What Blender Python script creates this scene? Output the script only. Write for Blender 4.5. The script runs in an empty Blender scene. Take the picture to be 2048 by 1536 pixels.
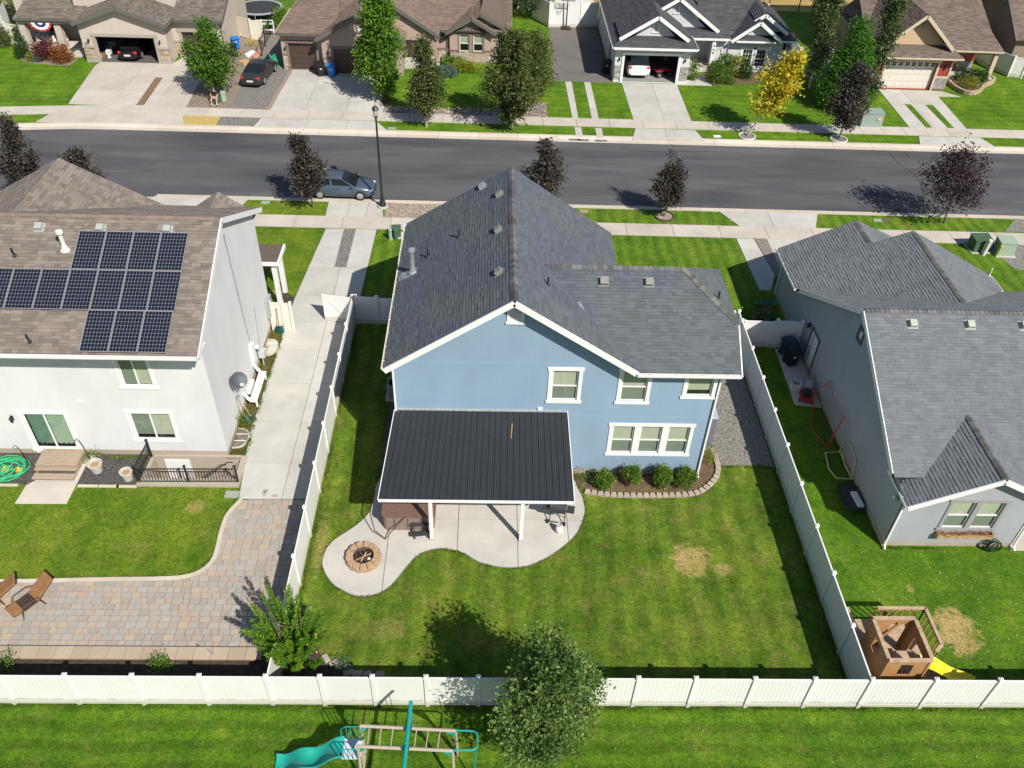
import bpy, math, random
from mathutils import Vector, Matrix, noise as mnoise
import numpy as np

S = bpy.context.scene
COL = S.collection
random.seed(7)
R = math.radians

# ------------------------------------------------------------------ camera, sky, sun, exposure
cam_d = bpy.data.cameras.new('camera')
cam_d.sensor_width = 36.0
cam_d.lens = 29.88
cam_d.clip_start = 0.5
cam_d.clip_end = 2000
cam = bpy.data.objects.new('camera', cam_d)
COL.objects.link(cam)
S.camera = cam
cam.matrix_world = Matrix(((0.999482, -0.014995, -0.028486, 0.0), (-0.011664, 0.656077, -0.754604, 0.0), (0.030004, 0.754545, 0.655562, 27.931), (0, 0, 0, 1)))

SUN_ELEV, SUN_AZ = R(44.3), R(144.5)      # azimuth clockwise from +y
wd = bpy.data.worlds.new('World')
S.world = wd
wd.use_nodes = True
nt = wd.node_tree
sky = nt.nodes.new('ShaderNodeTexSky')
sky.sky_type = 'NISHITA'
sky.sun_disc = False
sky.sun_elevation = SUN_ELEV
sky.sun_rotation = SUN_AZ
sky.air_density = 1.0
sky.dust_density = 0.6
sky.ozone_density = 1.0
nt.links.new(sky.outputs[0], nt.nodes['Background'].inputs[0])
nt.nodes['Background'].inputs[1].default_value = 0.075
sd = bpy.data.lights.new('sun', 'SUN')
sd.energy = 4.6
sd.angle = R(0.5)
sd.color = (1.0, 0.95, 0.86)
sun = bpy.data.objects.new('sun', sd)
COL.objects.link(sun)
to_sun = Vector((math.sin(SUN_AZ) * math.cos(SUN_ELEV), math.cos(SUN_AZ) * math.cos(SUN_ELEV), math.sin(SUN_ELEV)))
sun.rotation_euler = to_sun.to_track_quat('Z', 'Y').to_euler()
sun.location = (20, -20, 40)
vs = S.view_settings
vs.view_transform = 'Standard'
vs.look = 'None'
vs.exposure = 0.42
vs.gamma = 1.0
vs.use_curve_mapping = False
S.cycles.max_bounces = 5
S.cycles.diffuse_bounces = 2
S.cycles.glossy_bounces = 2
S.cycles.transmission_bounces = 3
S.cycles.transparent_max_bounces = 10
S.cycles.caustics_reflective = False
S.cycles.caustics_refractive = False

# ------------------------------------------------------------------ materials
MATS = {}

def _nodes(name):
	m = bpy.data.materials.new(name)
	m.use_nodes = True
	n = m.node_tree
	return m, n, n.nodes, n.links, n.nodes['Principled BSDF']

def _noise(N, L, scale, detail=3.0, rough=0.55, src=None, stretch=None):
	t = N.new('ShaderNodeTexNoise')
	t.inputs['Scale'].default_value = scale
	t.inputs['Detail'].default_value = detail
	t.inputs['Roughness'].default_value = rough
	if src is None:
		src = N.new('ShaderNodeNewGeometry').outputs['Position']
	if stretch:
		mp = N.new('ShaderNodeMapping')
		mp.inputs['Scale'].default_value = stretch
		L.new(src, mp.inputs[0])
		src = mp.outputs[0]
	L.new(src, t.inputs['Vector'])
	return t.outputs[0]

def _ramp(N, L, fac, stops):
	r = N.new('ShaderNodeValToRGB')
	e = r.color_ramp.elements
	while len(e) < len(stops):
		e.new(0.5)
	for k, (p, c) in enumerate(stops):
		e[k].position = p
		e[k].color = (c[0], c[1], c[2], 1) if len(c) == 3 else c
	L.new(fac, r.inputs[0])
	return r.outputs[0]

def _mix(N, L, fac, a, b, mode='MIX'):
	x = N.new('ShaderNodeMix')
	x.data_type = 'RGBA'
	x.blend_type = mode
	x.clamp_factor = True
	for s, v in ((x.inputs[0], fac), (x.inputs[6], a), (x.inputs[7], b)):
		if hasattr(v, 'links') or isinstance(v, bpy.types.NodeSocket):
			L.new(v, s)
		elif isinstance(v, (int, float)):
			s.default_value = v
		else:
			s.default_value = (v[0], v[1], v[2], 1)
	return x.outputs[2]

def _bump(N, L, P, h, strength, dist=0.02):
	b = N.new('ShaderNodeBump')
	b.inputs['Strength'].default_value = strength
	b.inputs['Distance'].default_value = dist
	L.new(h, b.inputs['Height'])
	L.new(b.outputs[0], P.inputs['Normal'])

def mat(name, col, rough=0.75, var=0.12, scale=6.0, bump=0.0, bscale=60.0, metal=0.0, spec=0.4, tint=False, stain=0.0, stretch=None):
	"""one plain surface: base colour with a little wear, optional per-face tint"""
	if name in MATS:
		return MATS[name]
	m, n, N, L, P = _nodes(name)
	P.inputs['Roughness'].default_value = rough
	P.inputs['Metallic'].default_value = metal
	P.inputs['Specular IOR Level'].default_value = spec
	c = None
	if var > 0:
		f = _noise(N, L, scale, 5, 0.6, stretch=stretch)
		lo = [max(0, v * (1 - var)) for v in col]
		hi = [min(1, v * (1 + var)) for v in col]
		c = _ramp(N, L, f, [(0.3, lo), (0.7, hi)])
	if stain > 0:
		f = _noise(N, L, 0.7, 6, 0.65)
		k = _ramp(N, L, f, [(0.42, (1, 1, 1)), (0.72, (1 - stain,) * 3)])
		c = _mix(N, L, 1.0, c if c else col, k, 'MULTIPLY')
	if tint:
		a = N.new('ShaderNodeAttribute')
		a.attribute_name = 'tint'
		c = _mix(N, L, 1.0, c if c else col, a.outputs['Color'], 'MULTIPLY')
	if c is None:
		P.inputs['Base Color'].default_value = (*col, 1)
	else:
		L.new(c, P.inputs['Base Color'])
	if bump > 0:
		_bump(N, L, P, _noise(N, L, bscale, 3, 0.6), bump)
	MATS[name] = m
	return m

def grass_mat(name, dark, mid, light, dry=(0.20, 0.16, 0.05), dry_amt=0.5, stripe=None, spots=()):
	"""mown turf: three greens at several scales, mowing bands, worn patches where the yard has them"""
	m, n, N, L, P = _nodes(name)
	P.inputs['Roughness'].default_value = 0.9
	P.inputs['Specular IOR Level'].default_value = 0.15
	geo = N.new('ShaderNodeNewGeometry')
	pos = geo.outputs['Position']
	big = _noise(N, L, 0.35, 4, 0.6, pos)
	medn = _noise(N, L, 1.9, 5, 0.7, pos)
	fine = _noise(N, L, 14.0, 4, 0.75, pos)
	tiny = _noise(N, L, 55.0, 2, 0.7, pos)
	c = _ramp(N, L, medn, [(0.30, dark), (0.52, mid), (0.74, light)])
	c = _mix(N, L, 0.45, c, _ramp(N, L, big, [(0.35, dark), (0.5, mid), (0.66, light)]))
	if stripe:
		ax, per, amt = stripe
		mp = N.new('ShaderNodeSeparateXYZ')
		L.new(pos, mp.inputs[0])
		w = N.new('ShaderNodeTexWave')
		w.wave_profile = 'SIN'
		w.bands_direction = ax
		w.inputs['Scale'].default_value = 0.314 / per
		w.inputs['Distortion'].default_value = 3.0
		w.inputs['Detail'].default_value = 2
		w.inputs['Detail Scale'].default_value = 1.0
		L.new(pos, w.inputs[0])
		k = _ramp(N, L, w.outputs[1], [(0.3, (1 - amt,) * 3), (0.7, (1 + amt * 0.6,) * 3)])
		c = _mix(N, L, 1.0, c, k, 'MULTIPLY')
	if dry_amt > 0:
		f = _noise(N, L, 0.9, 6, 0.75, pos)
		k = _ramp(N, L, f, [(0.50, (0, 0, 0)), (0.70, (dry_amt,) * 3)])
		c = _mix(N, L, k, c, dry)
	for (sx, sy, rx, ry, strength) in spots:
		mp = N.new('ShaderNodeMapping')
		mp.vector_type = 'POINT'
		mp.inputs['Location'].default_value = (-sx / rx, -sy / ry, 0)
		mp.inputs['Scale'].default_value = (1 / rx, 1 / ry, 0)
		L.new(pos, mp.inputs[0])
		ln = N.new('ShaderNodeVectorMath')
		ln.operation = 'LENGTH'
		L.new(mp.outputs[0], ln.inputs[0])
		ad = N.new('ShaderNodeMath')
		ad.operation = 'MULTIPLY_ADD'
		L.new(_noise(N, L, 2.6, 6, 0.8, pos), ad.inputs[0])
		ad.inputs[1].default_value = 1.05
		L.new(ln.outputs['Value'], ad.inputs[2])
		k = _ramp(N, L, ad.outputs[0], [(0.8, (strength,) * 3), (1.75, (0, 0, 0))])
		c = _mix(N, L, k, c, (0.40, 0.30, 0.12))
	blot = _noise(N, L, 0.75, 5, 0.7, pos, (1.0, 0.7, 1.0))
	c = _mix(N, L, 1.0, c, _ramp(N, L, blot, [(0.36, (0.72, 0.82, 0.62)), (0.5, (1, 1, 1)), (0.66, (1.30, 1.16, 1.25))]), 'MULTIPLY')
	tuft = _noise(N, L, 5.0, 5, 0.8, pos)
	k = _ramp(N, L, tuft, [(0.34, (0.60, 0.68, 0.55)), (0.5, (1, 1, 1)), (0.66, (1.42, 1.28, 1.35))])
	c = _mix(N, L, 1.0, c, k, 'MULTIPLY')
	k = _ramp(N, L, fine, [(0.32, (0.48, 0.52, 0.45)), (0.5, (1, 1, 1)), (0.68, (1.55, 1.45, 1.5))])
	c = _mix(N, L, 1.0, c, k, 'MULTIPLY')
	k = _ramp(N, L, tiny, [(0.35, (0.55, 0.55, 0.55)), (0.62, (1.3, 1.3, 1.3))])
	c = _mix(N, L, 0.9, c, k, 'MULTIPLY')
	L.new(c, P.inputs['Base Color'])
	h = _mix(N, L, 0.5, fine, tiny)
	_bump(N, L, P, h, 0.9, 0.05)
	MATS[name] = m
	return m

def asphalt_mat():
	m, n, N, L, P = _nodes('asphalt')
	pos = N.new('ShaderNodeNewGeometry').outputs['Position']
	a = _noise(N, L, 0.25, 5, 0.6, pos, (0.35, 1.6, 1))
	c = _ramp(N, L, a, [(0.32, (0.050, 0.052, 0.058)), (0.5, (0.076, 0.076, 0.081)), (0.7, (0.104, 0.102, 0.105))])
	b = _noise(N, L, 0.8, 6, 0.7, pos, (0.3, 3.0, 1))
	c = _mix(N, L, _ramp(N, L, b, [(0.58, (0, 0, 0)), (0.76, (0.6,) * 3)]), c, (0.16, 0.155, 0.15))
	d = _noise(N, L, 0.12, 4, 0.6, pos, (0.5, 3.0, 1))
	c = _mix(N, L, 1.0, c, _ramp(N, L, d, [(0.35, (0.82,) * 3), (0.65, (1.22, 1.2, 1.22))]), 'MULTIPLY')
	g = _noise(N, L, 45, 2, 0.6, pos)
	c = _mix(N, L, 1.0, c, _ramp(N, L, g, [(0.3, (0.75,) * 3), (0.7, (1.25,) * 3)]), 'MULTIPLY')
	L.new(c, P.inputs['Base Color'])
	P.inputs['Roughness'].default_value = 0.85
	_bump(N, L, P, g, 0.35, 0.01)
	MATS['asphalt'] = m
	return m

def concrete_mat(name, col, amt=0.16, tint=True, spots=()):
	m, n, N, L, P = _nodes(name)
	pos = N.new('ShaderNodeNewGeometry').outputs['Position']
	a = _noise(N, L, 0.55, 7, 0.68, pos)
	lo = [v * (1 - amt) for v in col]
	hi = [v * (1 + amt * 0.7) for v in col]
	c = _ramp(N, L, a, [(0.3, lo), (0.55, col), (0.75, hi)])
	b = _noise(N, L, 1.3, 6, 0.8, pos)
	c = _mix(N, L, _ramp(N, L, b, [(0.62, (0, 0, 0)), (0.8, (0.35,) * 3)]), c, [v * 0.62 for v in (col[0], col[1] * 0.94, col[2] * 0.86)])
	g = _noise(N, L, 30, 3, 0.7, pos)
	c = _mix(N, L, 1.0, c, _ramp(N, L, g, [(0.3, (0.9,) * 3), (0.7, (1.08,) * 3)]), 'MULTIPLY')
	if tint:
		t = N.new('ShaderNodeObjectInfo')
		c = _mix(N, L, 1.0, c, _ramp(N, L, t.outputs['Random'], [(0, (0.93, 0.92, 0.90)), (1, (1.05, 1.05, 1.05))]), 'MULTIPLY')
	for (sx, sy, rx, ry, strength, sc_) in spots:
		mp = N.new('ShaderNodeMapping')
		mp.inputs['Location'].default_value = (-sx / rx, -sy / ry, 0)
		mp.inputs['Scale'].default_value = (1 / rx, 1 / ry, 0)
		L.new(pos, mp.inputs[0])
		ln = N.new('ShaderNodeVectorMath')
		ln.operation = 'LENGTH'
		L.new(mp.outputs[0], ln.inputs[0])
		ad = N.new('ShaderNodeMath')
		ad.operation = 'MULTIPLY_ADD'
		L.new(_noise(N, L, 3.5, 5, 0.8, pos), ad.inputs[0])
		ad.inputs[1].default_value = 1.2
		L.new(ln.outputs['Value'], ad.inputs[2])
		c = _mix(N, L, _ramp(N, L, ad.outputs[0], [(0.7, (strength,) * 3), (1.35, (0, 0, 0))]), c, sc_)
	L.new(c, P.inputs['Base Color'])
	P.inputs['Roughness'].default_value = 0.9
	P.inputs['Specular IOR Level'].default_value = 0.2
	_bump(N, L, P, g, 0.2, 0.01)
	MATS[name] = m
	return m

def gravel_mat(name, cols, scale=22.0, weed=0.0):
	m, n, N, L, P = _nodes(name)
	pos = N.new('ShaderNodeNewGeometry').outputs['Position']
	v = N.new('ShaderNodeTexVoronoi')
	v.inputs['Scale'].default_value = scale
	L.new(pos, v.inputs['Vector'])
	sep = N.new('ShaderNodeSeparateColor')
	L.new(v.outputs['Color'], sep.inputs[0])
	st = [(i / (len(cols) - 1), c) for i, c in enumerate(cols)]
	c = _ramp(N, L, sep.outputs[0], st)
	c = _mix(N, L, 1.0, c, _ramp(N, L, v.outputs['Distance'], [(0.2, (1.1,) * 3), (0.65, (0.35,) * 3)]), 'MULTIPLY')
	if weed:
		f = _noise(N, L, 1.1, 6, 0.75, pos)
		c = _mix(N, L, _ramp(N, L, f, [(0.56, (0, 0, 0)), (0.7, (weed,) * 3)]), c, (0.22, 0.13, 0.045))
	L.new(c, P.inputs['Base Color'])
	P.inputs['Roughness'].default_value = 0.9
	inv = N.new('ShaderNodeMath')
	inv.operation = 'SUBTRACT'
	inv.inputs[0].default_value = 1.0
	L.new(v.outputs['Distance'], inv.inputs[1])
	_bump(N, L, P, inv.outputs[0], 0.8, 0.03)
	MATS[name] = m
	return m

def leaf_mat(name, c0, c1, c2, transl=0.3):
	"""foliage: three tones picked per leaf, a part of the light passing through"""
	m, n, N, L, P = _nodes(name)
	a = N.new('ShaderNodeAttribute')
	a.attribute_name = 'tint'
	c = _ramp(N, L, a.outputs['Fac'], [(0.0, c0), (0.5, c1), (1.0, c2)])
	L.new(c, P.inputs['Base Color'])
	P.inputs['Roughness'].default_value = 0.5
	P.inputs['Specular IOR Level'].default_value = 0.35
	tr = N.new('ShaderNodeBsdfTranslucent')
	L.new(c, tr.inputs[0])
	mx = N.new('ShaderNodeMixShader')
	mx.inputs[0].default_value = transl
	L.new(P.outputs[0], mx.inputs[1])
	L.new(tr.outputs[0], mx.inputs[2])
	L.new(mx.outputs[0], N['Material Output'].inputs[0])
	MATS[name] = m
	return m

def glass_mat(name='window_glass', tintc=(0.77, 0.80, 0.74), refl=0.04):
	if name in MATS:
		return MATS[name]
	m, n, N, L, P = _nodes(name)
	tr = N.new('ShaderNodeBsdfTransparent')
	tr.inputs[0].default_value = (*tintc, 1)
	gl = N.new('ShaderNodeBsdfGlossy')
	gl.inputs['Roughness'].default_value = 0.02
	lw = N.new('ShaderNodeLayerWeight')
	lw.inputs[0].default_value = 0.35
	mp = N.new('ShaderNodeMapRange')
	mp.inputs['To Min'].default_value = refl
	mp.inputs['To Max'].default_value = 0.45
	L.new(lw.outputs['Facing'], mp.inputs[0])
	mx = N.new('ShaderNodeMixShader')
	L.new(mp.outputs[0], mx.inputs[0])
	L.new(tr.outputs[0], mx.inputs[1])
	L.new(gl.outputs[0], mx.inputs[2])
	L.new(mx.outputs[0], N['Material Output'].inputs[0])
	MATS[name] = m
	return m

# ------------------------------------------------------------------ mesh building
WL = {}                                   # world origin of every object built here

class B:
	"""collects faces, then links them as ONE mesh object"""

	def __init__(s):
		s.v, s.f, s.t, s.tint = [], [], [], None

	def add(s, vs, fs):
		o = len(s.v)
		s.v += [tuple(p) for p in vs]
		for f in fs:
			s.f.append(tuple(i + o for i in f))
			s.t.append(s.tint)
		return s

	def box(s, x0, y0, z0, x1, y1, z1):
		x0, x1 = sorted((x0, x1)); y0, y1 = sorted((y0, y1)); z0, z1 = sorted((z0, z1))
		return s.add([(x0, y0, z0), (x1, y0, z0), (x1, y1, z0), (x0, y1, z0), (x0, y0, z1), (x1, y0, z1), (x1, y1, z1), (x0, y1, z1)],
					 [(3, 2, 1, 0), (4, 5, 6, 7), (0, 1, 5, 4), (1, 2, 6, 5), (2, 3, 7, 6), (3, 0, 4, 7)])

	def frame(s, c, X, Y, Z):
		"""box by centre and three half-axis vectors"""
		c, X, Y, Z = Vector(c), Vector(X), Vector(Y), Vector(Z)
		vs = [c + a * X + b * Y + d * Z for d in (-1, 1) for (a, b) in ((-1, -1), (1, -1), (1, 1), (-1, 1))]
		return s.add(vs, [(3, 2, 1, 0), (4, 5, 6, 7), (0, 1, 5, 4), (1, 2, 6, 5), (2, 3, 7, 6), (3, 0, 4, 7)])

	def beam(s, p, q, w, h, up=(0, 0, 1)):
		"""rectangular bar from p to q, w across, h along up"""
		p, q = Vector(p), Vector(q)
		d = q - p
		n = d.normalized()
		X = n.cross(Vector(up))
		if X.length < 1e-4:
			X = n.cross(Vector((0, 1, 0)))
		X.normalize()
		Z = X.cross(n)
		return s.frame((p + q) / 2, X * (w / 2), d / 2, Z * (h / 2))

	def tube(s, path, r, n=8, closed=False, caps=True):
		path = [Vector(p) for p in path]
		k = len(path)
		rs = r if isinstance(r, (list, tuple)) else [r] * k
		ref = None
		rings = []
		for i, p in enumerate(path):
			if closed:
				d = path[(i + 1) % k] - path[i - 1]
			else:
				d = path[min(i + 1, k - 1)] - path[max(i - 1, 0)]
			if d.length < 1e-9:
				d = Vector((0, 0, 1))
			d.normalize()
			if ref is None:
				ref = d.orthogonal().normalized()
			x = ref - d * ref.dot(d)
			if x.length < 1e-4:
				x = d.orthogonal()
			x.normalize()
			ref = x
			y = d.cross(x)
			rings.append([p + (x * math.cos(2 * math.pi * j / n) + y * math.sin(2 * math.pi * j / n)) * rs[i] for j in range(n)])
		vs = [p for g in rings for p in g]
		fs = []
		for i in range(k if closed else k - 1):
			a, b = i * n, ((i + 1) % k) * n
			for j in range(n):
				fs.append((a + j, a + (j + 1) % n, b + (j + 1) % n, b + j))
		if caps and not closed:
			fs.append(tuple(range(n - 1, -1, -1)))
			fs.append(tuple((k - 1) * n + j for j in range(n)))
		return s.add(vs, fs)

	def lathe(s, prof, c=(0, 0, 0), n=16, sx=1.0, sy=1.0):
		vs, fs = [], []
		for (r, z) in prof:
			for j in range(n):
				a = 2 * math.pi * j / n
				vs.append((c[0] + r * math.cos(a) * sx, c[1] + r * math.sin(a) * sy, c[2] + z))
		for i in range(len(prof) - 1):
			for j in range(n):
				fs.append((i * n + j, i * n + (j + 1) % n, (i + 1) * n + (j + 1) % n, (i + 1) * n + j))
		fs.append(tuple(range(n - 1, -1, -1)))
		fs.append(tuple((len(prof) - 1) * n + j for j in range(n)))
		return s.add(vs, fs)

	def prism(s, poly, z0, z1):
		a = sum(poly[i - 1][0] * poly[i][1] - poly[i][0] * poly[i - 1][1] for i in range(len(poly)))
		if a < 0:
			poly = poly[::-1]
		n = len(poly)
		vs = [(p[0], p[1], z0) for p in poly] + [(p[0], p[1], z1) for p in poly]
		fs = [tuple(range(n - 1, -1, -1)), tuple(range(n, 2 * n))]
		fs += [(i, (i + 1) % n, n + (i + 1) % n, n + i) for i in range(n)]
		return s.add(vs, fs)

	def slab(s, poly3, th, nrm=None):
		"""planar polygon given a thickness below its face"""
		P = [Vector(p) for p in poly3]
		nn = Vector((0, 0, 0))
		for i in range(len(P)):
			nn += P[i - 1].cross(P[i])
		nn.normalize()
		if (nrm and nn.dot(Vector(nrm)) < 0) or (nrm is None and nn.z < 0):
			P = P[::-1]
			nn = -nn
		n = len(P)
		vs = P + [p - nn * th for p in P]
		fs = [tuple(range(n)), tuple(range(2 * n - 1, n - 1, -1))]
		fs += [(i, n + i, n + (i + 1) % n, (i + 1) % n) for i in range(n)]
		return s.add(vs, fs)

	def grid(s, rows, closed=False):
		n = len(rows[0])
		vs = [p for r in rows for p in r]
		fs = []
		for i in range(len(rows) - 1):
			for j in range(n if closed else n - 1):
				fs.append((i * n + j, i * n + (j + 1) % n, (i + 1) * n + (j + 1) % n, (i + 1) * n + j))
		return s.add(vs, fs)

	def ball(s, c, r, sx=1, sy=1, sz=1, n=10, k=7):
		rows = []
		for i in range(k + 1):
			a = math.pi * i / k
			rr = max(math.sin(a), 0.02)
			rows.append([(c[0] + r * sx * rr * math.cos(2 * math.pi * j / n), c[1] + r * sy * rr * math.sin(2 * math.pi * j / n), c[2] - r * sz * math.cos(a)) for j in range(n)])
		return s.grid(rows, True)

	def mesh(s, name, m, smooth=False):
		me = bpy.data.meshes.new(name)
		me.from_pydata(s.v, [], s.f)
		if any(t is not None for t in s.t):
			at = me.attributes.new('tint', 'FLOAT_COLOR', 'FACE')
			buf = np.ones((len(s.f), 4), np.float32)
			for i, t in enumerate(s.t):
				if t is not None:
					buf[i, :3] = t
			at.data.foreach_set('color', buf.ravel())
		me.materials.append(m)
		if smooth:
			me.polygons.foreach_set('use_smooth', [True] * len(me.polygons))
		me.update()
		return me

	def build(s, name, m, parent=None, smooth=False, bevel=0.0, local=False, label=None, kind=None):
		me = bpy.data.meshes.new(name)
		org = Vector((0, 0, 0))
		if parent is not None and not local:
			org = WL.get(parent.name, Vector((0, 0, 0)))
			vs = [(p[0] - org.x, p[1] - org.y, p[2] - org.z) for p in s.v]
		else:
			vs = s.v
		sv, s.v = s.v, vs
		me = s.mesh(name, m, smooth)
		s.v = sv
		o = bpy.data.objects.new(name, me)
		COL.objects.link(o)
		if parent is not None:
			o.parent = parent
			WL[o.name] = WL.get(parent.name, Vector((0, 0, 0))).copy()
		else:
			WL[o.name] = Vector((0, 0, 0))
		if smooth == 'auto':
			pass
		if bevel:
			bv = o.modifiers.new('edge', 'BEVEL')
			bv.width = bevel
			bv.segments = 2
			bv.limit_method = 'ANGLE'
		if label:
			o['label'] = label
		if kind:
			o['kind'] = kind
		return o

def tag(o, label, cat, group=None):
	o['label'] = label
	o['category'] = cat
	if group:
		o['group'] = group
	return o

def thing(name, label, cat, loc=(0, 0, 0), rz=0.0, group=None):
	o = bpy.data.objects.new(name, None)
	o.empty_display_size = 0.3
	COL.objects.link(o)
	o.location = loc
	o.rotation_euler = (0, 0, rz)
	WL[o.name] = Vector(loc)
	return tag(o, label, cat, group)

def struct(o):
	o['kind'] = 'structure'
	return o

def empty_struct(name):
	o = bpy.data.objects.new(name, None)
	COL.objects.link(o)
	WL[o.name] = Vector((0, 0, 0))
	o['kind'] = 'structure'
	return o

def copy_tree(o, parent=None):
	c = o.copy()
	COL.objects.link(c)
	if parent is not None:
		c.parent = parent
	WL[c.name] = WL.get(o.name, Vector((0, 0, 0))).copy()
	for ch in [k for k in o.children]:
		copy_tree(ch, c)
	return c

def dup(root, loc, rz, label, group=None):
	c = copy_tree(root)
	c.location = loc
	c.rotation_euler = (0, 0, rz)
	WL[c.name] = Vector(loc)
	c['label'] = label
	if group:
		c['group'] = group
	return c

def clip(poly, a, b, c):
	"""part of a polygon where a*x + b*y <= c"""
	out = []
	for i in range(len(poly)):
		p, q = poly[i - 1], poly[i]
		dp, dq = a * p[0] + b * p[1] - c, a * q[0] + b * q[1] - c
		if dp <= 0:
			if not out or out[-1] != p:
				out.append(p)
		if (dp < 0 < dq) or (dq < 0 < dp):
			t = dp / (dp - dq)
			out.append((p[0] + (q[0] - p[0]) * t, p[1] + (q[1] - p[1]) * t))
	return out

def clip_rect(poly, x0, y0, x1, y1):
	for (a, b, c) in ((-1, 0, -x0), (1, 0, x1), (0, -1, -y0), (0, 1, y1)):
		poly = clip(poly, a, b, c)
		if len(poly) < 3:
			return []
	return poly

def area2(p):
	return 0.5 * sum(p[i - 1][0] * p[i][1] - p[i][0] * p[i - 1][1] for i in range(len(p)))

def smooth_loop(pts, n=6, closed=False):
	"""Catmull-Rom through the points"""
	out = []
	k = len(pts)
	rng = range(k) if closed else range(k - 1)
	for i in rng:
		p0 = pts[(i - 1) % k] if closed or i > 0 else pts[i]
		p1, p2 = pts[i], pts[(i + 1) % k]
		p3 = pts[(i + 2) % k] if closed or i + 2 < k else p2
		for j in range(n):
			t = j / n
			out.append(tuple(0.5 * ((2 * p1[d]) + (-p0[d] + p2[d]) * t + (2 * p0[d] - 5 * p1[d] + 4 * p2[d] - p3[d]) * t * t + (-p0[d] + 3 * p1[d] - 3 * p2[d] + p3[d]) * t ** 3) for d in range(2)))
	if not closed:
		out.append(tuple(pts[-1]))
	return out

def inset(poly, d):
	"""move every corner of a convex polygon towards its middle by about d"""
	cx = sum(p[0] for p in poly) / len(poly)
	cy = sum(p[1] for p in poly) / len(poly)
	out = []
	for p in poly:
		l = math.hypot(p[0] - cx, p[1] - cy) or 1
		k = max(0.0, 1 - 1.3 * d / l)
		out.append((cx + (p[0] - cx) * k, cy + (p[1] - cy) * k))
	return out

def inside(poly, x, y):
	c = False
	for i in range(len(poly)):
		(x0, y0), (x1, y1) = poly[i - 1][:2], poly[i][:2]
		if (y0 > y) != (y1 > y) and x < (x1 - x0) * (y - y0) / (y1 - y0) + x0:
			c = not c
	return c

# ------------------------------------------------------------------ ground materials
GRASS_BACK = grass_mat('turf_back', (0.048, 0.102, 0.007), (0.098, 0.168, 0.014), (0.182, 0.237, 0.025), (0.20, 0.165, 0.055), 0.60, ('X', 1.0, 0.14), ((8.4, 21.4, 1.9, 1.9, 0.9), (9.6, 20.9, .9, .8, .5), (-6.7, 22.0, 0.8, 4.0, 0.3), (-4.0, 18.0, 3.0, 1.2, 0.22)))
GRASS_LOW = grass_mat('turf_low', (0.039, 0.102, 0.006), (0.070, 0.153, 0.007), (0.122, 0.208, 0.012), (0.16, 0.14, 0.04), 0.4, ('Y', 0.75, 0.16))
GRASS_LEFT = grass_mat('turf_left', (0.060, 0.120, 0.007), (0.111, 0.186, 0.012), (0.178, 0.235, 0.020), (0.20, 0.17, 0.05), 0.45, None, ((-12.3, 23.9, 1.0, 0.9, 0.65), (-17.6, 23.5, 0.5, 0.5, 0.2), (-12.1, 39.6, 1.6, 0.8, 0.85)))
GRASS_RIGHT = grass_mat('turf_right', (0.039, 0.107, 0.006), (0.074, 0.165, 0.009), (0.134, 0.222, 0.015), (0.16, 0.14, 0.04), 0.15, None, ((18.1, 18.1, 1.9, 2.5, 1.0), (17.0, 20.1, .4, .5, .5)))
GRASS_FAR = grass_mat('turf_far', (0.050, 0.130, 0.007), (0.091, 0.190, 0.009), (0.158, 0.247, 0.016), (0.18, 0.15, 0.04), 0.3, ('Y', 0.9, 0.09))
GRASS_FRONT = grass_mat('turf_front', (0.048, 0.123, 0.007), (0.095, 0.185, 0.012), (0.168, 0.237, 0.021), (0.18, 0.15, 0.05), 0.4, ('X', 0.8, 0.16))
ASPH = asphalt_mat()
CONC = concrete_mat('concrete_pale', (0.485, 0.462, 0.425))
CONC_W = concrete_mat('concrete_warm', (0.50, 0.455, 0.40))
CONC_G = concrete_mat('concrete_grey', (0.49, 0.475, 0.44), spots=((-9.55, 24.75, .35, .7, .8, (.10, .06, .035)), (-9.1, 24.55, .5, .25, .5, (.18, .11, .06)), (*(-13.83, 69.98), .9, .35, .85, (.06, .045, .03)), (*(-14.79, 64.77), .35, .2, .7, (.12, .05, .04)), (*(-16.83, 69.47), .25, .2, .4, (.15, .13, .12)), (-9.6, 31.0, .7, .5, .2, (.25, .2, .17))))
CONC_D = concrete_mat('concrete_dark', (0.165, 0.15, 0.14), 0.2)
KERBM = concrete_mat('concrete_kerb', (0.54, 0.475, 0.40), 0.1)
SOIL = mat('soil', (0.13, 0.085, 0.05), 0.95, 0.35, 3.0, 0.5, 40)
SOIL_D = mat('soil_dark', (0.055, 0.042, 0.03), 0.95, 0.5, 5.0, 0.6, 30)
GRAV = gravel_mat('gravel_grey', [(0.16, 0.15, 0.14), (0.36, 0.34, 0.31), (0.22, 0.21, 0.20), (0.48, 0.45, 0.41), (0.26, 0.22, 0.18)], 24)
GRAV_W = gravel_mat('gravel_weedy', [(0.20, 0.19, 0.17), (0.40, 0.38, 0.33), (0.28, 0.27, 0.24), (0.52, 0.49, 0.43)], 24, 0.5)
GRAV_T = gravel_mat('gravel_tan', [(0.36, 0.26, 0.18), (0.48, 0.38, 0.28), (0.42, 0.33, 0.26), (0.30, 0.22, 0.16)], 20)
PEBBLE = gravel_mat('pebble_pink', [(0.46, 0.34, 0.25), (0.60, 0.49, 0.38), (0.52, 0.43, 0.35), (0.38, 0.28, 0.2)], 13)
GRAV_D = gravel_mat('gravel_dark', [(0.07, 0.065, 0.06), (0.14, 0.13, 0.12), (0.10, 0.095, 0.09), (0.19, 0.175, 0.16)], 22)
STRAW = mat('straw', (0.46, 0.34, 0.11), 0.95, 0.25, 9, 0.8, 60)

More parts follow.
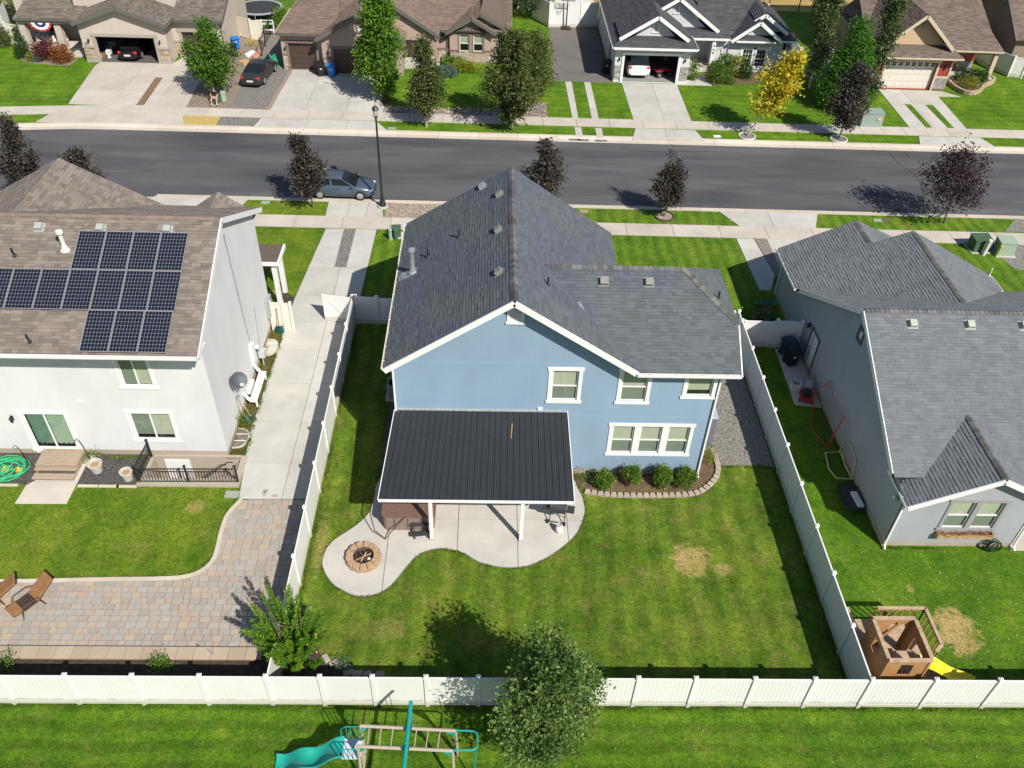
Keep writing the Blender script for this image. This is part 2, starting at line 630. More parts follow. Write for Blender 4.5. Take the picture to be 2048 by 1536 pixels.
def wheat_mat():
	m, n, N, L, P = _nodes('dry_field')
	pos = N.new('ShaderNodeNewGeometry').outputs['Position']
	a = _noise(N, L, 0.5, 6, 0.7, pos, (0.5, 2.0, 1))
	c = _ramp(N, L, a, [(0.3, (0.26, 0.17, 0.05)), (0.5, (0.42, 0.28, 0.085)), (0.7, (0.52, 0.37, 0.13))])
	L.new(c, P.inputs['Base Color'])
	P.inputs['Roughness'].default_value = 0.95
	_bump(N, L, P, _noise(N, L, 8, 5, 0.8, pos), 0.8, 0.1)
	return m

WHEAT = wheat_mat()

def sheet(name, poly, z, m, kind='structure'):
	b = B()
	a = area2(poly)
	if a < 0:
		poly = poly[::-1]
	b.add([(p[0], p[1], z) for p in poly], [tuple(range(len(poly)))])
	o = b.build(name, m)
	o['kind'] = kind
	return o

def ys(y0, x):
	"""a street line: the street runs half a degree off the x axis"""
	return y0 - 0.0085 * x

def yfar(y0, x):
	return ys(y0, x) + (0.115 * (x + 30.5) if x < -30.5 else 0.0)

# one sheet to the horizon, then each yard
sheet('ground', [(-700, -400), (700, -400), (700, 900), (-700, 900)], -2.60, SOIL)
sheet('lawn', [(-90, -60), (90, -60), (90, 15.04), (-90, 15.04)], 0.0, GRASS_LOW)
sheet('lawn', [(-7.2, 15.04), (13.2, 15.04), (13.2, 36.0), (-7.2, 36.0)], 0.0, GRASS_BACK)
sheet('lawn', [(-7.2, 36.0), (15.9, 36.0), (15.9, ys(50.1, 15.9)), (-7.2, ys(50.1, -7))], 0.0, GRASS_FRONT)
for q in ([(-90, 15.04), (-7.2, 15.04), (-7.2, 25.3), (-90, 25.3)], [(-90, 25.3), (-15.0, 25.3), (-15.0, 26.85), (-90, 26.85)], [(-10.9, 25.3), (-7.2, 25.3), (-7.2, 26.85), (-10.9, 26.85)], [(-90, 26.85), (-7.2, 26.85), (-7.2, ys(50.1, -7)), (-90, ys(50.1, -90))]):
	sheet('lawn', q, 0.0, GRASS_LEFT)
sheet('lawn', [(13.2, 15.04), (90, 15.04), (90, 38.0), (13.2, 38.0)], 0.0, GRASS_RIGHT)
sheet('lawn', [(15.9, 38.0), (70, 38.0), (70, ys(50.1, 70)), (15.9, ys(50.1, 16))], 0.0, GRASS_FRONT)
xs = [-90, -60, -45, -36, -30.5, -20, 0, 30, 60, 90]
sheet('lawn', [(x, yfar(60.95, x)) for x in xs] + [(90, 92.0), (-90, 92.0)], 0.0, GRASS_FAR)
sheet('dry_field', [(-200, 92.0), (300, 92.0), (300, 400), (-200, 400)], 0.02, WHEAT)
sheet('road', [(-120, ys(49.9, -120))] + [(x, ys(49.9, x)) for x in xs] + [(120, ys(49.9, 120)), (120, yfar(61.0, 120))] + [(x, yfar(61.0, x)) for x in xs[::-1]] + [(-120, yfar(61.0, -120))], -0.10, ASPH)

CRACK = mat('road_crack', (0.022, 0.022, 0.024), 0.9, 0.1)
for pts in ([(30.10, 59.45), (30.13, 57.65), (30.69, 55.64), (30.09, 52.67)], [(30.09, 52.67), (30.72, 51.58), (31.50, 50.53)], [(31.25, 59.67), (31.32, 58.85)], [(9.56, 59.07), (12.13, 58.79), (16.30, 59.08)]):
	b = B()
	pts = smooth_loop(pts, 6)
	for i in range(len(pts) - 1):
		b.beam((pts[i][0], pts[i][1] + .05 * math.sin(i * 1.7), -.097), (pts[i + 1][0], pts[i + 1][1] + .05 * math.sin(i * 1.7 + 1.7), -.097), .05, .004)
	b.build('road_crack', CRACK)['kind'] = 'structure'

# ------------------------------------------------------------------ kerbs, pavements
kerb_near = empty_struct('kerb')
kerb_far = empty_struct('kerb')
KP = [(0.0, -0.16), (0.0, -0.092), (0.30, -0.085), (0.42, 0.0), (0.50, 0.035), (0.62, 0.035), (0.62, -0.16)]

def kerb_piece(par, xa, xb, yfun, sgn, wide=1.0):
	b = B()
	n = len(KP)
	vs = [(x, yfun(x) + sgn * (-k[0] * wide), k[1]) for x in (xa, xb) for k in KP]
	fs = [(i, (i + 1) % n, n + (i + 1) % n, n + i) for i in range(n)] + [tuple(range(n)), tuple(range(2 * n - 1, n - 1, -1))]
	b.add(vs, fs)
	b.build('kerb_stone', KERBM, par)

x = -40.0
while x < 52:
	if x > -24 and x < 42:
		kerb_piece(kerb_near, x + 0.008, x + 2.992, lambda q: ys(50.66, q), 1)
	kerb_piece(kerb_far, x + 0.008, x + 2.992, lambda q: yfar(60.18, q), -1, 1.5)
	x += 3.0

walk_near = empty_struct('sidewalk')
walk_far = empty_struct('sidewalk')

def slab_piece(par, poly, m, top=0.03, name='slab', gap=0.012, th=0.10):
	if len(poly) < 3 or abs(area2(poly)) < 0.03:
		return None
	return B().prism(inset(poly, gap), top - th, top).build(name, m, par)

x = -21.4
while x < 41:
	slab_piece(walk_near, [(x, ys(46.72, x)), (x + 3.01, ys(46.72, x + 3.01)), (x + 3.01, ys(48.18, x + 3.01)), (x, ys(48.18, x))], CONC_W)
	x += 3.01
x = -48.0
while x < 56:
	w = 1.72 if x > 17 else 2.6
	slab_piece(walk_far, [(x, yfar(62.72, x)), (x + w, yfar(62.72, x + w)), (x + w, yfar(64.22, x + w)), (x, yfar(64.22, x))], CONC_W)
	x += w

def slabs(name, poly, cx=(), cy=(), m=None, top=0.034, gap=0.012):
	"""a concrete area cut into its cast slabs by straight joints"""
	par = empty_struct(name)
	xs_ = [-999] + sorted(cx) + [999]
	ys_ = [-999] + sorted(cy) + [999]
	for i in range(len(xs_) - 1):
		for j in range(len(ys_) - 1):
			q = clip_rect(list(poly), xs_[i] + (gap if i else 0), ys_[j] + (gap if j else 0), xs_[i + 1] - gap, ys_[j + 1] - gap)
			if len(q) >= 3 and abs(area2(q)) > 0.02:
				B().prism(q, top - 0.12, top).build('slab', m or CONC, par)
	return par

# the drive beside the white house, with its gravel strip
slabs('driveway', [(-10.28, 46.69), (-7.12, 46.70), (-7.30, 36.5), (-7.32, 24.42), (-10.57, 24.37), (-10.98, 28.3), (-10.92, 34.0), (-10.86, 39.0)],
	 (-8.76,), ((-9.76, 34.55)[1], (-9.30, 31.91)[1], (-8.83, 29.22)[1], (-8.35, 26.50)[1], 36.95, 39.45, 42.33), CONC_G)
sheet('gravel_strip', [(-9.12, 42.36), (-8.42, 42.36), (-8.40, 46.70), (-9.14, 46.70)], 0.046, GRAV)
slabs('driveway_apron', [(-10.55, 48.25), (-6.85, 48.22), (-7.05, 49.5), (-6.9, 50.12), (-10.6, 50.17)], (-9.2, -8.0), (), CONC)
sheet('pebble_bed', [(-6.8, 48.25), (-2.9, 48.22), (-2.9, 50.05), (-6.86, 50.1)], 0.02, PEBBLE)
slabs('driveway_apron', [(-23.5, 48.35), (-16.4, 48.3), (-15.9, 50.2), (-24, 50.25)], (-20,), (), CONC)
slabs('driveway', [(-22.8, 39.0), (-16.5, 39.0), (-16.5, 46.85), (-22.8, 46.85)], (-19.6,), (43,), CONC)
slabs('driveway_apron', [(16.15, 48.03), (21.1, 48.0), (21.75, 49.85), (15.15, 49.9)], (18.4,), (), CONC)
slabs('driveway', [(17.55, 40.9), (21.6, 40.9), (21.6, 46.52), (17.55, 46.55)], (19.5,), (43.8,), CONC)
sheet('paver_band', [(17.1, 42.5), (17.55, 41.5), (17.55, 46.5), (16.75, 46.55)], 0.030, mat('grey_paver', (0.22, 0.19, 0.165), 0.9, 0.25, 9, 0.3, 20))
slabs('walkway', [(15.6, 46.5), (16.7, 46.5), (17.05, 42.4), (16.4, 40.8), (15.75, 40.8)], (), (45.2, 43.6), CONC_G)
sheet('rock_bed', [(33.6, 48.05), (42, 48.0), (42, 49.85), (35.2, 49.85)], 0.012, GRAV_W)
sheet('rock_bed', [(32.2, 43.6), (34.0, 43.2), (36.4, 43.4), (39.5, 45.8), (41, 46.45), (31.5, 46.5)], 0.012, GRAV_W)

# blue house: patio, beds, side gravel
PATIO = smooth_loop([(-4.81, 25.12), (-4.88, 23.84), (-5.35, 23.02), (-6.26, 22.09), (-6.50, 21.33), (-6.39, 20.72), (-5.89, 20.01), (-5.22, 19.60), (-4.62, 19.49), (-3.88, 19.79), (-3.36, 20.51), (-2.83, 21.37), (-2.05, 21.81), (-1.03, 21.67), (-0.20, 21.15), (0.80, 20.91), (1.81, 21.05), (2.85, 21.69), (3.73, 22.60), (4.19, 23.69), (4.19, 24.53), (3.93, 25.55)], 5)
PATIO = [(-4.6, 26.0)] + PATIO + [(3.75, 26.0)]
slabs('patio', PATIO, (-4.0, -1.15, 1.33, 3.44), (23.35,), CONC, 0.05)
EDGE = mat('patio_edge', (0.20, 0.185, 0.165), 0.9, 0.15)
b = B()
for i in range(2, len(PATIO) - 2):
	b.beam((*PATIO[i], 0.01), (*PATIO[i + 1], 0.01), 0.05, 0.06)
b.build('patio_edging', EDGE)['kind'] = 'structure'
sheet('planting_bed', [(3.6, 26.2), (3.93, 25.46), (4.38, 25.06), (6.10, 25.02), (7.87, 25.05), (9.11, 25.16), (9.82, 25.61), (10.29, 26.29), (10.34, 27.04), (9.75, 28.0), (9.5, 28.0), (9.5, 26.2)], 0.012, SOIL)
sheet('gravel_path', [(10.63, 26.67), (12.50, 26.76), (13.1, 26.6), (13.1, 36.0), (9.5, 36.0), (9.5, 27.9), (10.3, 27.6), (10.5, 27.0)], 0.008, GRAV_W)
sheet('gravel_border', [(-4.75, 25.3), (-3.7, 25.3), (-3.7, 36.0), (-4.75, 36.0)], 0.008, GRAV_D)
sheet('planting_bed', [(-7.1, 15.1), (-3.6, 15.1), (-4.96, 16.32), (-5.65, 16.71), (-5.96, 16.95), (-6.22, 17.68), (-6.56, 18.42), (-6.93, 19.04), (-7.1, 19.2)], 0.010, SOIL_D)
sheet('planting_bed', [(-3.6, 15.1), (13.1, 15.1), (13.1, 15.45), (-3.6, 15.75)], 0.010, SOIL_D)

# white house: strip of weeds by the wall, beds, steps pad, paver court
WEEDY = grass_mat('weedy_strip', (0.045, 0.055, 0.018), (0.10, 0.095, 0.03), (0.07, 0.12, 0.02), (0.42, 0.17, 0.03), 0.75)
sheet('weedy_strip', [(-11.7, 26.75), (-10.98, 26.75), (-10.98, 33.6), (-10.93, 36.2), (-11.7, 36.2)], 0.006, WEEDY)
sheet('planting_bed', [(-11.7, 36.2), (-10.90, 36.2), (-10.31, 38.94), (-11.19, 39.49), (-11.73, 40.27), (-11.7, 39.6)], 0.008, SOIL_D)
sheet('gravel_border', [(-23, 25.05), (-15.2, 25.05), (-15.2, 26.95), (-23, 26.95)], 0.006, GRAV_D)
slabs('step_pad', [(-19.84, 23.96), (-17.71, 23.99), (-17.69, 26.41), (-17.3, 26.85), (-18.0, 26.85), (-19.8, 25.0)], (), (), CONC_W, 0.03)
for xx in (-22.2, -21.0, -17.6, -16.7, -15.95):
	B().box(xx, 24.93, -0.02, xx + 0.85, 25.05, 0.06).build('edging_block', KERBM)['kind'] = 'structure'

LAWN_EDGE = smooth_loop([(-26.0, 19.95), (-18.75, 20.02), (-14.97, 20.15), (-12.49, 20.22), (-11.57, 20.37), (-11.07, 20.71), (-10.84, 21.20), (-10.84, 21.91), (-10.88, 22.68), (-10.83, 23.48), (-10.46, 24.32)], 5)
edge = empty_struct('lawn_edging')
for i in range(0, len(LAWN_EDGE) - 1, 2):
	b = B()
	for k in range(i, min(i + 2, len(LAWN_EDGE) - 1)):
		p, q = LAWN_EDGE[k], LAWN_EDGE[k + 1]
		b.beam((*p, 0.02), (*q, 0.02), 0.17, 0.09)
	b.build('edging_block', KERBM, edge)

court = thing('paver_court', 'tan and grey paver court curving round the lawn behind the white house', 'paving', (-12, 18.5, 0))
sheet('paver_bedding', [(-26, 17.0), (-7.2, 17.0), (-7.2, 24.4), (-10.4, 24.4)] + LAWN_EDGE[::-1], 0.004, mat('bedding_sand', (0.10, 0.09, 0.08), 0.95))
PAV = mat('paver', (1, 1, 1), 0.9, 0.10, 18, 0.25, 70, tint=True)
PT = [(0.36, 0.335, 0.30), (0.39, 0.36, 0.32), (0.34, 0.305, 0.27), (0.36, 0.335, 0.30), (0.41, 0.345, 0.28), (0.38, 0.32, 0.27), (0.39, 0.345, 0.29), (0.36, 0.30, 0.255), (0.44, 0.355, 0.255), (0.415, 0.325, 0.25)]
court_poly = [(-24.0, 17.22), (-7.30, 17.22), (-7.30, 24.36), (-10.39, 24.32)] + [(p[0] + 0.07, p[1] - 0.09) for p in LAWN_EDGE[::-1]]
pav_list = []
rg = random.Random(3)
yy = 17.22
while yy < 24.4:
	rowh = 0.262
	xx = -24.0 + rg.random() * 0.3
	while xx < -7.3:
		w = rg.choice((0.26, 0.40, 0.40, 0.33))
		ti = min(len(PT) - 1, int(rg.random() ** 1.15 * len(PT)))
		q = clip_rect(list(court_poly), xx, yy, xx + w, yy + rowh)
		if len(q) >= 3 and abs(area2(q)) > 0.006:
			full = abs(abs(area2(q)) - w * rowh) < 1e-4
			pav_list.append((math.hypot(xx + 9, yy) if xx > -17.6 else 99 + abs(xx), xx, yy, w, rowh, ti, q, full))
		xx += w
	yy += rowh
pav_list.sort(key=lambda p: p[0])
pm = {}
rest = B()
for k, (d, xx, yy, w, rowh, ti, q, full) in enumerate(pav_list):
	dz = rg.uniform(-0.004, 0.004)
	if full and pm.setdefault('n', 0) < 298:
		key = (w, ti)
		if key not in pm:
			bb = B(); bb.tint = PT[ti]
			g_ = 0.007
			bb.add([(-w / 2 + g_, -rowh / 2 + g_, -0.04), (w / 2 - g_, -rowh / 2 + g_, -0.04), (w / 2 - g_, rowh / 2 - g_, -0.04), (-w / 2 + g_, rowh / 2 - g_, -0.04),
					(-w / 2 + g_ + .004, -rowh / 2 + g_ + .004, 0), (w / 2 - g_ - .004, -rowh / 2 + g_ + .004, 0), (w / 2 - g_ - .004, rowh / 2 - g_ - .004, 0), (-w / 2 + g_ + .004, rowh / 2 - g_ - .004, 0)],
				 [(4, 5, 6, 7), (0, 1, 5, 4), (1, 2, 6, 5), (2, 3, 7, 6), (3, 0, 4, 7)])
			pm[key] = bb.mesh('paver', PAV)
		o = bpy.data.objects.new('paver', pm[key])
		COL.objects.link(o)
		o.parent = court
		o.location = (xx + w / 2 + 12, yy + rowh / 2 - 18.5, 0.038 + dz)
		pm['n'] += 1
	else:
		rest.tint = PT[ti]
		qq = inset(q, 0.007) if not full else [(xx + .007, yy + .007), (xx + w - .007, yy + .007), (xx + w - .007, yy + rowh - .007), (xx + .007, yy + rowh - .007)]
		if area2(qq) < 0:
			qq = qq[::-1]
		n_ = len(qq)
		rest.add([(p[0], p[1], 0.038 + dz) for p in qq] + [(p[0], p[1], 0.0) for p in qq], [tuple(range(n_))] + [(n_ + i, n_ + (i + 1) % n_, (i + 1) % n_, i) for i in range(n_)])
o = rest.build('paver_field', PAV, court, kind='stuff')

wall = thing('block_wall', 'low beige block wall between the paver court and the dark planting bed', 'wall', (-12, 16.9, 0))
CAPM = concrete_mat('cap_stone', (0.42, 0.33, 0.25), 0.12)
BRICKM = concrete_mat('wall_brick', (0.30, 0.17, 0.12), 0.25)
xx = -24.0
while xx < -8.5:
	B().box(xx + .006, 16.66, 0.10, xx + 0.61, 17.14, 0.20).build('cap_stone', CAPM, wall, bevel=0.012)
	for k in range(2):
		B().box(xx + .306 * k + .006, 16.70, -0.1, xx + .306 * k + .30, 17.10, 0.098).build('brick', BRICKM, wall)
	xx += 0.616
sheet('planting_bed', [(-26, 15.08), (-7.3, 15.08), (-7.3, 16.72), (-26, 16.72)], 0.012, SOIL_D)

# right neighbour: pad by the door
slabs('door_pad', [(15.2, 30.9), (16.5, 30.7), (16.5, 35.3), (15.3, 35.3)], (), (33.6,), CONC_G, 0.03)
slabs('rear_patio', [(21.95, 22.0), (30, 22.0), (30, 25.6), (21.95, 25.6)], (25,), (), CONC_W, 0.03)

# ------------------------------------------------------------------ far side of the street
slabs('driveway', [(-33.65, 72.41), (-33.42, 73.30), (-27.41, 73.41), (-26.86, 74.97), (-24.13, 74.93), (-24.14, 69.85), (-23.81, 64.19), (-32.91, 64.55)], (-33.2, -29.6, -26.2), ((-28.48, 70.53)[1], (-29.48, 67.32)[1]), CONC_W)
sheet('paver_band', [(-27.90, 70.19), (-27.30, 70.18), (-27.12, 64.61), (-27.71, 64.58)], 0.042, mat('brown_paver', (0.20, 0.12, 0.08), 0.9, 0.3, 9, 0.3, 20))
sheet('gravel_bed', [(-24.14, 69.85), (-24.13, 74.93), (-24.45, 76.23), (-20.50, 76.64), (-20.58, 64.24), (-23.81, 64.19)], 0.010, GRAV_T)
sheet('gravel_drive', [(-20.36, 76.40), (-17.27, 72.73), (-17.57, 64.23), (-20.62, 64.24)], 0.012, GRAV)
slabs('paver_strip', [(-17.28, 72.56), (-17.02, 72.52), (-17.30, 64.24), (-17.65, 64.27)], (), (67, 69.5, 71), mat('strip_paver', (0.30, 0.22, 0.17), 0.9, 0.2))
slabs('driveway', [(-17.02, 72.52), (-15.22, 72.70), (-14.90, 71.99), (-10.19, 71.86), (-8.29, 64.30), (-17.31, 64.29)], (-14.6, -11.4), (66.9, 69.6), CONC_G)
slabs('driveway_apron', [(-33.33, 63.35), (-23.71, 63.03), (-23.09, 61.18), (-34.03, 61.19)], (-33.5, -30), (), CONC_W)
slabs('driveway_apron', [(-17.65, 62.78), (-8.89, 62.69), (-7.85, 61.05), (-17.93, 61.11)], (-17.5, -14, -11), (), CONC_G)
sheet('straw_patch', [(-23.71, 63.03), (-20.74, 62.97), (-20.74, 61.31), (-23.10, 61.22)], 0.012, STRAW)
sheet('gravel_patch', [(-20.69, 62.93), (-17.66, 62.83), (-18.03, 61.37), (-20.70, 61.31)], 0.012, GRAV)
sheet('rock_bed', [(-8.29, 64.30), (-8.96, 66.28), (-7.29, 65.40), (-4.10, 64.92), (0.65, 64.91), (3.69, 67.04), (4.43, 67.08), (4.38, 64.08), (-3.27, 63.93)], 0.012, gravel_mat('river_rock', [(0.36, 0.27, 0.22), (0.48, 0.40, 0.35), (0.25, 0.21, 0.19), (0.42, 0.33, 0.26)], 7))
slabs('side_yard_pad', [(5.43, 85.11), (9.98, 85.18), (10.38, 71.87), (10.10, 71.64), (5.13, 71.64)], (), (76, 80), CONC_D)
for q in ([(6.19, 71.49), (6.75, 71.53), (6.81, 63.94), (6.34, 63.96)], [(7.82, 71.49), (8.37, 71.52), (8.42, 63.85), (7.87, 63.91)], [(6.39, 62.45), (6.90, 62.48), (6.93, 60.80), (6.40, 60.77)], [(7.97, 62.36), (8.48, 62.39), (8.48, 60.71), (7.99, 60.73)]):
	slabs('wheel_strip', q, (), (66.2, 68.8), CONC)
slabs('driveway', [(11.04, 71.59), (15.76, 71.56), (15.75, 63.75), (11.17, 63.82)], ((13.61, 67.64)[0],), ((13.44, 66.43)[1], 66.0), CONC_G)
slabs('driveway_apron', [(11.14, 62.53), (15.76, 62.42), (16.18, 60.51), (10.67, 60.57)], ((13.38, 61.67)[0],), (), CONC_G)
slabs('walkway', [(15.74, 71.45), (18.80, 71.43), (18.56, 73.88), (17.61, 74.04), (17.53, 72.56), (15.97, 72.57)], ((17.36, 72.11)[0],), (72.2, 73.2), CONC_G)
sheet('planting_bed', [(18.33, 72.17), (18.82, 71.54), (22.23, 72.09), (25.11, 73.17), (27.09, 75.62), (21.90, 76.70), (18.86, 76.25)], 0.010, SOIL)
slabs('driveway', [(33.28, 71.58), (37.59, 71.52), (38.72, 71.48), (39.97, 70.38), (37.99, 70.31), (37.72, 63.53), (33.14, 63.74)], ((35.21, 67.41)[0],), ((35.37, 68.64)[1],), CONC)
for q in ([(34.42, 68.48), (34.95, 68.41), (34.98, 63.93), (34.49, 63.91)], [(36.16, 68.42), (36.79, 68.46), (36.76, 63.94), (36.26, 63.91)]):
	sheet('turf_slot', q, 0.046, GRASS_FAR)
slabs('driveway_apron', [(33.31, 62.30), (38.14, 62.28), (38.68, 60.48), (32.82, 60.78)], ((35.36, 61.78)[0],), (), CONC)
sheet('gravel_border', [(-20.45, 76.40), (-20.81, 82.34), (-19.35, 80.82), (-17.16, 72.40), (-17.44, 72.72)], 0.014, GRAV)
sheet('gravel_bed', [(-24.83, 82.02), (-20.94, 82.33), (-20.43, 76.52), (-22.82, 76.35)], 0.010, GRAV_T)
sheet('planting_bed', smooth_loop([(-41.75, 76.81), (-41.05, 74.44), (-39.99, 73.11), (-38.30, 72.54), (-35.77, 72.49), (-36.42, 75.37), (-40.66, 76.28)], 4, True), 0.012, GRAV_T)
sheet('gravel_border', [(-43.12, 75.97), (-42.59, 76.75), (-43.52, 80.28), (-46.22, 83.08)], 0.010, GRAV_T)

# ------------------------------------------------------------------ parts that houses share
WHITE = mat('white_paint', (0.72, 0.72, 0.71), 0.5, 0.03, 3)
VINYL = mat('white_vinyl', (0.72, 0.72, 0.71), 0.42, 0.03, 0.6)
GUTTER_IN = mat('gutter_sediment', (0.36, 0.29, 0.18), 0.9, 0.3)
BLIND = mat('window_blind', (0.60, 0.62, 0.53), 0.8, 0.05, 2)
DARKROOM = mat('dark_room', (0.02, 0.025, 0.022), 0.9, 0.1)
GLASS = glass_mat()
GLASS_D = glass_mat('screened_glass', (0.52, 0.58, 0.55), 0.04)
BLACK = mat('black_metal', (0.018, 0.018, 0.02), 0.45, 0.1)
GALV = mat('galvanised', (0.45, 0.47, 0.48), 0.4, 0.15, 5, metal=0.6)
GREYP = mat('grey_plastic', (0.33, 0.35, 0.36), 0.5, 0.08)
FOUND = concrete_mat('foundation', (0.40, 0.33, 0.26), 0.15, False)

def stucco(name, col):
	return mat(name, col, 0.92, 0.06, 0.8, 0.18, 120, spec=0.15, stretch=(1, 1, 0.45))

class House:
	def __init__(h, name, label, loc):
		h.o = thing(name, label, 'house', (loc[0], loc[1], 0))
		h.planes = []                # (poly3, roof settings)
		h.wall_b = {}
		h.roof = None

	def wall(h, p0, p1, poly, m, holes=(), depth=0.10, part='wall', label=None):
		"""a wall sheet from p0 to p1 (outside on the right-hand side), poly in (along, height), with openings"""
		d = Vector((p1[0] - p0[0], p1[1] - p0[1], 0)).normalized()
		n = Vector((d.y, -d.x, 0))
		b = B()

		def P(s, z, inn=0.0):
			return (p0[0] + d.x * s - n.x * inn, p0[1] + d.y * s - n.y * inn, z)
		sx = sorted({min(p[0] for p in poly), max(p[0] for p in poly), *[q for o in holes for q in (o[0], o[1])]})
		sz = sorted({min(p[1] for p in poly), max(p[1] for p in poly), *[q for o in holes for q in (o[2], o[3])]})
		for i in range(len(sx) - 1):
			for j in range(len(sz) - 1):
				cx, cz = (sx[i] + sx[i + 1]) / 2, (sz[j] + sz[j + 1]) / 2
				if any(o[0] < cx < o[1] and o[2] < cz < o[3] for o in holes):
					continue
				q = clip_rect(list(poly), sx[i], sz[j], sx[i + 1], sz[j + 1])
				if len(q) >= 3 and abs(area2(q)) > 1e-4:
					b.add([P(*k) for k in q], [tuple(range(len(q)))])
		for o in holes:
			a, c, z0, z1 = o[:4]
			for (s0, za, s1, zb) in ((a, z0, a, z1), (c, z1, c, z0), (a, z1, c, z1), (c, z0, a, z0)):
				b.add([P(s0, za), P(s1, zb), P(s1, zb, depth), P(s0, za, depth)], [(0, 1, 2, 3)])
		return b.build(part, m, h.o, label=label)

	def window(h, p0, p1, s0, s1, z0, z1, kind='dh', trim=WHITE, sash=VINYL, tw=0.15, blind=BLIND, blind_drop=1.0, sill=True, head=True, units=1, gap=0.25, depth=0.10, glass=(None, None), grid=None, name='window', backing=True):
		"""a window set in the opening s0..s1 / z0..z1 of a wall made with wall()"""
		d = Vector((p1[0] - p0[0], p1[1] - p0[1], 0)).normalized()
		rz = math.atan2(d.y, d.x)
		w, hh = s1 - s0, z1 - z0
		t = B()
		pr = 0.035
		t.box(-tw, -pr, 0, 0, -0.004, hh)
		t.box(w, -pr, 0, w + tw, -0.004, hh)
		if head:
			t.box(-tw - .05, -pr - .012, hh, w + tw + .05, -0.004, hh + tw * 1.1)
		else:
			t.box(-tw, -pr, hh, w + tw, -0.004, hh + tw)
		if sill:
			t.box(-tw - .05, -pr - .02, -tw * 0.95, w + tw + .05, -0.004, 0)
		else:
			t.box(-tw, -pr, -tw, w + tw, -0.004, 0)
		uw = (w - gap * (units - 1)) / units
		for u in range(1, units):
			t.box(u * (uw + gap) - gap + .002, -pr + .002, 0.002, u * (uw + gap) - .002, depth - .01, hh - .002)
		o = t.build(name, trim, h.o, local=True)
		base = WL[h.o.name]
		o.location = (p0[0] + d.x * s0 - base.x, p0[1] + d.y * s0 - base.y, z0)
		o.rotation_euler = (0, 0, rz)
		fr = 0.055
		y0, y1 = 0.035, 0.075
		for u in range(units):
			x0 = u * (uw + gap)
			x1 = x0 + uw
			f = B()
			f.box(x0, y0, 0, x0 + fr, y1, hh); f.box(x1 - fr, y0, 0, x1, y1, hh)
			f.box(x0 + fr, y0, 0, x1 - fr, y1, fr); f.box(x0 + fr, y0, hh - fr, x1 - fr, y1, hh)
			panes = []
			if kind == 'dh':
				zm = hh * 0.47
				f.box(x0 + fr, y0 - .01, zm - .03, x1 - fr, y1, zm + .03)
				panes = [(x0 + fr, x1 - fr, fr, zm - .03, GLASS_D), (x0 + fr, x1 - fr, zm + .03, hh - fr, GLASS)]
			elif kind == 'slider':
				xm = (x0 + x1) / 2
				f.box(xm - .035, y0 - .01, fr, xm + .035, y1, hh - fr)
				panes = [(x0 + fr, xm - .035, fr, hh - fr, GLASS_D), (xm + .035, x1 - fr, fr, hh - fr, GLASS)]
			else:
				panes = [(x0 + fr, x1 - fr, fr, hh - fr, GLASS)]
			if grid:
				for (a, c, e, g, _) in panes:
					for i in range(1, grid[0]):
						xx = a + (c - a) * i / grid[0]
						f.box(xx - .012, y0 + .004, e, xx + .012, y0 + .03, g)
					for i in range(1, grid[1]):
						zz = e + (g - e) * i / grid[1]
						f.box(a, y0 + .006, zz - .012, c, y0 + .028, zz + .012)
			f.build('sash', sash, o, local=True)
			for (a, c, e, g, gm) in panes:
				B().add([(a, .058, e), (c, .058, e), (c, .058, g), (a, .058, g)], [(0, 1, 2, 3)]).build('pane', gm, o, local=True)
			if blind is not None:
				bb = B()
				zb = hh - (hh - 0.01) * blind_drop
				n = max(3, int((hh - zb) / 0.05))
				for i in range(n):
					za, zc = zb + (hh - zb) * i / n, zb + (hh - zb) * (i + 1) / n
					bb.add([(x0 + .03, .102, za), (x1 - .03, .102, za), (x1 - .03, .122, zc - .004), (x0 + .03, .122, zc - .004)], [(0, 1, 2, 3)])
				bb.build('blind', blind, o, local=True)
			if backing:
				B().add([(x0, depth + .06, -.02), (x1, depth + .06, -.02), (x1, depth + .06, hh + .02), (x0, depth + .06, hh + .02)], [(0, 1, 2, 3)]).build('room', DARKROOM, o, local=True)
		return o

	def plane(h, poly3, th=0.16, exp=None, shingled=True):
		h.planes.append(([Vector(p) for p in poly3], th, shingled))

	def roof_done(h, m, deck_m, tints, exp=0.142, singles=0, widths=(0.20, 0.28, 0.36, 0.44), seed=1, lift=0.017, skip_rows=None):
		"""the roof: deck slabs, and every shingle tab as raised geometry (the nearest ones single sub-parts)"""
		d = B()
		for (P, th, sh) in h.planes:
			d.slab(P, th)
		roof = d.build('roof', deck_m, h.o)
		h.roof = roof
		rg = random.Random(seed)
		camp = Vector((0, 0, 27.93))
		cand = []
		rest = B()
		nrm = []
		for (P, th, sh) in h.planes:
			nn = Vector((0, 0, 0))
			for i in range(len(P)):
				nn += P[i - 1].cross(P[i])
			nn.normalize()
			if nn.z < 0:
				nn = -nn
			nrm.append(nn)

		def covered(pt, me):
			for k, (P, th, sh) in enumerate(h.planes):
				if k == me:
					continue
				if inside([(q.x, q.y) for q in P], pt.x, pt.y):
					z = P[0].z - (nrm[k].x * (pt.x - P[0].x) + nrm[k].y * (pt.y - P[0].y)) / nrm[k].z
					if z > pt.z + 0.02:
						return True
			return False
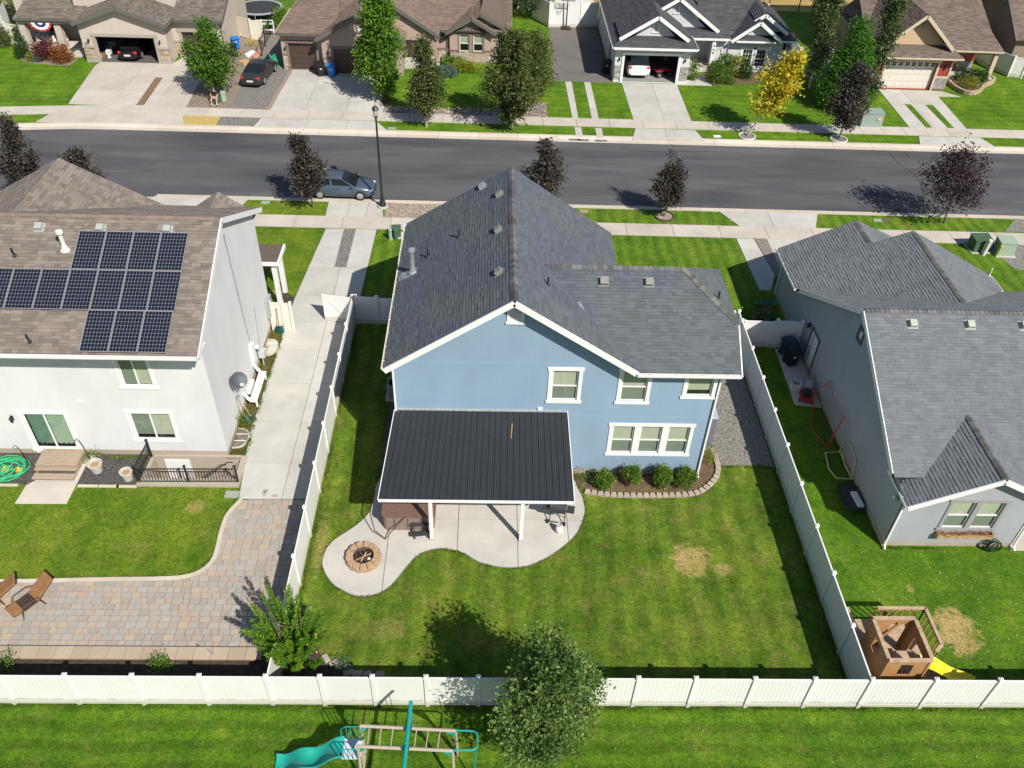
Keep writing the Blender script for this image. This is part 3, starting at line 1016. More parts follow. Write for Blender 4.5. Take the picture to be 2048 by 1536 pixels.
		for k, (P, th, sh) in enumerate(h.planes):
			if not sh:
				continue
			nn = nrm[k]
			up = (Vector((0, 0, 1)) - nn * nn.z).normalized()
			hx = up.cross(nn)
			O = P[0]
			q2 = [((p - O).dot(hx), (p - O).dot(up)) for p in P]
			if area2(q2) < 0:
				q2 = q2[::-1]
			b0, b1 = min(q[1] for q in q2), max(q[1] for q in q2)
			a0, a1 = min(q[0] for q in q2), max(q[0] for q in q2)
			nr = int((b1 - b0) / exp) + 1
			facing = (camp - O).dot(nn) > 0
			if not facing:
				continue
			for r in range(nr):
				bb = b0 + r * exp
				x = a0 - rg.random() * 0.4
				while x < a1:
					w = rg.choice(widths)
					ti = rg.randrange(len(tints))
					hi = rg.random() < 0.45
					q = clip_rect(list(q2), x, bb, x + w, bb + exp)
					x += w
					if len(q) < 3 or abs(area2(q)) < 1e-4:
						continue
					full = abs(abs(area2(q)) - w * exp) < 1e-5
					c = O + hx * (x - w / 2) + up * (bb + exp / 2)
					if all(covered(c + hx * (w * .5 * sa) + up * (exp * .5 * sb), k) for sa in (-1, 1) for sb in (-1, 1)):
						continue
					lf = lift + (0.012 if hi else 0.0)
					if full and singles:
						cand.append(((c - camp).length, c, hx, up, nn, w, ti, hi, lf))
						continue
					rest.tint = tints[ti]
					h._tab(rest, [(p[0], p[1]) for p in q], O, hx, up, nn, bb, exp, lf)
		cand.sort(key=lambda t: t[0])
		ms = {}
		base = WL[h.o.name]
		for i, (_, c, hx, up, nn, w, ti, hi, lf) in enumerate(cand):
			if i < singles:
				key = (w, ti, hi)
				if key not in ms:
					b = B(); b.tint = tints[ti]
					h._tab(b, [(-w / 2, -exp / 2), (w / 2, -exp / 2), (w / 2, exp / 2), (-w / 2, exp / 2)], Vector((0, 0, 0)), Vector((1, 0, 0)), Vector((0, 1, 0)), Vector((0, 0, 1)), -exp / 2, exp, lf)
					ms[key] = b.mesh('shingle', m)
				o = bpy.data.objects.new('shingle', ms[key])
				COL.objects.link(o)
				o.parent = roof
				c2 = c - base
				o.matrix_local = Matrix(((hx.x, up.x, nn.x, c2.x), (hx.y, up.y, nn.y, c2.y), (hx.z, up.z, nn.z, c2.z), (0, 0, 0, 1)))
			else:
				rest.tint = tints[ti]
				h._tab(rest, [(-w / 2, -exp / 2), (w / 2, -exp / 2), (w / 2, exp / 2), (-w / 2, exp / 2)], c, hx, up, nn, -exp / 2, exp, lf)
		if rest.f:
			rest.build('shingles', m, roof, kind='stuff')
		return roof

	@staticmethod
	def _tab(b, q, O, hx, up, nn, b0, exp, lf):
		if area2(q) < 0:
			q = q[::-1]
		vs = []
		for (x, y) in q:
			z = 0.002 + (lf - 0.002) * (1 - (y - b0) / exp)
			vs.append(O + hx * x + up * y + nn * z)
		n = len(vs)
		lo = [O + hx * x + up * y - nn * 0.002 for (x, y) in q]
		fs = [tuple(range(n))]
		for i in range(n):
			j = (i + 1) % n
			if q[i][1] < b0 + exp * 0.9 or q[j][1] < b0 + exp * 0.9:
				fs.append((i, n + i, n + j, j))
		b.add(vs + lo, fs)

	def ridge_caps(h, p, q, m, tints, w=0.30, step=0.21, up=(0, 0, 1), slope=0.62, seed=2):
		rg = random.Random(seed)
		p, q = Vector(p), Vector(q)
		d = (q - p)
		L = d.length
		d.normalize()
		s = d.cross(Vector(up)).normalized()
		u = s.cross(d)
		n = int(L / step)
		ms = {}
		base = WL[h.o.name]
		for i in range(n):
			ti = rg.randrange(len(tints))
			if ti not in ms:
				b = B(); b.tint = tints[ti]
				k = 0.5 * w
				rows = []
				for (yy, lz) in ((0, 0.035), (step * 1.15, 0.012)):
					rows.append([(-k, yy, lz - k * slope), (-k * .35, yy, lz - k * .35 * slope + .008), (0, yy, lz + .012), (k * .35, yy, lz - k * .35 * slope + .008), (k, yy, lz - k * slope)])
				b.grid(rows[::-1])
				f = [tuple(v) for v in rows[0]]
				b.add(f + [(v[0], v[1], v[2] - .03) for v in f], [(i2, i2 + 1, 5 + i2 + 1, 5 + i2) for i2 in range(4)])
				ms[ti] = b.mesh('ridge_cap', m)
			o = bpy.data.objects.new('ridge_cap', ms[ti])
			COL.objects.link(o)
			o.parent = h.roof
			c = p + d * (i * step) - base
			o.matrix_local = Matrix(((s.x, d.x, u.x, c.x), (s.y, d.y, u.y, c.y), (s.z, d.z, u.z, c.z), (0, 0, 0, 1)))

	def gutter(h, p, q, out, m=WHITE, w=0.13, d=0.12):
		"""eaves trough from p to q; out = horizontal outward direction"""
		p, q, o = Vector(p), Vector(q), Vector((*out, 0)).normalized()
		b = B()
		c = (p + q) / 2
		Y = (q - p) / 2
		b.frame(c + o * (w - .012) - Vector((0, 0, d * .45)), o * .012, Y, Vector((0, 0, d * .5)))
		b.frame(c + o * .01 - Vector((0, 0, d * .45)), o * .01, Y, Vector((0, 0, d * .5)))
		b.frame(c + o * (w / 2) - Vector((0, 0, d * .9)), o * (w / 2), Y, Vector((0, 0, .012)))
		for sgn in (-1, 1):
			b.frame(c + sgn * (Y - Y.normalized() * .01) + o * (w / 2) - Vector((0, 0, d * .45)), o * (w / 2), Y.normalized() * .008, Vector((0, 0, d * .5)))
		n = max(1, int((q - p).length / 0.9))
		for i in range(n):
			t = (i + .5) / n
			b.frame(p.lerp(q, t) + o * (w / 2) - Vector((0, 0, .004)), o * (w / 2), Y.normalized() * .015, Vector((0, 0, .006)))
		g = b.build('gutter', m, h.o)
		B().frame(c + o * (w / 2) - Vector((0, 0, d * .55)), o * (w * .40), Y * .99, Vector((0, 0, .01))).build('sediment', GUTTER_IN, g)
		return g

	def rake(h, p, q, m=WHITE, w=0.05, d=0.24, name='rake_board'):
		p, q = Vector(p), Vector(q)
		B().beam(p, q, w, d, (0, 0, 1)).build(name, m, h.o)

	def downspout(h, path, m=WHITE, w=0.075):
		b = B()
		for i in range(len(path) - 1):
			b.beam(path[i], path[i + 1], w, w * .8, (0, 1, 0.01))
		b.build('downspout', m, h.o)

	def box_vent(h, c, nn, m, s=0.26, up=None):
		"""slant-topped roof vent on the plane with normal nn"""
		nn = Vector(nn).normalized()
		up = (Vector((0, 0, 1)) - nn * nn.z).normalized()
		hx = up.cross(nn)
		c = Vector(c)
		b = B()
		b.frame(c + nn * .018, hx * s * .95, up * s * .95, nn * .006)
		v = []
		for (x, y, z) in ((-.72, -.72, 0), (.72, -.72, 0), (.72, .72, 0), (-.72, .72, 0), (-.62, -.70, .78), (.62, -.70, .78), (.62, .6, .80), (-.62, .6, .80)):
			v.append(c + hx * x * s + up * y * s + nn * (z * s + .02))
		b.add(v, [(4, 5, 6, 7), (0, 1, 5, 4), (1, 2, 6, 5), (2, 3, 7, 6), (3, 0, 4, 7)])
		o = b.build('roof_vent', m, h.roof)
		return o

	def pipe(h, c, r=0.04, hgt=0.35, m=BLACK, lean=(0, 0, 0), cap=False, name='vent_pipe'):
		c = Vector(c)
		b = B()
		top = c + Vector((lean[0], lean[1], hgt))
		b.tube([c - Vector((0, 0, .08)), top], r, 8)
		b.lathe([(r * 2.4, -.03), (r * 2.2, .03), (r * 1.05, .10)], tuple(c), 8)
		if cap:
			b.tube([c, c + Vector((0, 0, hgt * .35))], [r * 1.7, r * 1.05], 10)
			b.lathe([(r * 1.5, 0), (r * 1.75, .05), (r * 1.6, .16), (r * .7, .19)], tuple(top), 12)
		return b.build(name, m, h.roof, smooth=False)

	def louvre(h, p, w, hh, facing, m=WHITE, m2=None, arch=False):
		"""gable vent: frame and slats, p = centre of its base on the wall face"""
		rz = math.atan2(facing[0], -facing[1])
		t = .09
		b = B()
		b.box(-w / 2 - t, -.05, 0, -w / 2, -.003, hh)
		b.box(w / 2, -.05, 0, w / 2 + t, -.003, hh)
		b.box(-w / 2 - t, -.05, hh, w / 2 + t, -.003, hh + t)
		b.box(-w / 2 - t - .04, -.07, -t, w / 2 + t + .04, -.003, 0)
		o = b.build('gable_vent', m2 or m, h.o, local=True)
		base = WL[h.o.name]
		o.location = (p[0] - base.x, p[1] - base.y, p[2])
		o.rotation_euler = (0, 0, rz)
		s = B()
		n = max(4, int(hh / .07))
		for i in range(n):
			z = hh * (i + .5) / n
			s.frame((0, -.025, z), (w / 2, 0, 0), (0, .018, -.014), (0, .003, .004))
		s.box(-w / 2, -.008, 0, w / 2, -.003, hh)
		s.build('louvre_slats', m, o, local=True)

	def garage_door(h, p0, p1, s0, s1, z1, m, lites=0, lite_grid=(2, 2), depth=0.18, rows=4, name='garage_door'):
		d = Vector((p1[0] - p0[0], p1[1] - p0[1], 0)).normalized()
		n = Vector((d.y, -d.x, 0))
		rz = math.atan2(d.y, d.x)
		w = s1 - s0
		o = B().box(0, depth + .01, 0, w, depth + .05, z1).build(name, m, h.o, local=True)
		base = WL[h.o.name]
		o.location = (p0[0] + d.x * s0 - base.x, p0[1] + d.y * s0 - base.y, 0.02)
		o.rotation_euler = (0, 0, rz)
		for r in range(rows):
			b = B()
			za, zb = z1 * r / rows + .012, z1 * (r + 1) / rows - .012
			b.box(.01, depth - .02, za, w - .01, depth + .008, zb)
			k = max(2, int(w / 0.62))
			for i in range(k):
				xa, xb = w * i / k + .07, w * (i + 1) / k - .07
				if not (lites and r == rows - 1):
					b.box(xa, depth - .032, za + .10, xb, depth - .018, zb - .10)
			b.build('door_panel', m, o, local=True)
		if lites:
			za, zb = z1 * (rows - 1) / rows + .14, z1 - .10
			for i in range(lites):
				xa, xb = w * i / lites + .10, w * (i + 1) / lites - .10
				g = B()
				nx, nz = lite_grid
				for a in range(nx):
					for c in range(nz):
						g.box(xa + (xb - xa) * a / nx + .02, depth - .034, za + (zb - za) * c / nz + .015, xa + (xb - xa) * (a + 1) / nx - .02, depth - .022, za + (zb - za) * (c + 1) / nz - .015)
				g.build('door_lite', DARKROOM_GLOSS, o, local=True)
		return o

	def sconce(h, p, facing, m=BLACK):
		fx = Vector((*facing, 0)).normalized()
		p = Vector(p)
		b = B()
		b.frame(p + fx * .02, Vector((fx.y, -fx.x, 0)) * .05, fx * .02, Vector((0, 0, .13)))
		b.lathe([(.02, -.16), (.055, -.13), (.075, .02), (.09, .05), (.03, .13), (.01, .17)], tuple(p + fx * .13), 8)
		b.beam(p + fx * .03 + Vector((0, 0, .1)), p + fx * .13 + Vector((0, 0, .16)), .02, .02)
		b.build('wall_lantern', m, h.o)

	def stones(h, p0, p1, s0, s1, z0, z1, mats_t, m, size=(0.34, 0.12), seed=1, name='stone_veneer', thick=0.05, irregular=False):
		"""courses of ledgestone standing proud of the wall"""
		d = Vector((p1[0] - p0[0], p1[1] - p0[1], 0)).normalized()
		n = Vector((d.y, -d.x, 0))
		rg = random.Random(seed)
		b = B()
		b.tint = (0.25, 0.23, 0.21)
		o = Vector((p0[0], p0[1], 0))
		b.frame(o + d * ((s0 + s1) / 2) + n * .008 + Vector((0, 0, (z0 + z1) / 2)), d * ((s1 - s0) / 2), n * .006, Vector((0, 0, (z1 - z0) / 2)))
		z = z0
		while z < z1 - .02:
			hh = min(size[1] * rg.uniform(.7, 1.3), z1 - z)
			s = s0
			while s < s1 - .02:
				w = min(size[0] * rg.uniform(.5, 1.5), s1 - s)
				b.tint = rg.choice(mats_t)
				t = thick * rg.uniform(.5, 1.0)
				b.frame(o + d * (s + w / 2) + n * (t / 2 + .014) + Vector((0, 0, z + hh / 2)), d * (w / 2 - .008), n * (t / 2), Vector((0, 0, hh / 2 - .008)))
				s += w
			z += hh
		b.build(name, m, h.o)

DARKROOM_GLOSS = mat('dark_glass', (0.02, 0.024, 0.028), 0.08, 0.0)

def shades(c, amt, n=6, seed=1, warm=0.02):
	r = random.Random(seed)
	out = []
	for i in range(n):
		k = 1 + amt * (2 * i / (n - 1) - 1)
		w = r.uniform(-warm, warm)
		out.append((c[0] * k * (1 + w), c[1] * k, c[2] * k * (1 - w)))
	return out

SH = mat('asphalt_shingle', (1, 1, 1), 0.95, 0.16, 1.1, 0.25, 110, tint=True, spec=0.1)

def patchy(name):
	"""shingles that weathered to a greener grey in broad patches"""
	m, n, N, L, P = _nodes(name)
	pos = N.new('ShaderNodeNewGeometry').outputs['Position']
	a = N.new('ShaderNodeAttribute')
	a.attribute_name = 'tint'
	f = _noise(N, L, 0.33, 3, 0.5, pos)
	k = _ramp(N, L, f, [(0.44, (0.96, 0.99, 1.06)), (0.56, (1.06, 1.07, 1.0))])
	c = _mix(N, L, 1.0, a.outputs['Color'], k, 'MULTIPLY')
	g = _noise(N, L, 90, 2, 0.7, pos)
	c = _mix(N, L, 1.0, c, _ramp(N, L, g, [(0.3, (0.8,) * 3), (0.7, (1.2,) * 3)]), 'MULTIPLY')
	L.new(c, P.inputs['Base Color'])
	P.inputs['Roughness'].default_value = 0.92
	P.inputs['Specular IOR Level'].default_value = 0.12
	return m

SH_BLUE = patchy('asphalt_shingle_patchy')
DECK_D = mat('roof_deck_dark', (0.05, 0.05, 0.055), 0.95, 0.1)
DECK_B = mat('roof_deck_brown', (0.12, 0.09, 0.07), 0.95, 0.1)
T_BLUE = shades((0.100, 0.109, 0.124), 0.12)
T_WHITE = shades((0.225, 0.188, 0.162), 0.20, 7, 3, 0.03)
T_GRAY = shades((0.172, 0.184, 0.197), 0.09)

# ================================================================== the blue house
blue = House('blue_house', 'two storey blue stucco house with dark shingle roof and white trimmed windows', (3, 31))
BLUE = stucco('blue_stucco', (0.235, 0.330, 0.437))
P0, P1 = (-3.78, 26.1), (9.5, 26.1)
L0 = 3.78
wins = [(2.60 + L0, 3.68 + L0, 4.42, 6.03), (5.46 + L0, 6.52 + L0, 4.42, 6.03), (8.15 + L0, 9.22 + L0, 4.76, 5.98),
		(5.37 + L0, 8.70 + L0, 1.37, 3.00)]
blue.wall(P0, P1, [(0, .3), (13.28, .3), (13.28, 6.62), (9.16, 6.62), (4.72, 9.62), (0, 6.46)], BLUE, wins)
blue.window(P0, P1, *wins[0], blind_drop=0.98)
blue.window(P0, P1, *wins[1], blind_drop=0.98)
blue.window(P0, P1, *wins[2], kind='fixed', blind_drop=0.8)
blue.window(P0, P1, *wins[3], units=3, gap=0.26, blind_drop=0.97)
blue.wall((9.5, 26.1), (9.5, 32.6), [(0, .3), (6.5, .3), (6.5, 6.62), (5.0, 7.58), (1.36, 7.58), (0, 6.62)], BLUE)
blue.wall((9.5, 32.6), (5.5, 32.6), [(0, .3), (4, .3), (4, 6.5), (0, 6.5)], BLUE)
blue.wall((5.5, 32.6), (5.5, 35.6), [(0, .3), (3, .3), (3, 6.5), (0, 6.5)], BLUE)
blue.wall((5.5, 35.6), (-3.78, 35.6), [(0, .3), (9.28, .3), (9.28, 6.46), (4.56, 9.6), (0, 6.5)], BLUE)
blue.wall((-3.78, 35.6), (-3.78, 26.1), [(0, .3), (9.5, .3), (9.5, 6.46), (0, 6.46)], BLUE)
b = B()
b.box(-3.77, 26.115, -0.2, 9.49, 32.585, 0.302); b.box(-3.765, 32.59, -0.2, 5.49, 35.585, 0.302)
b.build('foundation', FOUND, blue.o)
JOINT = mat('stucco_joint', (0.27, 0.39, 0.54), 0.9, 0.05)
b = B()
for z in (3.53, 6.36):
	b.box(-3.7 if z > 6 else 3.5, 26.095, z, 9.45 if z < 6 else 5.0, 26.099, z + .02)
for (xx, za, zb) in ((1.62, 3.9, 6.2), (5.55, 3.1, 4.2), (5.35, .35, 1.2)):
	b.box(xx, 26.095, za, xx + .02, 26.099, zb)
b.build('stucco_joint', JOINT, blue.o)
sl = 0.671
zz = lambda y: 6.43 + sl * (y - 25.55)
blue.plane([(-4.07, 25.55, 6.44), (0.94, 25.55, 9.80), (0.94, 36.1, 9.80), (-4.07, 36.6, 6.44)])
blue.plane([(0.94, 25.55, 9.80), (5.87, 25.55, 6.49), (5.87, 36.0, 6.49), (0.94, 36.1, 9.80)])
blue.plane([(5.80, 25.55, zz(25.55)), (10.05, 25.55, zz(25.55)), (10.05, 27.3, zz(27.3)), (7.94, 29.28, zz(29.28)), (2.24, 29.28, zz(29.28))])
blue.plane([(10.05, 27.3, zz(27.3)), (10.05, 31.26, zz(27.3)), (7.94, 29.28, zz(29.28))])
blue.plane([(2.24, 29.28, zz(29.28)), (7.94, 29.28, zz(29.28)), (10.05, 31.26, zz(27.3)), (10.05, 33.0, zz(25.55)), (5.5, 33.0, zz(25.55))])
blue.roof_done(SH_BLUE, DECK_D, T_BLUE, singles=300, seed=11)
blue.ridge_caps((0.94, 25.6, 9.81), (0.94, 36.0, 9.81), SH_BLUE, shades((0.12, 0.115, 0.115), 0.35))
blue.ridge_caps((2.3, 29.28, zz(29.28) + .01), (7.9, 29.28, zz(29.28) + .01), SH_BLUE, shades((0.115, 0.115, 0.115), 0.3))
blue.ridge_caps((10.03, 27.32, zz(27.3) + .01), (7.94, 29.28, zz(29.28) + .01), SH_BLUE, shades((0.12, 0.12, 0.115), 0.3), slope=0.35)
n = Vector((-sl, 0, 1))
VG = mat('vent_olive', (0.20, 0.21, 0.18), 0.6, 0.1)
for p in ((0.42, 34.1, 9.45), (0.38, 31.1, 9.42), (0.40, 27.9, 9.43)):
	blue.box_vent(p, n, VG, 0.21)
for p in ((4.63, 28.72, zz(28.72)), (6.47, 28.72, zz(28.72))):
	blue.box_vent(p, (0, -sl, 1), VG, 0.23)
blue.box_vent((-.35, 35.75, 8.93), n, GALV, .22)
blue.pipe((-1.36, 32.4, 8.25), hgt=.42)
blue.pipe((-2.74, 32.2, 7.33), hgt=.42)
blue.pipe((2.32, 27.95, 8.87), hgt=.36)
blue.pipe((9.36, 28.4, 7.98), hgt=.42)
blue.pipe((-3.37, 31.6, 6.92), 0.09, 1.05, GALV, cap=True, name='flue')
B().slab([(-3.2, 31.85, 7.05), (-3.2, 31.3, 7.05), (-4.02, 31.5, 6.50), (-4.02, 32.1, 6.50)], .004).build('flashing', GALV, blue.roof)
B().slab([(3.45, 27.45, zz(27.45) + .03), (3.95, 27.45, zz(27.45) + .03), (3.7, 27.95, zz(27.95) + .03), (3.2, 27.95, zz(27.95) + .03)], .006).build('shingle_patch', mat('shingle_patch', (0.22, 0.23, 0.24), .8, .1), blue.roof)
blue.gutter((-4.07, 25.6, 6.42), (-4.07, 36.5, 6.42), (-1, 0))
blue.gutter((5.9, 25.55, 6.40), (10.05, 25.55, 6.40), (0, -1))
blue.rake((-4.08, 25.53, 6.31), (0.94, 25.53, 9.67))
blue.rake((0.94, 25.53, 9.67), (5.90, 25.53, 6.35))
blue.rake((10.07, 25.5, zz(25.5) - .12), (10.07, 27.3, zz(27.3) - .12))
b = B()
b.slab([(-4.05, 25.56, 6.26), (0.94, 25.56, 9.60), (0.94, 26.09, 9.60), (-4.05, 26.09, 6.26)], .02)
b.slab([(0.94, 25.56, 9.60), (5.85, 25.56, 6.30), (5.85, 26.09, 6.30), (0.94, 26.09, 9.60)], .02)
b.box(5.9, 25.6, 6.22, 10.03, 26.09, 6.25)
b.build('soffit', WHITE, blue.o)
blue.downspout([(9.6, 25.62, 6.3), (9.6, 25.75, 6.15), (9.46, 26.03, 5.9), (9.46, 26.03, 0.25), (9.46, 25.85, 0.08)])
blue.downspout([(-4.0, 25.75, 6.2), (-3.80, 26.03, 5.95), (-3.80, 26.03, 0.3), (-3.80, 25.85, 0.12)])
blue.louvre((1.02, 26.1, 8.42), 0.48, 0.62, (0, -1))
B().box(2.10, 26.03, 3.84, 2.29, 26.096, 4.0).build('outlet_cover', WHITE, blue.o)
BTR = mat('door_white', (0.7, 0.7, 0.68), .5)

# ================================================================== the white house
white = House('white_house', 'two storey white stucco house with brown shingle roof and solar panels', (-17, 32))
WST = stucco('white_stucco', (0.62, 0.622, 0.622))
Q0, Q1 = (-27.0, 26.92), (-11.6, 26.92)
LW = 27.0
ww = [(-15.16 + LW, -13.95 + LW, 4.12, 5.86), (-15.40 + LW, -13.70 + LW, 1.00, 2.58), (-19.98 + LW, -18.2 + LW, 0.36, 2.46)]
white.wall(Q0, Q1, [(0, .3), (15.4, .3), (15.4, 6.95), (0, 6.95)], WST, ww)
white.window(Q0, Q1, *ww[0], kind='slider', blind_drop=.97)
white.window(Q0, Q1, *ww[1], kind='slider', blind_drop=.86)
CURT = mat('green_curtain', (0.40, 0.55, 0.46), .9, .05)
wo = white.window(Q0, Q1, *ww[2], kind='slider', blind=None, glass=(1, 1), name='sliding_door')
for (xa, xb) in ((.10, .80), (.92, 1.66)):
	rows = []
	for z in (0.22, 2.04):
		rows.append([(xa + (xb - xa) * i / 24, .11 + .022 * math.sin(i * 2.1), z + (.04 * math.sin(i * .9) if z < 1 else 0)) for i in range(25)])
	B().grid(rows).build('curtain', CURT, wo, local=True)
white.wall((-11.6, 26.92), (-11.6, 36.9), [(0, .3), (9.98, .3), (9.98, 6.75), (4.68, 9.25), (0, 6.95)], WST)
white.wall((-11.6, 36.9), (-27, 36.9), [(0, .3), (15.4, .3), (15.4, 6.75), (0, 6.75)], WST)
b = B()
b.box(-26.9, 26.94, -.2, -11.62, 36.88, .302)
b.build('foundation', FOUND, white.o)
ps = 0.475
zw = lambda y: 9.46 - ps * abs(y - 31.59)
white.plane([(-27.5, 25.80, zw(25.8)), (-11.3, 25.80, zw(25.8)), (-11.3, 31.59, 9.46), (-27.5, 31.59, 9.46)])
white.plane([(-27.5, 31.59, 9.46), (-11.3, 31.59, 9.46), (-11.3, 37.4, zw(37.4)), (-27.5, 37.4, zw(37.4))])
white.plane([(-20.31, 31.2, 9.12), (-20.31, 37.35, 9.12), (-15.86, 37.35, 6.70), (-15.86, 36.4, 6.70)])
white.plane([(-20.31, 31.2, 9.12), (-24.8, 36.4, 6.70), (-24.8, 37.35, 6.70), (-20.31, 37.35, 9.12)])
white.plane([(-13.3, 34.0, 7.40), (-13.3, 37.6, 7.40), (-11.62, 37.6, 6.27), (-11.62, 35.8, 6.27)])
white.plane([(-13.3, 34.0, 7.40), (-15.05, 35.8, 6.22), (-15.05, 37.6, 6.22), (-13.3, 37.6, 7.40)])
white.plane([(-13.4, 38.30, 2.98), (-11.25, 38.30, 2.98), (-11.25, 40.0, 2.98), (-13.4, 40.0, 2.98)], th=.22)
white.roof_done(SH, DECK_B, T_WHITE, singles=300, seed=21, exp=.155)
white.ridge_caps((-27.3, 31.59, 9.47), (-11.35, 31.59, 9.47), SH, shades((0.215, 0.165, 0.14), .12), slope=.4)
white.rake((-11.28, 25.78, zw(25.8) - .13), (-11.28, 31.59, 9.33))
white.rake((-11.28, 31.59, 9.33), (-11.28, 37.42, zw(37.4) - .13))
white.gutter((-27.5, 25.8, zw(25.8) - .03), (-11.31, 25.8, zw(25.8) - .03), (0, -1))
b = B()
b.slab([(-27.4, 25.84, zw(25.8) - .19), (-11.32, 25.84, zw(25.8) - .19), (-11.32, 26.9, zw(25.8) - .17), (-27.4, 26.9, zw(25.8) - .17)], .02)
b.slab([(-11.59, 26.9, zw(26.9) - .17), (-11.31, 26.9, zw(26.9) - .17), (-11.31, 31.59, 9.28), (-11.59, 31.59, 9.28)], .02)
b.slab([(-11.59, 37.38, zw(37.38) - .17), (-11.31, 37.38, zw(37.38) - .17), (-11.31, 31.59, 9.28), (-11.59, 31.59, 9.28)], .02)
b.build('soffit', WHITE, white.o)
# front gables and porch beyond the ridge
white.rake((-15.85, 37.38, 6.40), (-20.31, 37.38, 8.82)); white.rake((-24.8, 37.38, 6.40), (-20.31, 37.38, 8.82))
white.wall((-12.0, 37.3), (-14.7, 37.3), [(0, 2.9), (2.7, 2.9), (2.7, 6.3), (1.35, 7.2), (0, 6.3)], WST)
white.wall((-16.3, 37.1), (-24.3, 37.1), [(0, .3), (8, .3), (8, 6.8), (4.0, 8.9), (0, 6.8)], WST)
b = B()
b.box(-13.4, 38.22, 2.74, -11.2, 38.34, 2.95); b.box(-11.27, 38.34, 2.74, -11.15, 40.1, 2.95)
b.build('porch_fascia', WHITE, white.o)
for (x_, y_) in ((-11.5, 38.5), (-11.5, 39.8), (-13.2, 39.8)):
	B().box(x_ - .12, y_ - .12, 0, x_ + .12, y_ + .12, 2.75).build('porch_post', WHITE, white.o)
VGR = mat('vent_grey', (0.36, 0.37, 0.36), .55, .08)
for p in ((-18.62, 31.0, zw(31.0)), (-16.12, 31.0, zw(31.0)), (-13.38, 31.0, zw(31.0))):
	white.box_vent(p, (0, -ps, 1), VGR, 0.22)
white.pipe((-17.35, 30.05, zw(30.05)), .09, .75, mat('vent_cream', (0.62, 0.60, 0.54), .5, .05), cap=True, name='flue')
white.pipe((-19.3, 29.75, zw(29.75)), hgt=.36, lean=(-.05, 0))
white.pipe((-17.83, 26.25, zw(26.25)), hgt=.36, lean=(-.05, 0))
# solar panels, each with frame and cells
CELL = mat('solar_cell', (0.008, 0.011, 0.028), .12, .1, 3, spec=.6)
GRIDM = mat('solar_grid', (0.24, 0.24, 0.22), .4, 0)
SFR = mat('solar_frame', (0.45, 0.46, 0.46), .35, 0, metal=.5)
SBACK = mat('solar_back', (0.02, 0.02, 0.02), .6, 0)
up = Vector((0, 1, ps)).normalized()
nn = Vector((0, -ps, 1)).normalized()
SW, SLN = 1.095, 1.835
sol_m = {}

def solar(xc, yb):
	"""one panel: bottom edge at y = yb, centred on xc"""
	if 'f' not in sol_m:
		f = B()
		f.box(-SW / 2, -SLN / 2, 0, SW / 2, SLN / 2, .03)
		sol_m['f'] = f.mesh('solar_panel', SBACK)
		r = B(); t = .016
		for (a, c, d, e) in ((-SW / 2, -SLN / 2, SW / 2, -SLN / 2 + t), (-SW / 2, SLN / 2 - t, SW / 2, SLN / 2), (-SW / 2, -SLN / 2 + t, -SW / 2 + t, SLN / 2 - t), (SW / 2 - t, -SLN / 2 + t, SW / 2, SLN / 2 - t)):
			r.box(a, c, .0301, d, e, .042)
		sol_m['r'] = r.mesh('panel_frame', SFR)
		g = B()
		g.add([(-SW / 2 + t, -SLN / 2 + t, .034), (SW / 2 - t, -SLN / 2 + t, .034), (SW / 2 - t, SLN / 2 - t, .034), (-SW / 2 + t, SLN / 2 - t, .034)], [(0, 1, 2, 3)])
		sol_m['g'] = g.mesh('cell_backing', GRIDM)
		c = B()
		nx, ny = 8, 11
		cw, ch = (SW - 2 * t - .02) / nx, (SLN - 2 * t - .02) / ny
		for i in range(nx):
			for j in range(ny):
				xa, ya = -SW / 2 + t + .01 + i * cw, -SLN / 2 + t + .01 + j * ch
				k, o_ = .0045, .014
				x0, x1, y0, y1 = xa + k, xa + cw - k, ya + k, ya + ch - k
				c.add([(x0 + o_, y0, .0365), (x1 - o_, y0, .0365), (x1, y0 + o_, .0365), (x1, y1 - o_, .0365), (x1 - o_, y1, .0365), (x0 + o_, y1, .0365), (x0, y1 - o_, .0365), (x0, y0 + o_, .0365)], [tuple(range(8))])
		sol_m['c'] = c.mesh('solar_cells', CELL)
	o = bpy.data.objects.new('solar_panel', sol_m['f'])
	COL.objects.link(o)
	o.parent = white.o
	ym = yb + SLN / 2 * up.y
	p = Vector((xc + 17, ym - 32, zw(ym))) + nn * .10
	o.matrix_local = Matrix(((1, up.x, nn.x, p.x), (0, up.y, nn.y, p.y), (0, up.z, nn.z, p.z), (0, 0, 0, 1)))
	for k, nm in (('r', 'panel_frame'), ('g', 'cell_backing'), ('c', 'solar_cells')):
		q = bpy.data.objects.new(nm, sol_m[k])
		COL.objects.link(q)
		q.parent = o

for i in range(4):
	solar(-16.35 + 1.115 * i, 29.17)
for i in range(-4, 4):
	solar(-16.33 + 1.115 * i, 27.50)
for i in range(3):
	solar(-15.27 + 1.115 * i, 25.83 + .02)
white.sconce((-20.44, 26.92, 2.2), (0, -1))
B().box(-17.35, 26.86, 3.14, -17.17, 26.915, 3.27).build('outlet_cover', WHITE, white.o)
B().box(-20.05, 26.86, .12, -19.88, 26.915, .24).build('outlet_cover', WHITE, white.o)
b = B(); b.tube([(-11.57, 32.27, 8.1), (-11.57, 32.63, 1.9)], .022, 6); b.tube([(-11.57, 32.27, 8.1), (-11.57, 32.27, 8.25)], .05, 6)
b.tube([(-11.57, 33.9, .8), (-11.57, 34.3, 3.0)], .012, 5)
b.build('conduit', GALV, white.o)
METAL = mat('meter_grey', (0.50, 0.52, 0.53), .5, .1)
mb_ = B().box(-11.6, 32.35, 1.0, -11.44, 32.72, 2.0).build('meter_box', WHITE, white.o)
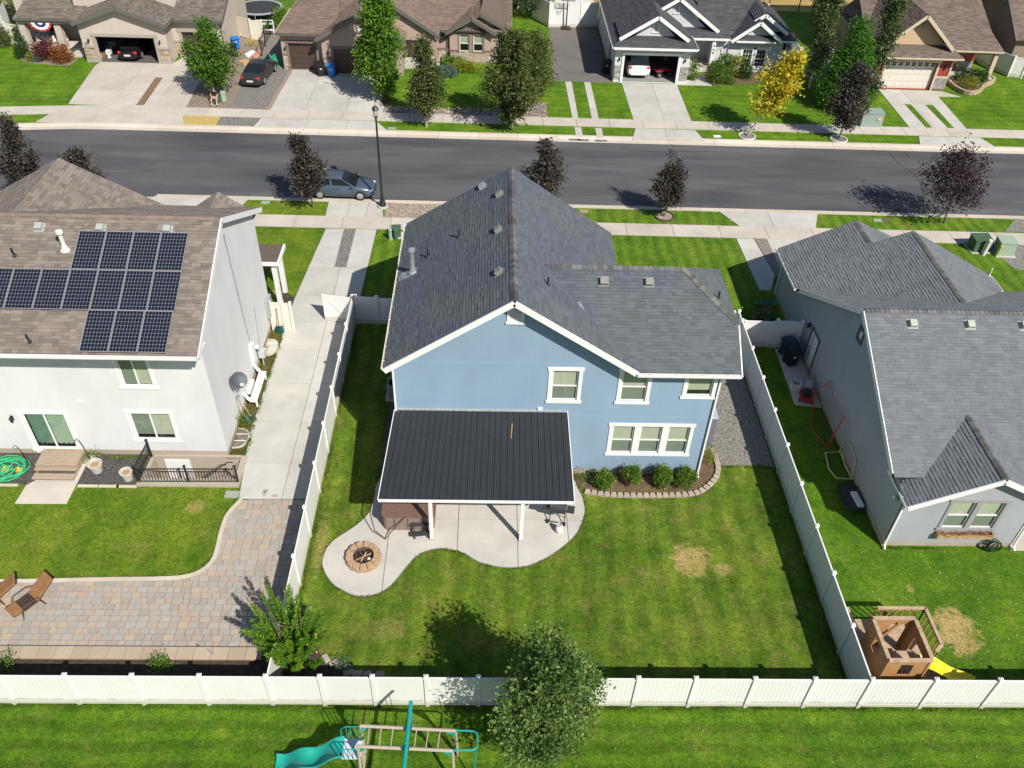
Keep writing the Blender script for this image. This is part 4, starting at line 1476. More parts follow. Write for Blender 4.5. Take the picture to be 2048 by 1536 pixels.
b = B(); b.tube([(-11.55, 33.1, 1.35), (-11.30, 33.1, 1.35)], .14, 10); b.tube([(-11.55, 33.1, 1.35), (-11.55, 33.1, 2.0)], .04, 6)
b.build('electric_meter', METAL, white.o)
b = B(); b.box(-11.5, 33.2, .55, -11.2, 33.55, .95); b.tube([(-11.35, 33.3, 0), (-11.35, 33.3, .6)], .03, 6); b.tube([(-11.35, 33.5, .95), (-11.35, 33.5, 1.15), (-11.58, 33.5, 1.2)], .03, 6)
b.build('gas_meter', METAL, white.o)
B().box(-11.6, 36.0, .9, -11.42, 36.75, 2.0).build('utility_cabinet', GREYP, white.o)
dish = B()
for i in range(6):
	pass
rows = []
ctr = Vector((-11.05, 28.75, 2.95)); ax = Vector((.45, -.62, .64)).normalized()
e1 = ax.orthogonal().normalized(); e2 = ax.cross(e1)
for i in range(6):
	r_ = .36 * i / 5
	rows.append([tuple(ctr + e1 * (r_ * math.cos(t * math.pi / 9)) + e2 * (r_ * 1.05 * math.sin(t * math.pi / 9)) + ax * (r_ * r_ * .35)) for t in range(18)])
dish.grid(rows, True)
dish.build('satellite_dish', mat('dish_grey', (0.035, 0.045, 0.06), .5, .05), white.o, smooth=True)
b = B()
b.tube([(-11.58, 29.05, 1.9), (-11.3, 28.95, 2.2), tuple(ctr - ax * .05)], .035, 8)
b.tube([tuple(ctr + e2 * -.3), tuple(ctr + ax * .45 - Vector((0, 0, .32)))], .02, 6)
b.frame(ctr + ax * .45 - Vector((0, 0, .32)), (.10, 0, 0), (0, .06, 0), (0, 0, .05))
b.build('dish_arm', METAL, white.o)

# ================================================================== the grey house
grey = House('grey_house', 'single storey light grey stucco house with several gables and a grey shingle roof', (21, 32))
GST = stucco('grey_stucco', (0.335, 0.35, 0.375))
GTR = mat('grey_trim', (0.30, 0.29, 0.29), .7, .05)
GDK = mat('dark_trim', (0.10, 0.10, 0.10), .7, .05)
G0, G1 = (16.7, 22.2), (22.0, 22.2)
gw = [(18.60 - 16.7, 20.72 - 16.7, 1.22, 2.80)]
grey.wall(G0, G1, [(0, .25), (5.3, .25), (5.3, 3.25), (3.15, 4.33), (0, 2.80)], GST, gw)
grey.window(G0, G1, *gw[0], units=2, gap=.22, trim=GTR, tw=.14, blind_drop=.97)
grey.wall((22.0, 22.2), (22.0, 25.6), [(0, .25), (3.4, .25), (3.4, 3.0), (0, 3.0)], GST)
grey.wall((22.0, 25.6), (31, 25.6), [(0, .25), (9, .25), (9, 4.2), (0, 4.2)], GST)
S0, S1 = (16.55, 40.6), (16.55, 22.2)
sd = [(40.6 - 34.36, 40.6 - 33.30, .12, 2.12), (40.6 - 29.95, 40.6 - 29.55, 5.0, 5.5)]
grey.wall(S0, S1, [(0, .25), (18.4, .25), (18.4, 2.80), (17.1, 3.35), (10.8, 6.45), (3.8, 2.85), (0, 2.85)], GST, sd)
b = B()
for (xa, xb, ya, yb) in ((16.53, 22.0, 22.22, 25.7), (16.57, 31, 25.62, 36.6), (16.57, 27, 36.6, 39)):
	b.box(xa, ya, -.2, xb, yb, .252)
b.box(16.54, 22.21, -.2, 16.6, 40.5, .252)
b.build('foundation', FOUND, grey.o)
gz = lambda y: 6.62 - .487 * (29.8 - y) if y < 29.8 else 6.62 - .53 * (y - 29.8)
grey.plane([(16.30, 23.0, gz(23.0)), (31, 23.0, gz(23.0)), (31, 29.8, 6.62), (16.30, 29.8, 6.62)])
grey.plane([(16.30, 29.8, 6.62), (31, 29.8, 6.62), (31, 37.0, gz(37.0)), (16.30, 37.0, gz(37.0))])
grey.plane([(16.62, 21.85, 2.88), (19.85, 21.85, 4.50), (19.85, 25.6, 4.50), (16.62, 23.9, 2.88)])
grey.plane([(19.85, 21.85, 4.50), (23.1, 21.85, 2.88), (23.1, 23.4, 2.88), (19.85, 25.6, 4.50)])
gp = lambda x: 2.90 + .39 * (x - 16.15)
grey.plane([(16.15, 36.75, gp(16.15)), (16.15, 40.75, gp(16.15)), (20.25, 41.2, gp(20.25)), (20.25, 38.8, gp(20.25)), (22.3, 38.85, gp(22.3)), (22.3, 31.6, gp(22.3))])
grey.plane([(20.25, 38.8, gp(20.25)), (20.25, 41.2, gp(20.25)), (23.5, 41.0, gp(20.25) - 1.3), (23.5, 38.9, gp(20.25) - 1.3)])
grey.plane([(22.3, 31.6, gp(22.3)), (22.3, 38.85, gp(22.3)), (27.1, 38.3, 2.95), (27.1, 36.9, 2.95)])
grey.roof_done(SH, DECK_D, T_GRAY, singles=300, seed=31, exp=.15)
GC = shades((0.15, 0.145, 0.14), .25)
grey.ridge_caps((16.35, 29.8, 6.63), (30.9, 29.8, 6.63), SH, GC, slope=.42)
grey.ridge_caps((19.85, 21.9, 4.51), (19.85, 25.5, 4.51), SH, GC, slope=.42)
grey.ridge_caps((22.3, 31.7, gp(22.3) + .01), (22.3, 38.8, gp(22.3) + .01), SH, GC, slope=.36)
grey.ridge_caps((20.25, 38.9, gp(20.25) + .01), (20.25, 41.15, gp(20.25) + .01), SH, GC, slope=.36)
VGL = mat('vent_khaki', (0.40, 0.40, 0.33), .55, .08)
for xx in (18.28, 20.8, 23.2):
	grey.box_vent((xx, 29.2, gz(29.2)), (0, -.487, 1), VGL, .24)
grey.pipe((27.0, 38.2, 3.0), .03, .5, WHITE)
grey.rake((16.28, 23.2, gz(23.2) - .13), (16.28, 29.8, 6.49)); grey.rake((16.28, 29.8, 6.49), (16.28, 36.9, gz(36.9) - .13))
grey.rake((16.60, 21.83, 2.76), (19.85, 21.83, 4.38)); grey.rake((19.85, 21.83, 4.38), (23.1, 21.83, 2.76))
grey.gutter((16.62, 21.85, 2.86), (16.62, 23.9, 2.86), (-1, 0)); grey.gutter((16.15, 36.8, 2.88), (16.15, 40.75, 2.88), (-1, 0))
grey.gutter((27.1, 36.9, 2.93), (27.1, 38.3, 2.93), (1, 0))
b = B()
b.slab([(16.64, 21.87, 2.70), (19.85, 21.87, 4.32), (19.85, 22.19, 4.32), (16.64, 22.19, 2.70)], .02)
b.slab([(19.85, 21.87, 4.32), (23.0, 21.87, 2.72), (23.0, 22.19, 2.72), (19.85, 22.19, 4.32)], .02)
b.build('soffit', WHITE, grey.o)
grey.downspout([(16.52, 22.0, 2.72), (16.60, 22.12, 2.55), (16.60, 22.12, .2), (16.56, 21.95, .08)])
grey.downspout([(22.06, 22.12, 2.9), (22.06, 22.12, .2), (22.06, 21.95, .08)])
grey.downspout([(16.2, 40.3, 2.8), (16.48, 40.3, 2.6), (16.48, 40.3, .1)])
for i, s_ in enumerate((sd[0], sd[1])):
	b = B()
	ya, yb = 40.6 - s_[0], 40.6 - s_[1]
	for (a, c, e, g_) in ((ya, ya + .11, s_[2], s_[3]), (yb - .11, yb, s_[2], s_[3]), (yb - .11, ya + .11, s_[3], s_[3] + .12)):
		b.box(16.50, a, e, 16.546, c, g_)
	if i:
		b.box(16.50, yb - .11, s_[2] - .11, 16.546, ya + .11, s_[2])
	b.build('vent_trim' if i else 'door_trim', GDK, grey.o)
dr = B().box(16.57, 33.30, .12, 16.62, 34.36, 2.12).build('door', BTR, grey.o)
B().box(16.545, 34.02, .14, 16.57, 34.05, 2.1).build('door_seam', GDK, dr)
B().ball((16.52, 34.2, 1.1), .035).build('handle', BLACK, dr)
B().box(16.585, 29.55, 5.0, 16.60, 29.95, 5.5).build('attic_vent', WHITE, grey.o)
grey.sconce((16.55, 34.75, 2.05), (-1, 0))
wb = B()
for (a, c, e, g_) in ((18.5, 18.53, 21.95, 22.17), (20.80, 20.83, 21.95, 22.17), (18.53, 20.80, 21.95, 21.98), (18.53, 20.80, 22.14, 22.17)):
	wb.box(a, e, .78, c, g_, 1.02)
wb.box(18.53, 21.98, .78, 20.80, 22.14, .81)
WOODP = mat('planter_wood', (0.42, 0.28, 0.15), .8, .3, 8)
pl = wb.build('window_box', WOODP, grey.o)
rg = random.Random(8)
tw = B()
for i in range(90):
	c = Vector((rg.uniform(18.55, 20.8), rg.uniform(21.93, 22.13), rg.uniform(.98, 1.10)))
	d = Vector((rg.uniform(-1, 1), rg.uniform(-.6, .3), rg.uniform(-.2, .5))).normalized() * rg.uniform(.06, .2)
	tw.beam(c - d, c + d, .012, .012)
tw.build('dead_plants', mat('dead_stems', (0.22, 0.11, 0.06), .9, .4), pl, kind='stuff')
B().ball((16.42, 22.6, 2.55), .12).build('eave_light', VGL, grey.o)

T_TAUPE = shades((0.165, 0.145, 0.125), 0.22, 6, 5)
T_BROWN = shades((0.205, 0.150, 0.120), 0.13, 6, 6)
T_DARK = shades((0.085, 0.085, 0.092), 0.16, 6, 7)
T_TAN = shades((0.175, 0.135, 0.115), 0.18, 6, 8)
STONE_A = [(0.42, 0.33, 0.22), (0.50, 0.41, 0.29), (0.34, 0.26, 0.18), (0.46, 0.38, 0.30)]
STONE_B = [(0.44, 0.36, 0.29), (0.50, 0.43, 0.36), (0.36, 0.29, 0.24), (0.46, 0.36, 0.26)]
STONE_C = [(0.44, 0.42, 0.39), (0.36, 0.34, 0.31), (0.50, 0.48, 0.45), (0.30, 0.28, 0.26)]
STONE_D = [(0.33, 0.31, 0.29), (0.26, 0.25, 0.24), (0.40, 0.38, 0.36)]
STN = mat('ledge_stone', (1, 1, 1), .9, .2, 8, .3, 30, tint=True)
FASC = mat('fascia_grey_green', (0.115, 0.115, 0.10), .6, .06)
EXPF = .19

# ---------------------------------------------------------------- taupe house with the open garage
ta = House('taupe_house', 'taupe stucco house with stone piers and an open garage holding a black car', (-31, 76))
TA = stucco('taupe_stucco', (0.49, 0.42, 0.36))
TAT = mat('taupe_trim', (0.34, 0.31, 0.27), .7, .05)
A0, A1 = (-34.55, 73.25), (-27.45, 73.25)
ah = [(1.15, 6.05, .02, 2.18)]
ta.wall(A0, A1, [(0, 0), (7.1, 0), (7.1, 3.1), (3.6, 4.45), (0, 3.1)], TA, ah, depth=.22)
ta.wall((-27.45, 73.25), (-27.45, 75.05), [(0, 0), (1.8, 0), (1.8, 3.2), (0, 3.1)], TA)
ta.wall((-34.55, 78.5), (-34.55, 73.25), [(0, 0), (5.25, 0), (5.25, 3.1), (0, 3.1)], TA)
ah2 = [(.72, 3.5, .02, 2.13)]
ta.wall((-27.45, 75.05), (-23.3, 75.05), [(0, 0), (4.15, 0), (4.15, 3.1), (0, 3.1)], TA, ah2, depth=.22)
ta.wall((-23.3, 75.05), (-23.3, 84), [(0, 0), (8.95, 0), (8.95, 3.2), (4.4, 5.1), (0, 3.1)], TA)
ta.wall((-36.0, 76.8), (-26.9, 76.8), [(0, 2.6), (9.1, 2.6), (9.1, 8), (0, 8)], TA, [(2.3, 4.3, 4.6, 5.9), (6.3, 8.1, 4.55, 5.8)])
ta.window((-36.0, 76.8), (-26.9, 76.8), 2.3, 4.3, 4.6, 5.9, trim=TAT, blind_drop=.4)
ta.window((-36.0, 76.8), (-26.9, 76.8), 6.3, 8.1, 4.55, 5.8, trim=TAT, blind_drop=.4)
ta.wall((-26.9, 76.8), (-26.9, 84), [(0, 2.6), (7, 2.6), (7, 8), (0, 8)], TA)
ta.wall((-41.5, 77.6), (-36.0, 77.6), [(0, 0), (5.5, 0), (5.5, 8), (0, 8)], TA, [(1.2, 3.3, .9, 2.4), (1.3, 4.0, 4.2, 5.6)])
ta.window((-41.5, 77.6), (-36.0, 77.6), 1.2, 3.3, .9, 2.4, kind='slider', trim=TAT, blind=None)
ta.window((-41.5, 77.6), (-36.0, 77.6), 1.3, 4.0, 4.2, 5.6, trim=TAT, blind_drop=.4)
ta.stones((-41.5, 77.6), (-36.0, 77.6), .8, 4.6, 3.5, 4.15, STONE_A, STN, seed=4)
ta.wall((-36.0, 77.6), (-36.0, 76.8), [(0, 2.6), (.8, 2.6), (.8, 8), (0, 8)], TA)
ta.wall((-34.6, 77.6), (-34.56, 77.6), [(0, 0), (.04, 0), (.04, 3), (0, 3)], TA)
B().box(-36.2, 77.55, .4, -35.2, 77.6, 2.5).build('front_door', GDK, ta.o)
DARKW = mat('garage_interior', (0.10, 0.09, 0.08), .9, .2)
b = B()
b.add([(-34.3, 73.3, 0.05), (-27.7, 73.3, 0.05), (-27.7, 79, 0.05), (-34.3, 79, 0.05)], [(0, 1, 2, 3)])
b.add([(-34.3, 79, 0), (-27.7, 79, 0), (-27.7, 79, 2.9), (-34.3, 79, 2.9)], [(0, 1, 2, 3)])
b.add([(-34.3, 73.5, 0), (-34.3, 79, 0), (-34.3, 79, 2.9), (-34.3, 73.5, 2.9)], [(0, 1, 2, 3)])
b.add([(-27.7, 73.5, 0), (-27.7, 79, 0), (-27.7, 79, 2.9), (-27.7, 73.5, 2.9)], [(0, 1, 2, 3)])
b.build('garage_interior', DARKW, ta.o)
t = B()
for (w0, hh, zt) in ((A0, ah[0], .22), ((-27.45, 75.05), ah2[0], .2)):
	x0, x1 = w0[0] + hh[0], w0[0] + hh[1]
	t.box(x0 - zt, w0[1] - .04, 0, x0, w0[1] - .003, hh[3]); t.box(x1, w0[1] - .04, 0, x1 + zt, w0[1] - .003, hh[3])
	t.box(x0 - zt - .1, w0[1] - .06, hh[3], x1 + zt + .1, w0[1] - .003, hh[3] + .25)
t.build('garage_trim', TAT, ta.o)
GD_BR = mat('garage_brown', (0.070, 0.045, 0.036), .5, .08)
ta.garage_door((-27.45, 75.05), (-23.3, 75.05), .72, 3.5, 2.10, GD_BR, lites=2, lite_grid=(4, 1))
ta.stones(A0, A1, .05, .92, .32, 1.25, STONE_A, STN, size=(.42, .15), seed=1)
ta.stones(A0, A1, 6.28, 7.08, .32, 1.25, STONE_A, STN, size=(.42, .15), seed=2)
ta.stones((-27.45, 73.25), (-27.45, 75.05), .02, .5, .32, 1.25, STONE_A, STN, size=(.42, .15), seed=3)
ta.stones((-27.45, 75.05), (-23.3, 75.05), .05, .5, .32, 1.2, STONE_A, STN, size=(.42, .15), seed=5)
b = B()
for (xa, xb, yy) in ((-34.58, -33.6, 73.16), (-28.3, -27.36, 73.16), (-27.4, -26.95, 74.98)):
	b.box(xa, yy - .03, 1.25, xb, yy + .08, 1.42); b.box(xa + .03, yy + .02, -.1, xb - .03, yy + .08, .31)
b.build('stone_cap', TAT, ta.o)
az = lambda x, r, zt, p: zt - p * abs(x - r)
ta.plane([(-34.75, 72.7, 3.42), (-30.9, 72.7, 4.78), (-30.9, 76.8, 4.78), (-34.75, 76.8, 3.42)])
ta.plane([(-30.9, 72.7, 4.78), (-27.05, 72.7, 3.42), (-27.05, 76.8, 3.42), (-30.9, 76.8, 4.78)])
ta.plane([(-27.15, 74.6, 3.25), (-22.95, 74.6, 3.25), (-22.95, 79.3, 5.15), (-27.15, 79.3, 5.15)])
ta.plane([(-22.95, 79.3, 5.15), (-22.95, 84.3, 3.1), (-27.15, 84.3, 3.1), (-27.15, 79.3, 5.15)])
ta.plane([(-40.75, 75.2, 2.82), (-34.9, 75.2, 2.82), (-34.9, 77.6, 3.8), (-40.3, 77.6, 3.8)])
ta.roof_done(SH, DECK_B, T_TAUPE, seed=41, exp=EXPF, widths=(.34, .45, .6))
ta.rake((-34.78, 72.66, 3.27), (-30.9, 72.66, 4.63), FASC, .06, .27); ta.rake((-30.9, 72.66, 4.63), (-27.02, 72.66, 3.27), FASC, .06, .27)
ta.rake((-22.92, 74.55, 3.1), (-22.92, 79.3, 5.0), FASC, .06, .27)
ta.gutter((-27.1, 74.6, 3.22), (-22.95, 74.6, 3.22), (0, -1), FASC); ta.gutter((-40.75, 75.2, 2.80), (-34.9, 75.2, 2.80), (0, -1), FASC)
ta.gutter((-27.05, 72.75, 3.38), (-27.05, 74.6, 3.38), (1, 0), FASC)
ta.downspout([(-23.2, 74.55, 3.0), (-23.24, 74.98, 2.7), (-23.24, 74.98, .1)], FASC)
b = B()
b.box(-40.6, 75.25, 2.45, -34.6, 75.55, 2.68)
b.build('porch_beam', TAT, ta.o)
for xx in (-40.35, -37.35):
	b = B(); b.box(xx - .27, 75.45, .45, xx + .27, 76.0, 2.6); b.build('porch_column', TA, ta.o)
	B().box(xx - .33, 75.39, .40, xx + .33, 76.06, .62).build('column_base', TAT, ta.o)
b = B(); b.box(-41.4, 75.2, -.1, -34.6, 77.6, .42); b.box(-36.2, 74.7, -.1, -34.8, 75.2, .28); b.box(-36.2, 74.3, -.1, -34.8, 74.7, .14)
b.build('porch_floor', CONC_W, ta.o)
ta.sconce((-33.95, 73.25, 1.85), (0, -1)); ta.sconce((-28.05, 73.25, 1.85), (0, -1))

def digits(h, txt, p, dx, dz, hgt, m, facing=(0, -1), step_down=False):
	"""house number as raised numerals; p = lower corner of the first on the wall"""
	cu = bpy.data.curves.new('house_number', 'FONT')
	cu.body = '\n'.join(txt) if step_down else txt
	cu.size = hgt
	cu.extrude = .008
	o = bpy.data.objects.new('house_number', cu)
	COL.objects.link(o)
	dg = bpy.context.evaluated_depsgraph_get()
	me = bpy.data.meshes.new_from_object(o.evaluated_get(dg))
	bpy.data.objects.remove(o)
	me.name = 'house_number'
	me.materials.clear()
	me.materials.append(m)
	o = bpy.data.objects.new('house_number', me)
	COL.objects.link(o)
	o.parent = h.o
	base = WL[h.o.name]
	o.location = (p[0] - base.x, p[1] - base.y, p[2])
	o.rotation_euler = (math.pi / 2, 0, 0)
	WL[o.name] = base.copy()

digits(ta, '337', (-34.35, 73.19, 1.50), 0, 0, .24, BLACK)

# ---------------------------------------------------------------- brown house
br = House('brown_house', 'brown stucco house with dark brown garage doors and a broad brown shingle roof', (-8, 76))
BRS = stucco('brown_stucco', (0.385, 0.295, 0.255))
BRT = mat('brown_trim', (0.19, 0.135, 0.11), .7, .05)
bh1 = [(.55, 2.85, .02, 2.28)]
br.wall((-17.75, 72.65), (-14.2, 72.65), [(0, 0), (3.55, 0), (3.55, 3.0), (0, 3.0)], BRS, bh1, depth=.22)
bh2 = [(.95, 5.75, .02, 2.10)]
br.wall((-14.25, 72.0), (-7.6, 72.0), [(0, 0), (6.65, 0), (6.65, 2.9), (3.3, 4.75), (0, 2.9)], BRS, bh2, depth=.22)
br.wall((-14.25, 72.65), (-14.25, 72.0), [(0, 0), (.65, 0), (.65, 3), (0, 3)], BRS)
br.wall((-17.75, 80), (-17.75, 72.65), [(0, 0), (7.35, 0), (7.35, 3), (0, 3)], BRS)
br.wall((-7.6, 72.0), (-7.6, 75.6), [(0, 0), (3.6, 0), (3.6, 3), (0, 3)], BRS)
br.wall((-11.6, 73.6), (-4.9, 73.6), [(0, 2.45), (6.7, 2.45), (6.7, 2.95), (2.6, 5.45), (0, 4.0)], BRS)
br.wall((-7.6, 75.6), (1.45, 75.6), [(0, 0), (9.05, 0), (9.05, 2.75), (6.4, 4.0), (3.6, 2.75), (0, 2.75)], BRS,
		[(3.02, 3.42, 1.98, 2.58), (7.98, 8.42, 1.95, 2.55), (.9, 1.9, .1, 2.2)])
br.wall((-3.75, 75.3), (-.15, 75.3), [(0, 0), (3.6, 0), (3.6, 2.6), (1.8, 3.65), (0, 2.6)], BRS, [(.85, 1.65, 1.02, 2.42), (2.05, 2.87, 1.02, 2.42)])
for (a, c) in ((.85, 1.65), (2.05, 2.87)):
	br.window((-3.75, 75.3), (-.15, 75.3), a, c, 1.02, 2.42, trim=BRT, tw=.13, blind_drop=.6)
br.window((-7.6, 75.6), (1.45, 75.6), 3.02, 3.42, 1.98, 2.58, kind='fixed', trim=BRT, tw=.13, blind=None)
br.window((-7.6, 75.6), (1.45, 75.6), 7.98, 8.42, 1.95, 2.55, kind='fixed', trim=BRT, tw=.13, blind=None)
B().box(-6.65, 75.66, .1, -5.75, 75.7, 2.15).build('front_door', GDK, br.o)
br.wall((-.15, 75.3), (-.15, 75.6), [(0, 0), (.3, 0), (.3, 2.6), (0, 2.6)], BRS); br.wall((-3.75, 75.6), (-3.75, 75.3), [(0, 0), (.3, 0), (.3, 2.6), (0, 2.6)], BRS)
br.wall((1.45, 75.6), (1.45, 90), [(0, 0), (14, 0), (14, 2.8), (0, 2.8)], BRS)
b = B()
b.box(-5.05, 73.55, .3, -4.75, 73.85, 2.5)
b.build('porch_column', BRS, br.o)
b = B()
b.box(-7.6, 73.6, -.1, -4.6, 75.6, .35); b.box(-5.2, 73.1, -.1, -4.5, 73.6, .2)
b.build('porch_floor', CONC_G, br.o)
br.stones((-3.75, 75.3), (-.15, 75.3), .02, 3.58, .12, 1.0, STONE_B, STN, size=(.34, .24), seed=11)
br.stones((-7.6, 75.6), (1.45, 75.6), 2.85, 3.82, .12, 1.05, STONE_B, STN, size=(.34, .24), seed=12)
br.stones((-7.6, 75.6), (1.45, 75.6), 7.48, 8.95, .12, 1.05, STONE_B, STN, size=(.34, .24), seed=13)
br.stones((-17.75, 72.65), (-14.2, 72.65), .02, .42, .35, 1.25, STONE_B, STN, size=(.34, .24), seed=14)
br.stones((-14.25, 72.0), (-7.6, 72.0), .02, .72, .35, 1.25, STONE_B, STN, size=(.34, .24), seed=15)
t = B()
for (w0, hh, zt) in (((-17.75, 72.65), bh1[0], .16), ((-14.25, 72.0), bh2[0], .18)):
	x0, x1 = w0[0] + hh[0], w0[0] + hh[1]
	t.box(x0 - zt, w0[1] - .04, 0, x0, w0[1] - .003, hh[3]); t.box(x1, w0[1] - .04, 0, x1 + zt, w0[1] - .003, hh[3])
	t.box(x0 - zt - .06, w0[1] - .06, hh[3], x1 + zt + .06, w0[1] - .003, hh[3] + .22)
	t.build('garage_trim', BRT, br.o)
	t = B()
for q in ((-17.78, 72.58, 1.25, -17.3, 72.646, 1.4), (-14.28, 71.93, 1.25, -13.5, 71.996, 1.4), (-3.78, 75.2, 1.003, -2.92, 75.296, 1.14), (-.86, 75.2, 1.003, -.12, 75.296, 1.14), (-4.8, 75.5, 1.053, -3.8, 75.596, 1.17), (-.1, 75.5, 1.053, 1.4, 75.596, 1.17)):
	B().box(*q).build('trim_band', BRT, br.o)
GD_B2 = mat('garage_red_brown', (0.105, 0.055, 0.037), .5, .08)
br.garage_door((-17.75, 72.65), (-14.2, 72.65), .55, 2.85, 2.25, GD_BR, lites=2, lite_grid=(3, 1), rows=5)
br.garage_door((-14.25, 72.0), (-7.6, 72.0), .95, 5.75, 2.07, GD_B2, lites=4, lite_grid=(4, 2))
br.louvre((-10.95, 72.0, 3.55), .34, .62, (0, -1), WHITE, BRT)
br.louvre((-1.88, 75.3, 2.62), .32, .50, (0, -1), WHITE, BRT)
br.louvre((-8.95, 73.6, 4.35), .34, .5, (0, -1), WHITE, BRT)
br.plane([(-18.05, 72.2, 3.2), (-13.0, 72.2, 3.2), (-13.0, 79.8, 6.24), (-14.7, 76.1, 4.76), (-17.05, 75.0, 4.32)])
br.plane([(-17.05, 75.0, 4.32), (-14.7, 76.1, 4.76), (-14.7, 82, 4.76), (-17.05, 83, 4.32)])
br.plane([(-14.62, 71.5, 3.05), (-10.92, 71.5, 5.10), (-10.92, 78, 5.10), (-14.62, 73.6, 3.05)])
br.plane([(-10.92, 71.5, 5.10), (-7.22, 71.5, 3.05), (-7.22, 74.5, 3.05), (-10.92, 78, 5.10)])
br.plane([(-9.0, 73.25, 5.80), (-4.55, 73.25, 3.0), (-4.55, 75.3, 3.0), (-9.0, 80, 5.8)])
br.plane([(-9.0, 73.25, 5.80), (-12.0, 73.25, 3.95), (-12.0, 77, 3.95), (-9.0, 80, 5.8)])
br.plane([(-13.5, 75.0, 2.85), (1.66, 75.0, 2.85), (1.66, 86.0, 7.25), (-13.5, 86.0, 7.25)])
br.plane([(-13.5, 86.0, 7.25), (1.66, 86, 7.25), (1.66, 97, 2.85), (-13.5, 97, 2.85)])
br.plane([(-4.05, 74.8, 2.78), (-1.86, 74.8, 4.02), (-1.86, 78.2, 4.02), (-4.05, 75.6, 2.78)])
br.plane([(-1.86, 74.8, 4.02), (.25, 74.8, 2.78), (.25, 76, 2.78), (-1.86, 78.2, 4.02)])
br.plane([(-1.15, 75.15, 4.32), (1.64, 75.15, 2.80), (1.66, 77, 3.3), (1.66, 86.0, 7.26), (-.1, 84, 6.46), (-1.15, 79, 4.32)], shingled=False)
br.plane([(-1.15, 75.15, 4.32), (-3.0, 75.15, 3.3), (-3.0, 76.5, 3.3), (-1.15, 79, 4.32)])
br.roof_done(SH, DECK_B, T_BROWN, seed=42, exp=EXPF, widths=(.34, .45, .6))
for (p, q) in (((-14.65, 71.46, 2.9), (-10.92, 71.46, 4.95)), ((-10.92, 71.46, 4.95), (-7.19, 71.46, 2.9)), ((-9.0, 73.2, 5.65), (-4.5, 73.2, 2.85)), ((-12.0, 73.2, 3.8), (-9.0, 73.2, 5.65)),
			 ((-4.08, 74.76, 2.64), (-1.86, 74.76, 3.88)), ((-1.86, 74.76, 3.88), (.28, 74.76, 2.64)), ((-1.15, 75.1, 4.18), (1.68, 75.1, 2.66)), ((-3.0, 75.1, 3.16), (-1.15, 75.1, 4.18))):
	br.rake(p, q, FASC, .06, .26)
br.gutter((-18.05, 72.2, 3.17), (-14.65, 72.2, 3.17), (0, -1), FASC)
br.gutter((-4.5, 75.05, 2.82), (-4.1, 75.05, 2.82), (0, -1), FASC)
br.downspout([(-4.35, 74.95, 2.7), (-4.0, 75.52, 2.5), (-4.0, 75.52, .1)], FASC)
br.rake((-18.08, 72.2, 3.1), (-17.08, 75.0, 4.25), mat('fascia_pale', (.5, .46, .4), .6, .05), .05, .2)
br.pipe((-.6, 82, 5.7), hgt=.5); br.pipe((.6, 81.5, 5.5), hgt=.5)
br.sconce((-17.45, 72.65, 1.85), (0, -1)); br.sconce((-13.75, 72.0, 1.85), (0, -1))

# ---------------------------------------------------------------- pale house with dark roof
pa = House('pale_house', 'pale grey house with dark roof, white gables and an open garage holding a white car', (18, 77))
PAS = stucco('pale_stucco', (0.56, 0.565, 0.575))
PAW = mat('pale_trim', (0.72, 0.73, 0.72), .6, .04)
C0, C1 = (10.3, 71.75), (16.6, 71.75)
chl = [(.78, 5.35, .02, 2.36)]
pa.wall(C0, C1, [(0, 0), (6.3, 0), (6.3, 3.0), (0, 3.0)], PAS, chl, depth=.2)
pa.wall((10.3, 86), (10.3, 71.75), [(0, 0), (14.25, 0), (14.25, 3.0), (0, 3.0)], PAS)
pa.wall((16.6, 71.75), (16.6, 77), [(0, 0), (5.25, 0), (5.25, 3.0), (0, 3.0)], PAS)
pa.wall((16.6, 77), (19.7, 77), [(0, 0), (3.1, 0), (3.1, 3), (0, 3)], PAS)
B().box(17.2, 76.9, .4, 18.1, 76.96, 2.4).build('front_door', WHITE, pa.o)
B().box(16.75, 76.9, .5, 16.98, 76.96, 2.3).build('sidelight', DARKROOM_GLOSS, pa.o)
pa.wall((19.2, 75.0), (20.5, 75.0), [(0, 0), (1.3, 0), (1.3, 2.9), (0, 2.9)], PAS)
pa.wall((19.2, 77), (19.2, 75.0), [(0, 0), (2.0, 0), (2.0, 2.9), (0, 2.9)], PAS)
pa.wall((20.5, 74.9), (26.0, 74.9), [(0, 0), (5.5, 0), (5.5, 2.8), (0, 2.8)], PAS, [(1.35, 2.2, .45, 1.95), (2.55, 3.4, .45, 1.95), (4.75, 5.1, 1.9, 2.5)])
for (a, c) in ((1.35, 2.2), (2.55, 3.4)):
	pa.window((20.5, 74.9), (26.0, 74.9), a, c, .45, 1.95, trim=PAW, tw=.2, blind=None, grid=(3, 2))
pa.window((20.5, 74.9), (26.0, 74.9), 4.75, 5.1, 1.9, 2.5, kind='fixed', trim=PAS, tw=.06, blind=None)
pa.wall((26.0, 74.9), (26.0, 86), [(0, 0), (11, 0), (11, 2.8), (0, 2.8)], PAS)
pa.wall((11.2, 72.45), (16.0, 72.45), [(.4, 3.5), (4.2, 3.5), (2.38, 5.3)], PAS)
pa.wall((12.6, 75.75), (19.0, 75.75), [(1.2, 3.35), (5.9, 3.35), (3.3, 5.7), (1.2, 4.6)], PAS)
pa.wall((20.9, 75.0), (24.6, 75.0), [(.5, 3.1), (3.2, 3.1), (1.85, 4.3)], PAS)
pa.wall((22.7, 75.6), (25.6, 75.6), [(0.1, 3.3), (2.6, 3.3), (.6, 4.65), (.1, 4.4)], PAS)
b = B()
for (v) in ([(10.5, 71.95), (16.4, 71.95), (16.4, 79), (10.5, 79)],):
	b.add([(p[0], p[1], 0.05) for p in v], [(0, 1, 2, 3)])
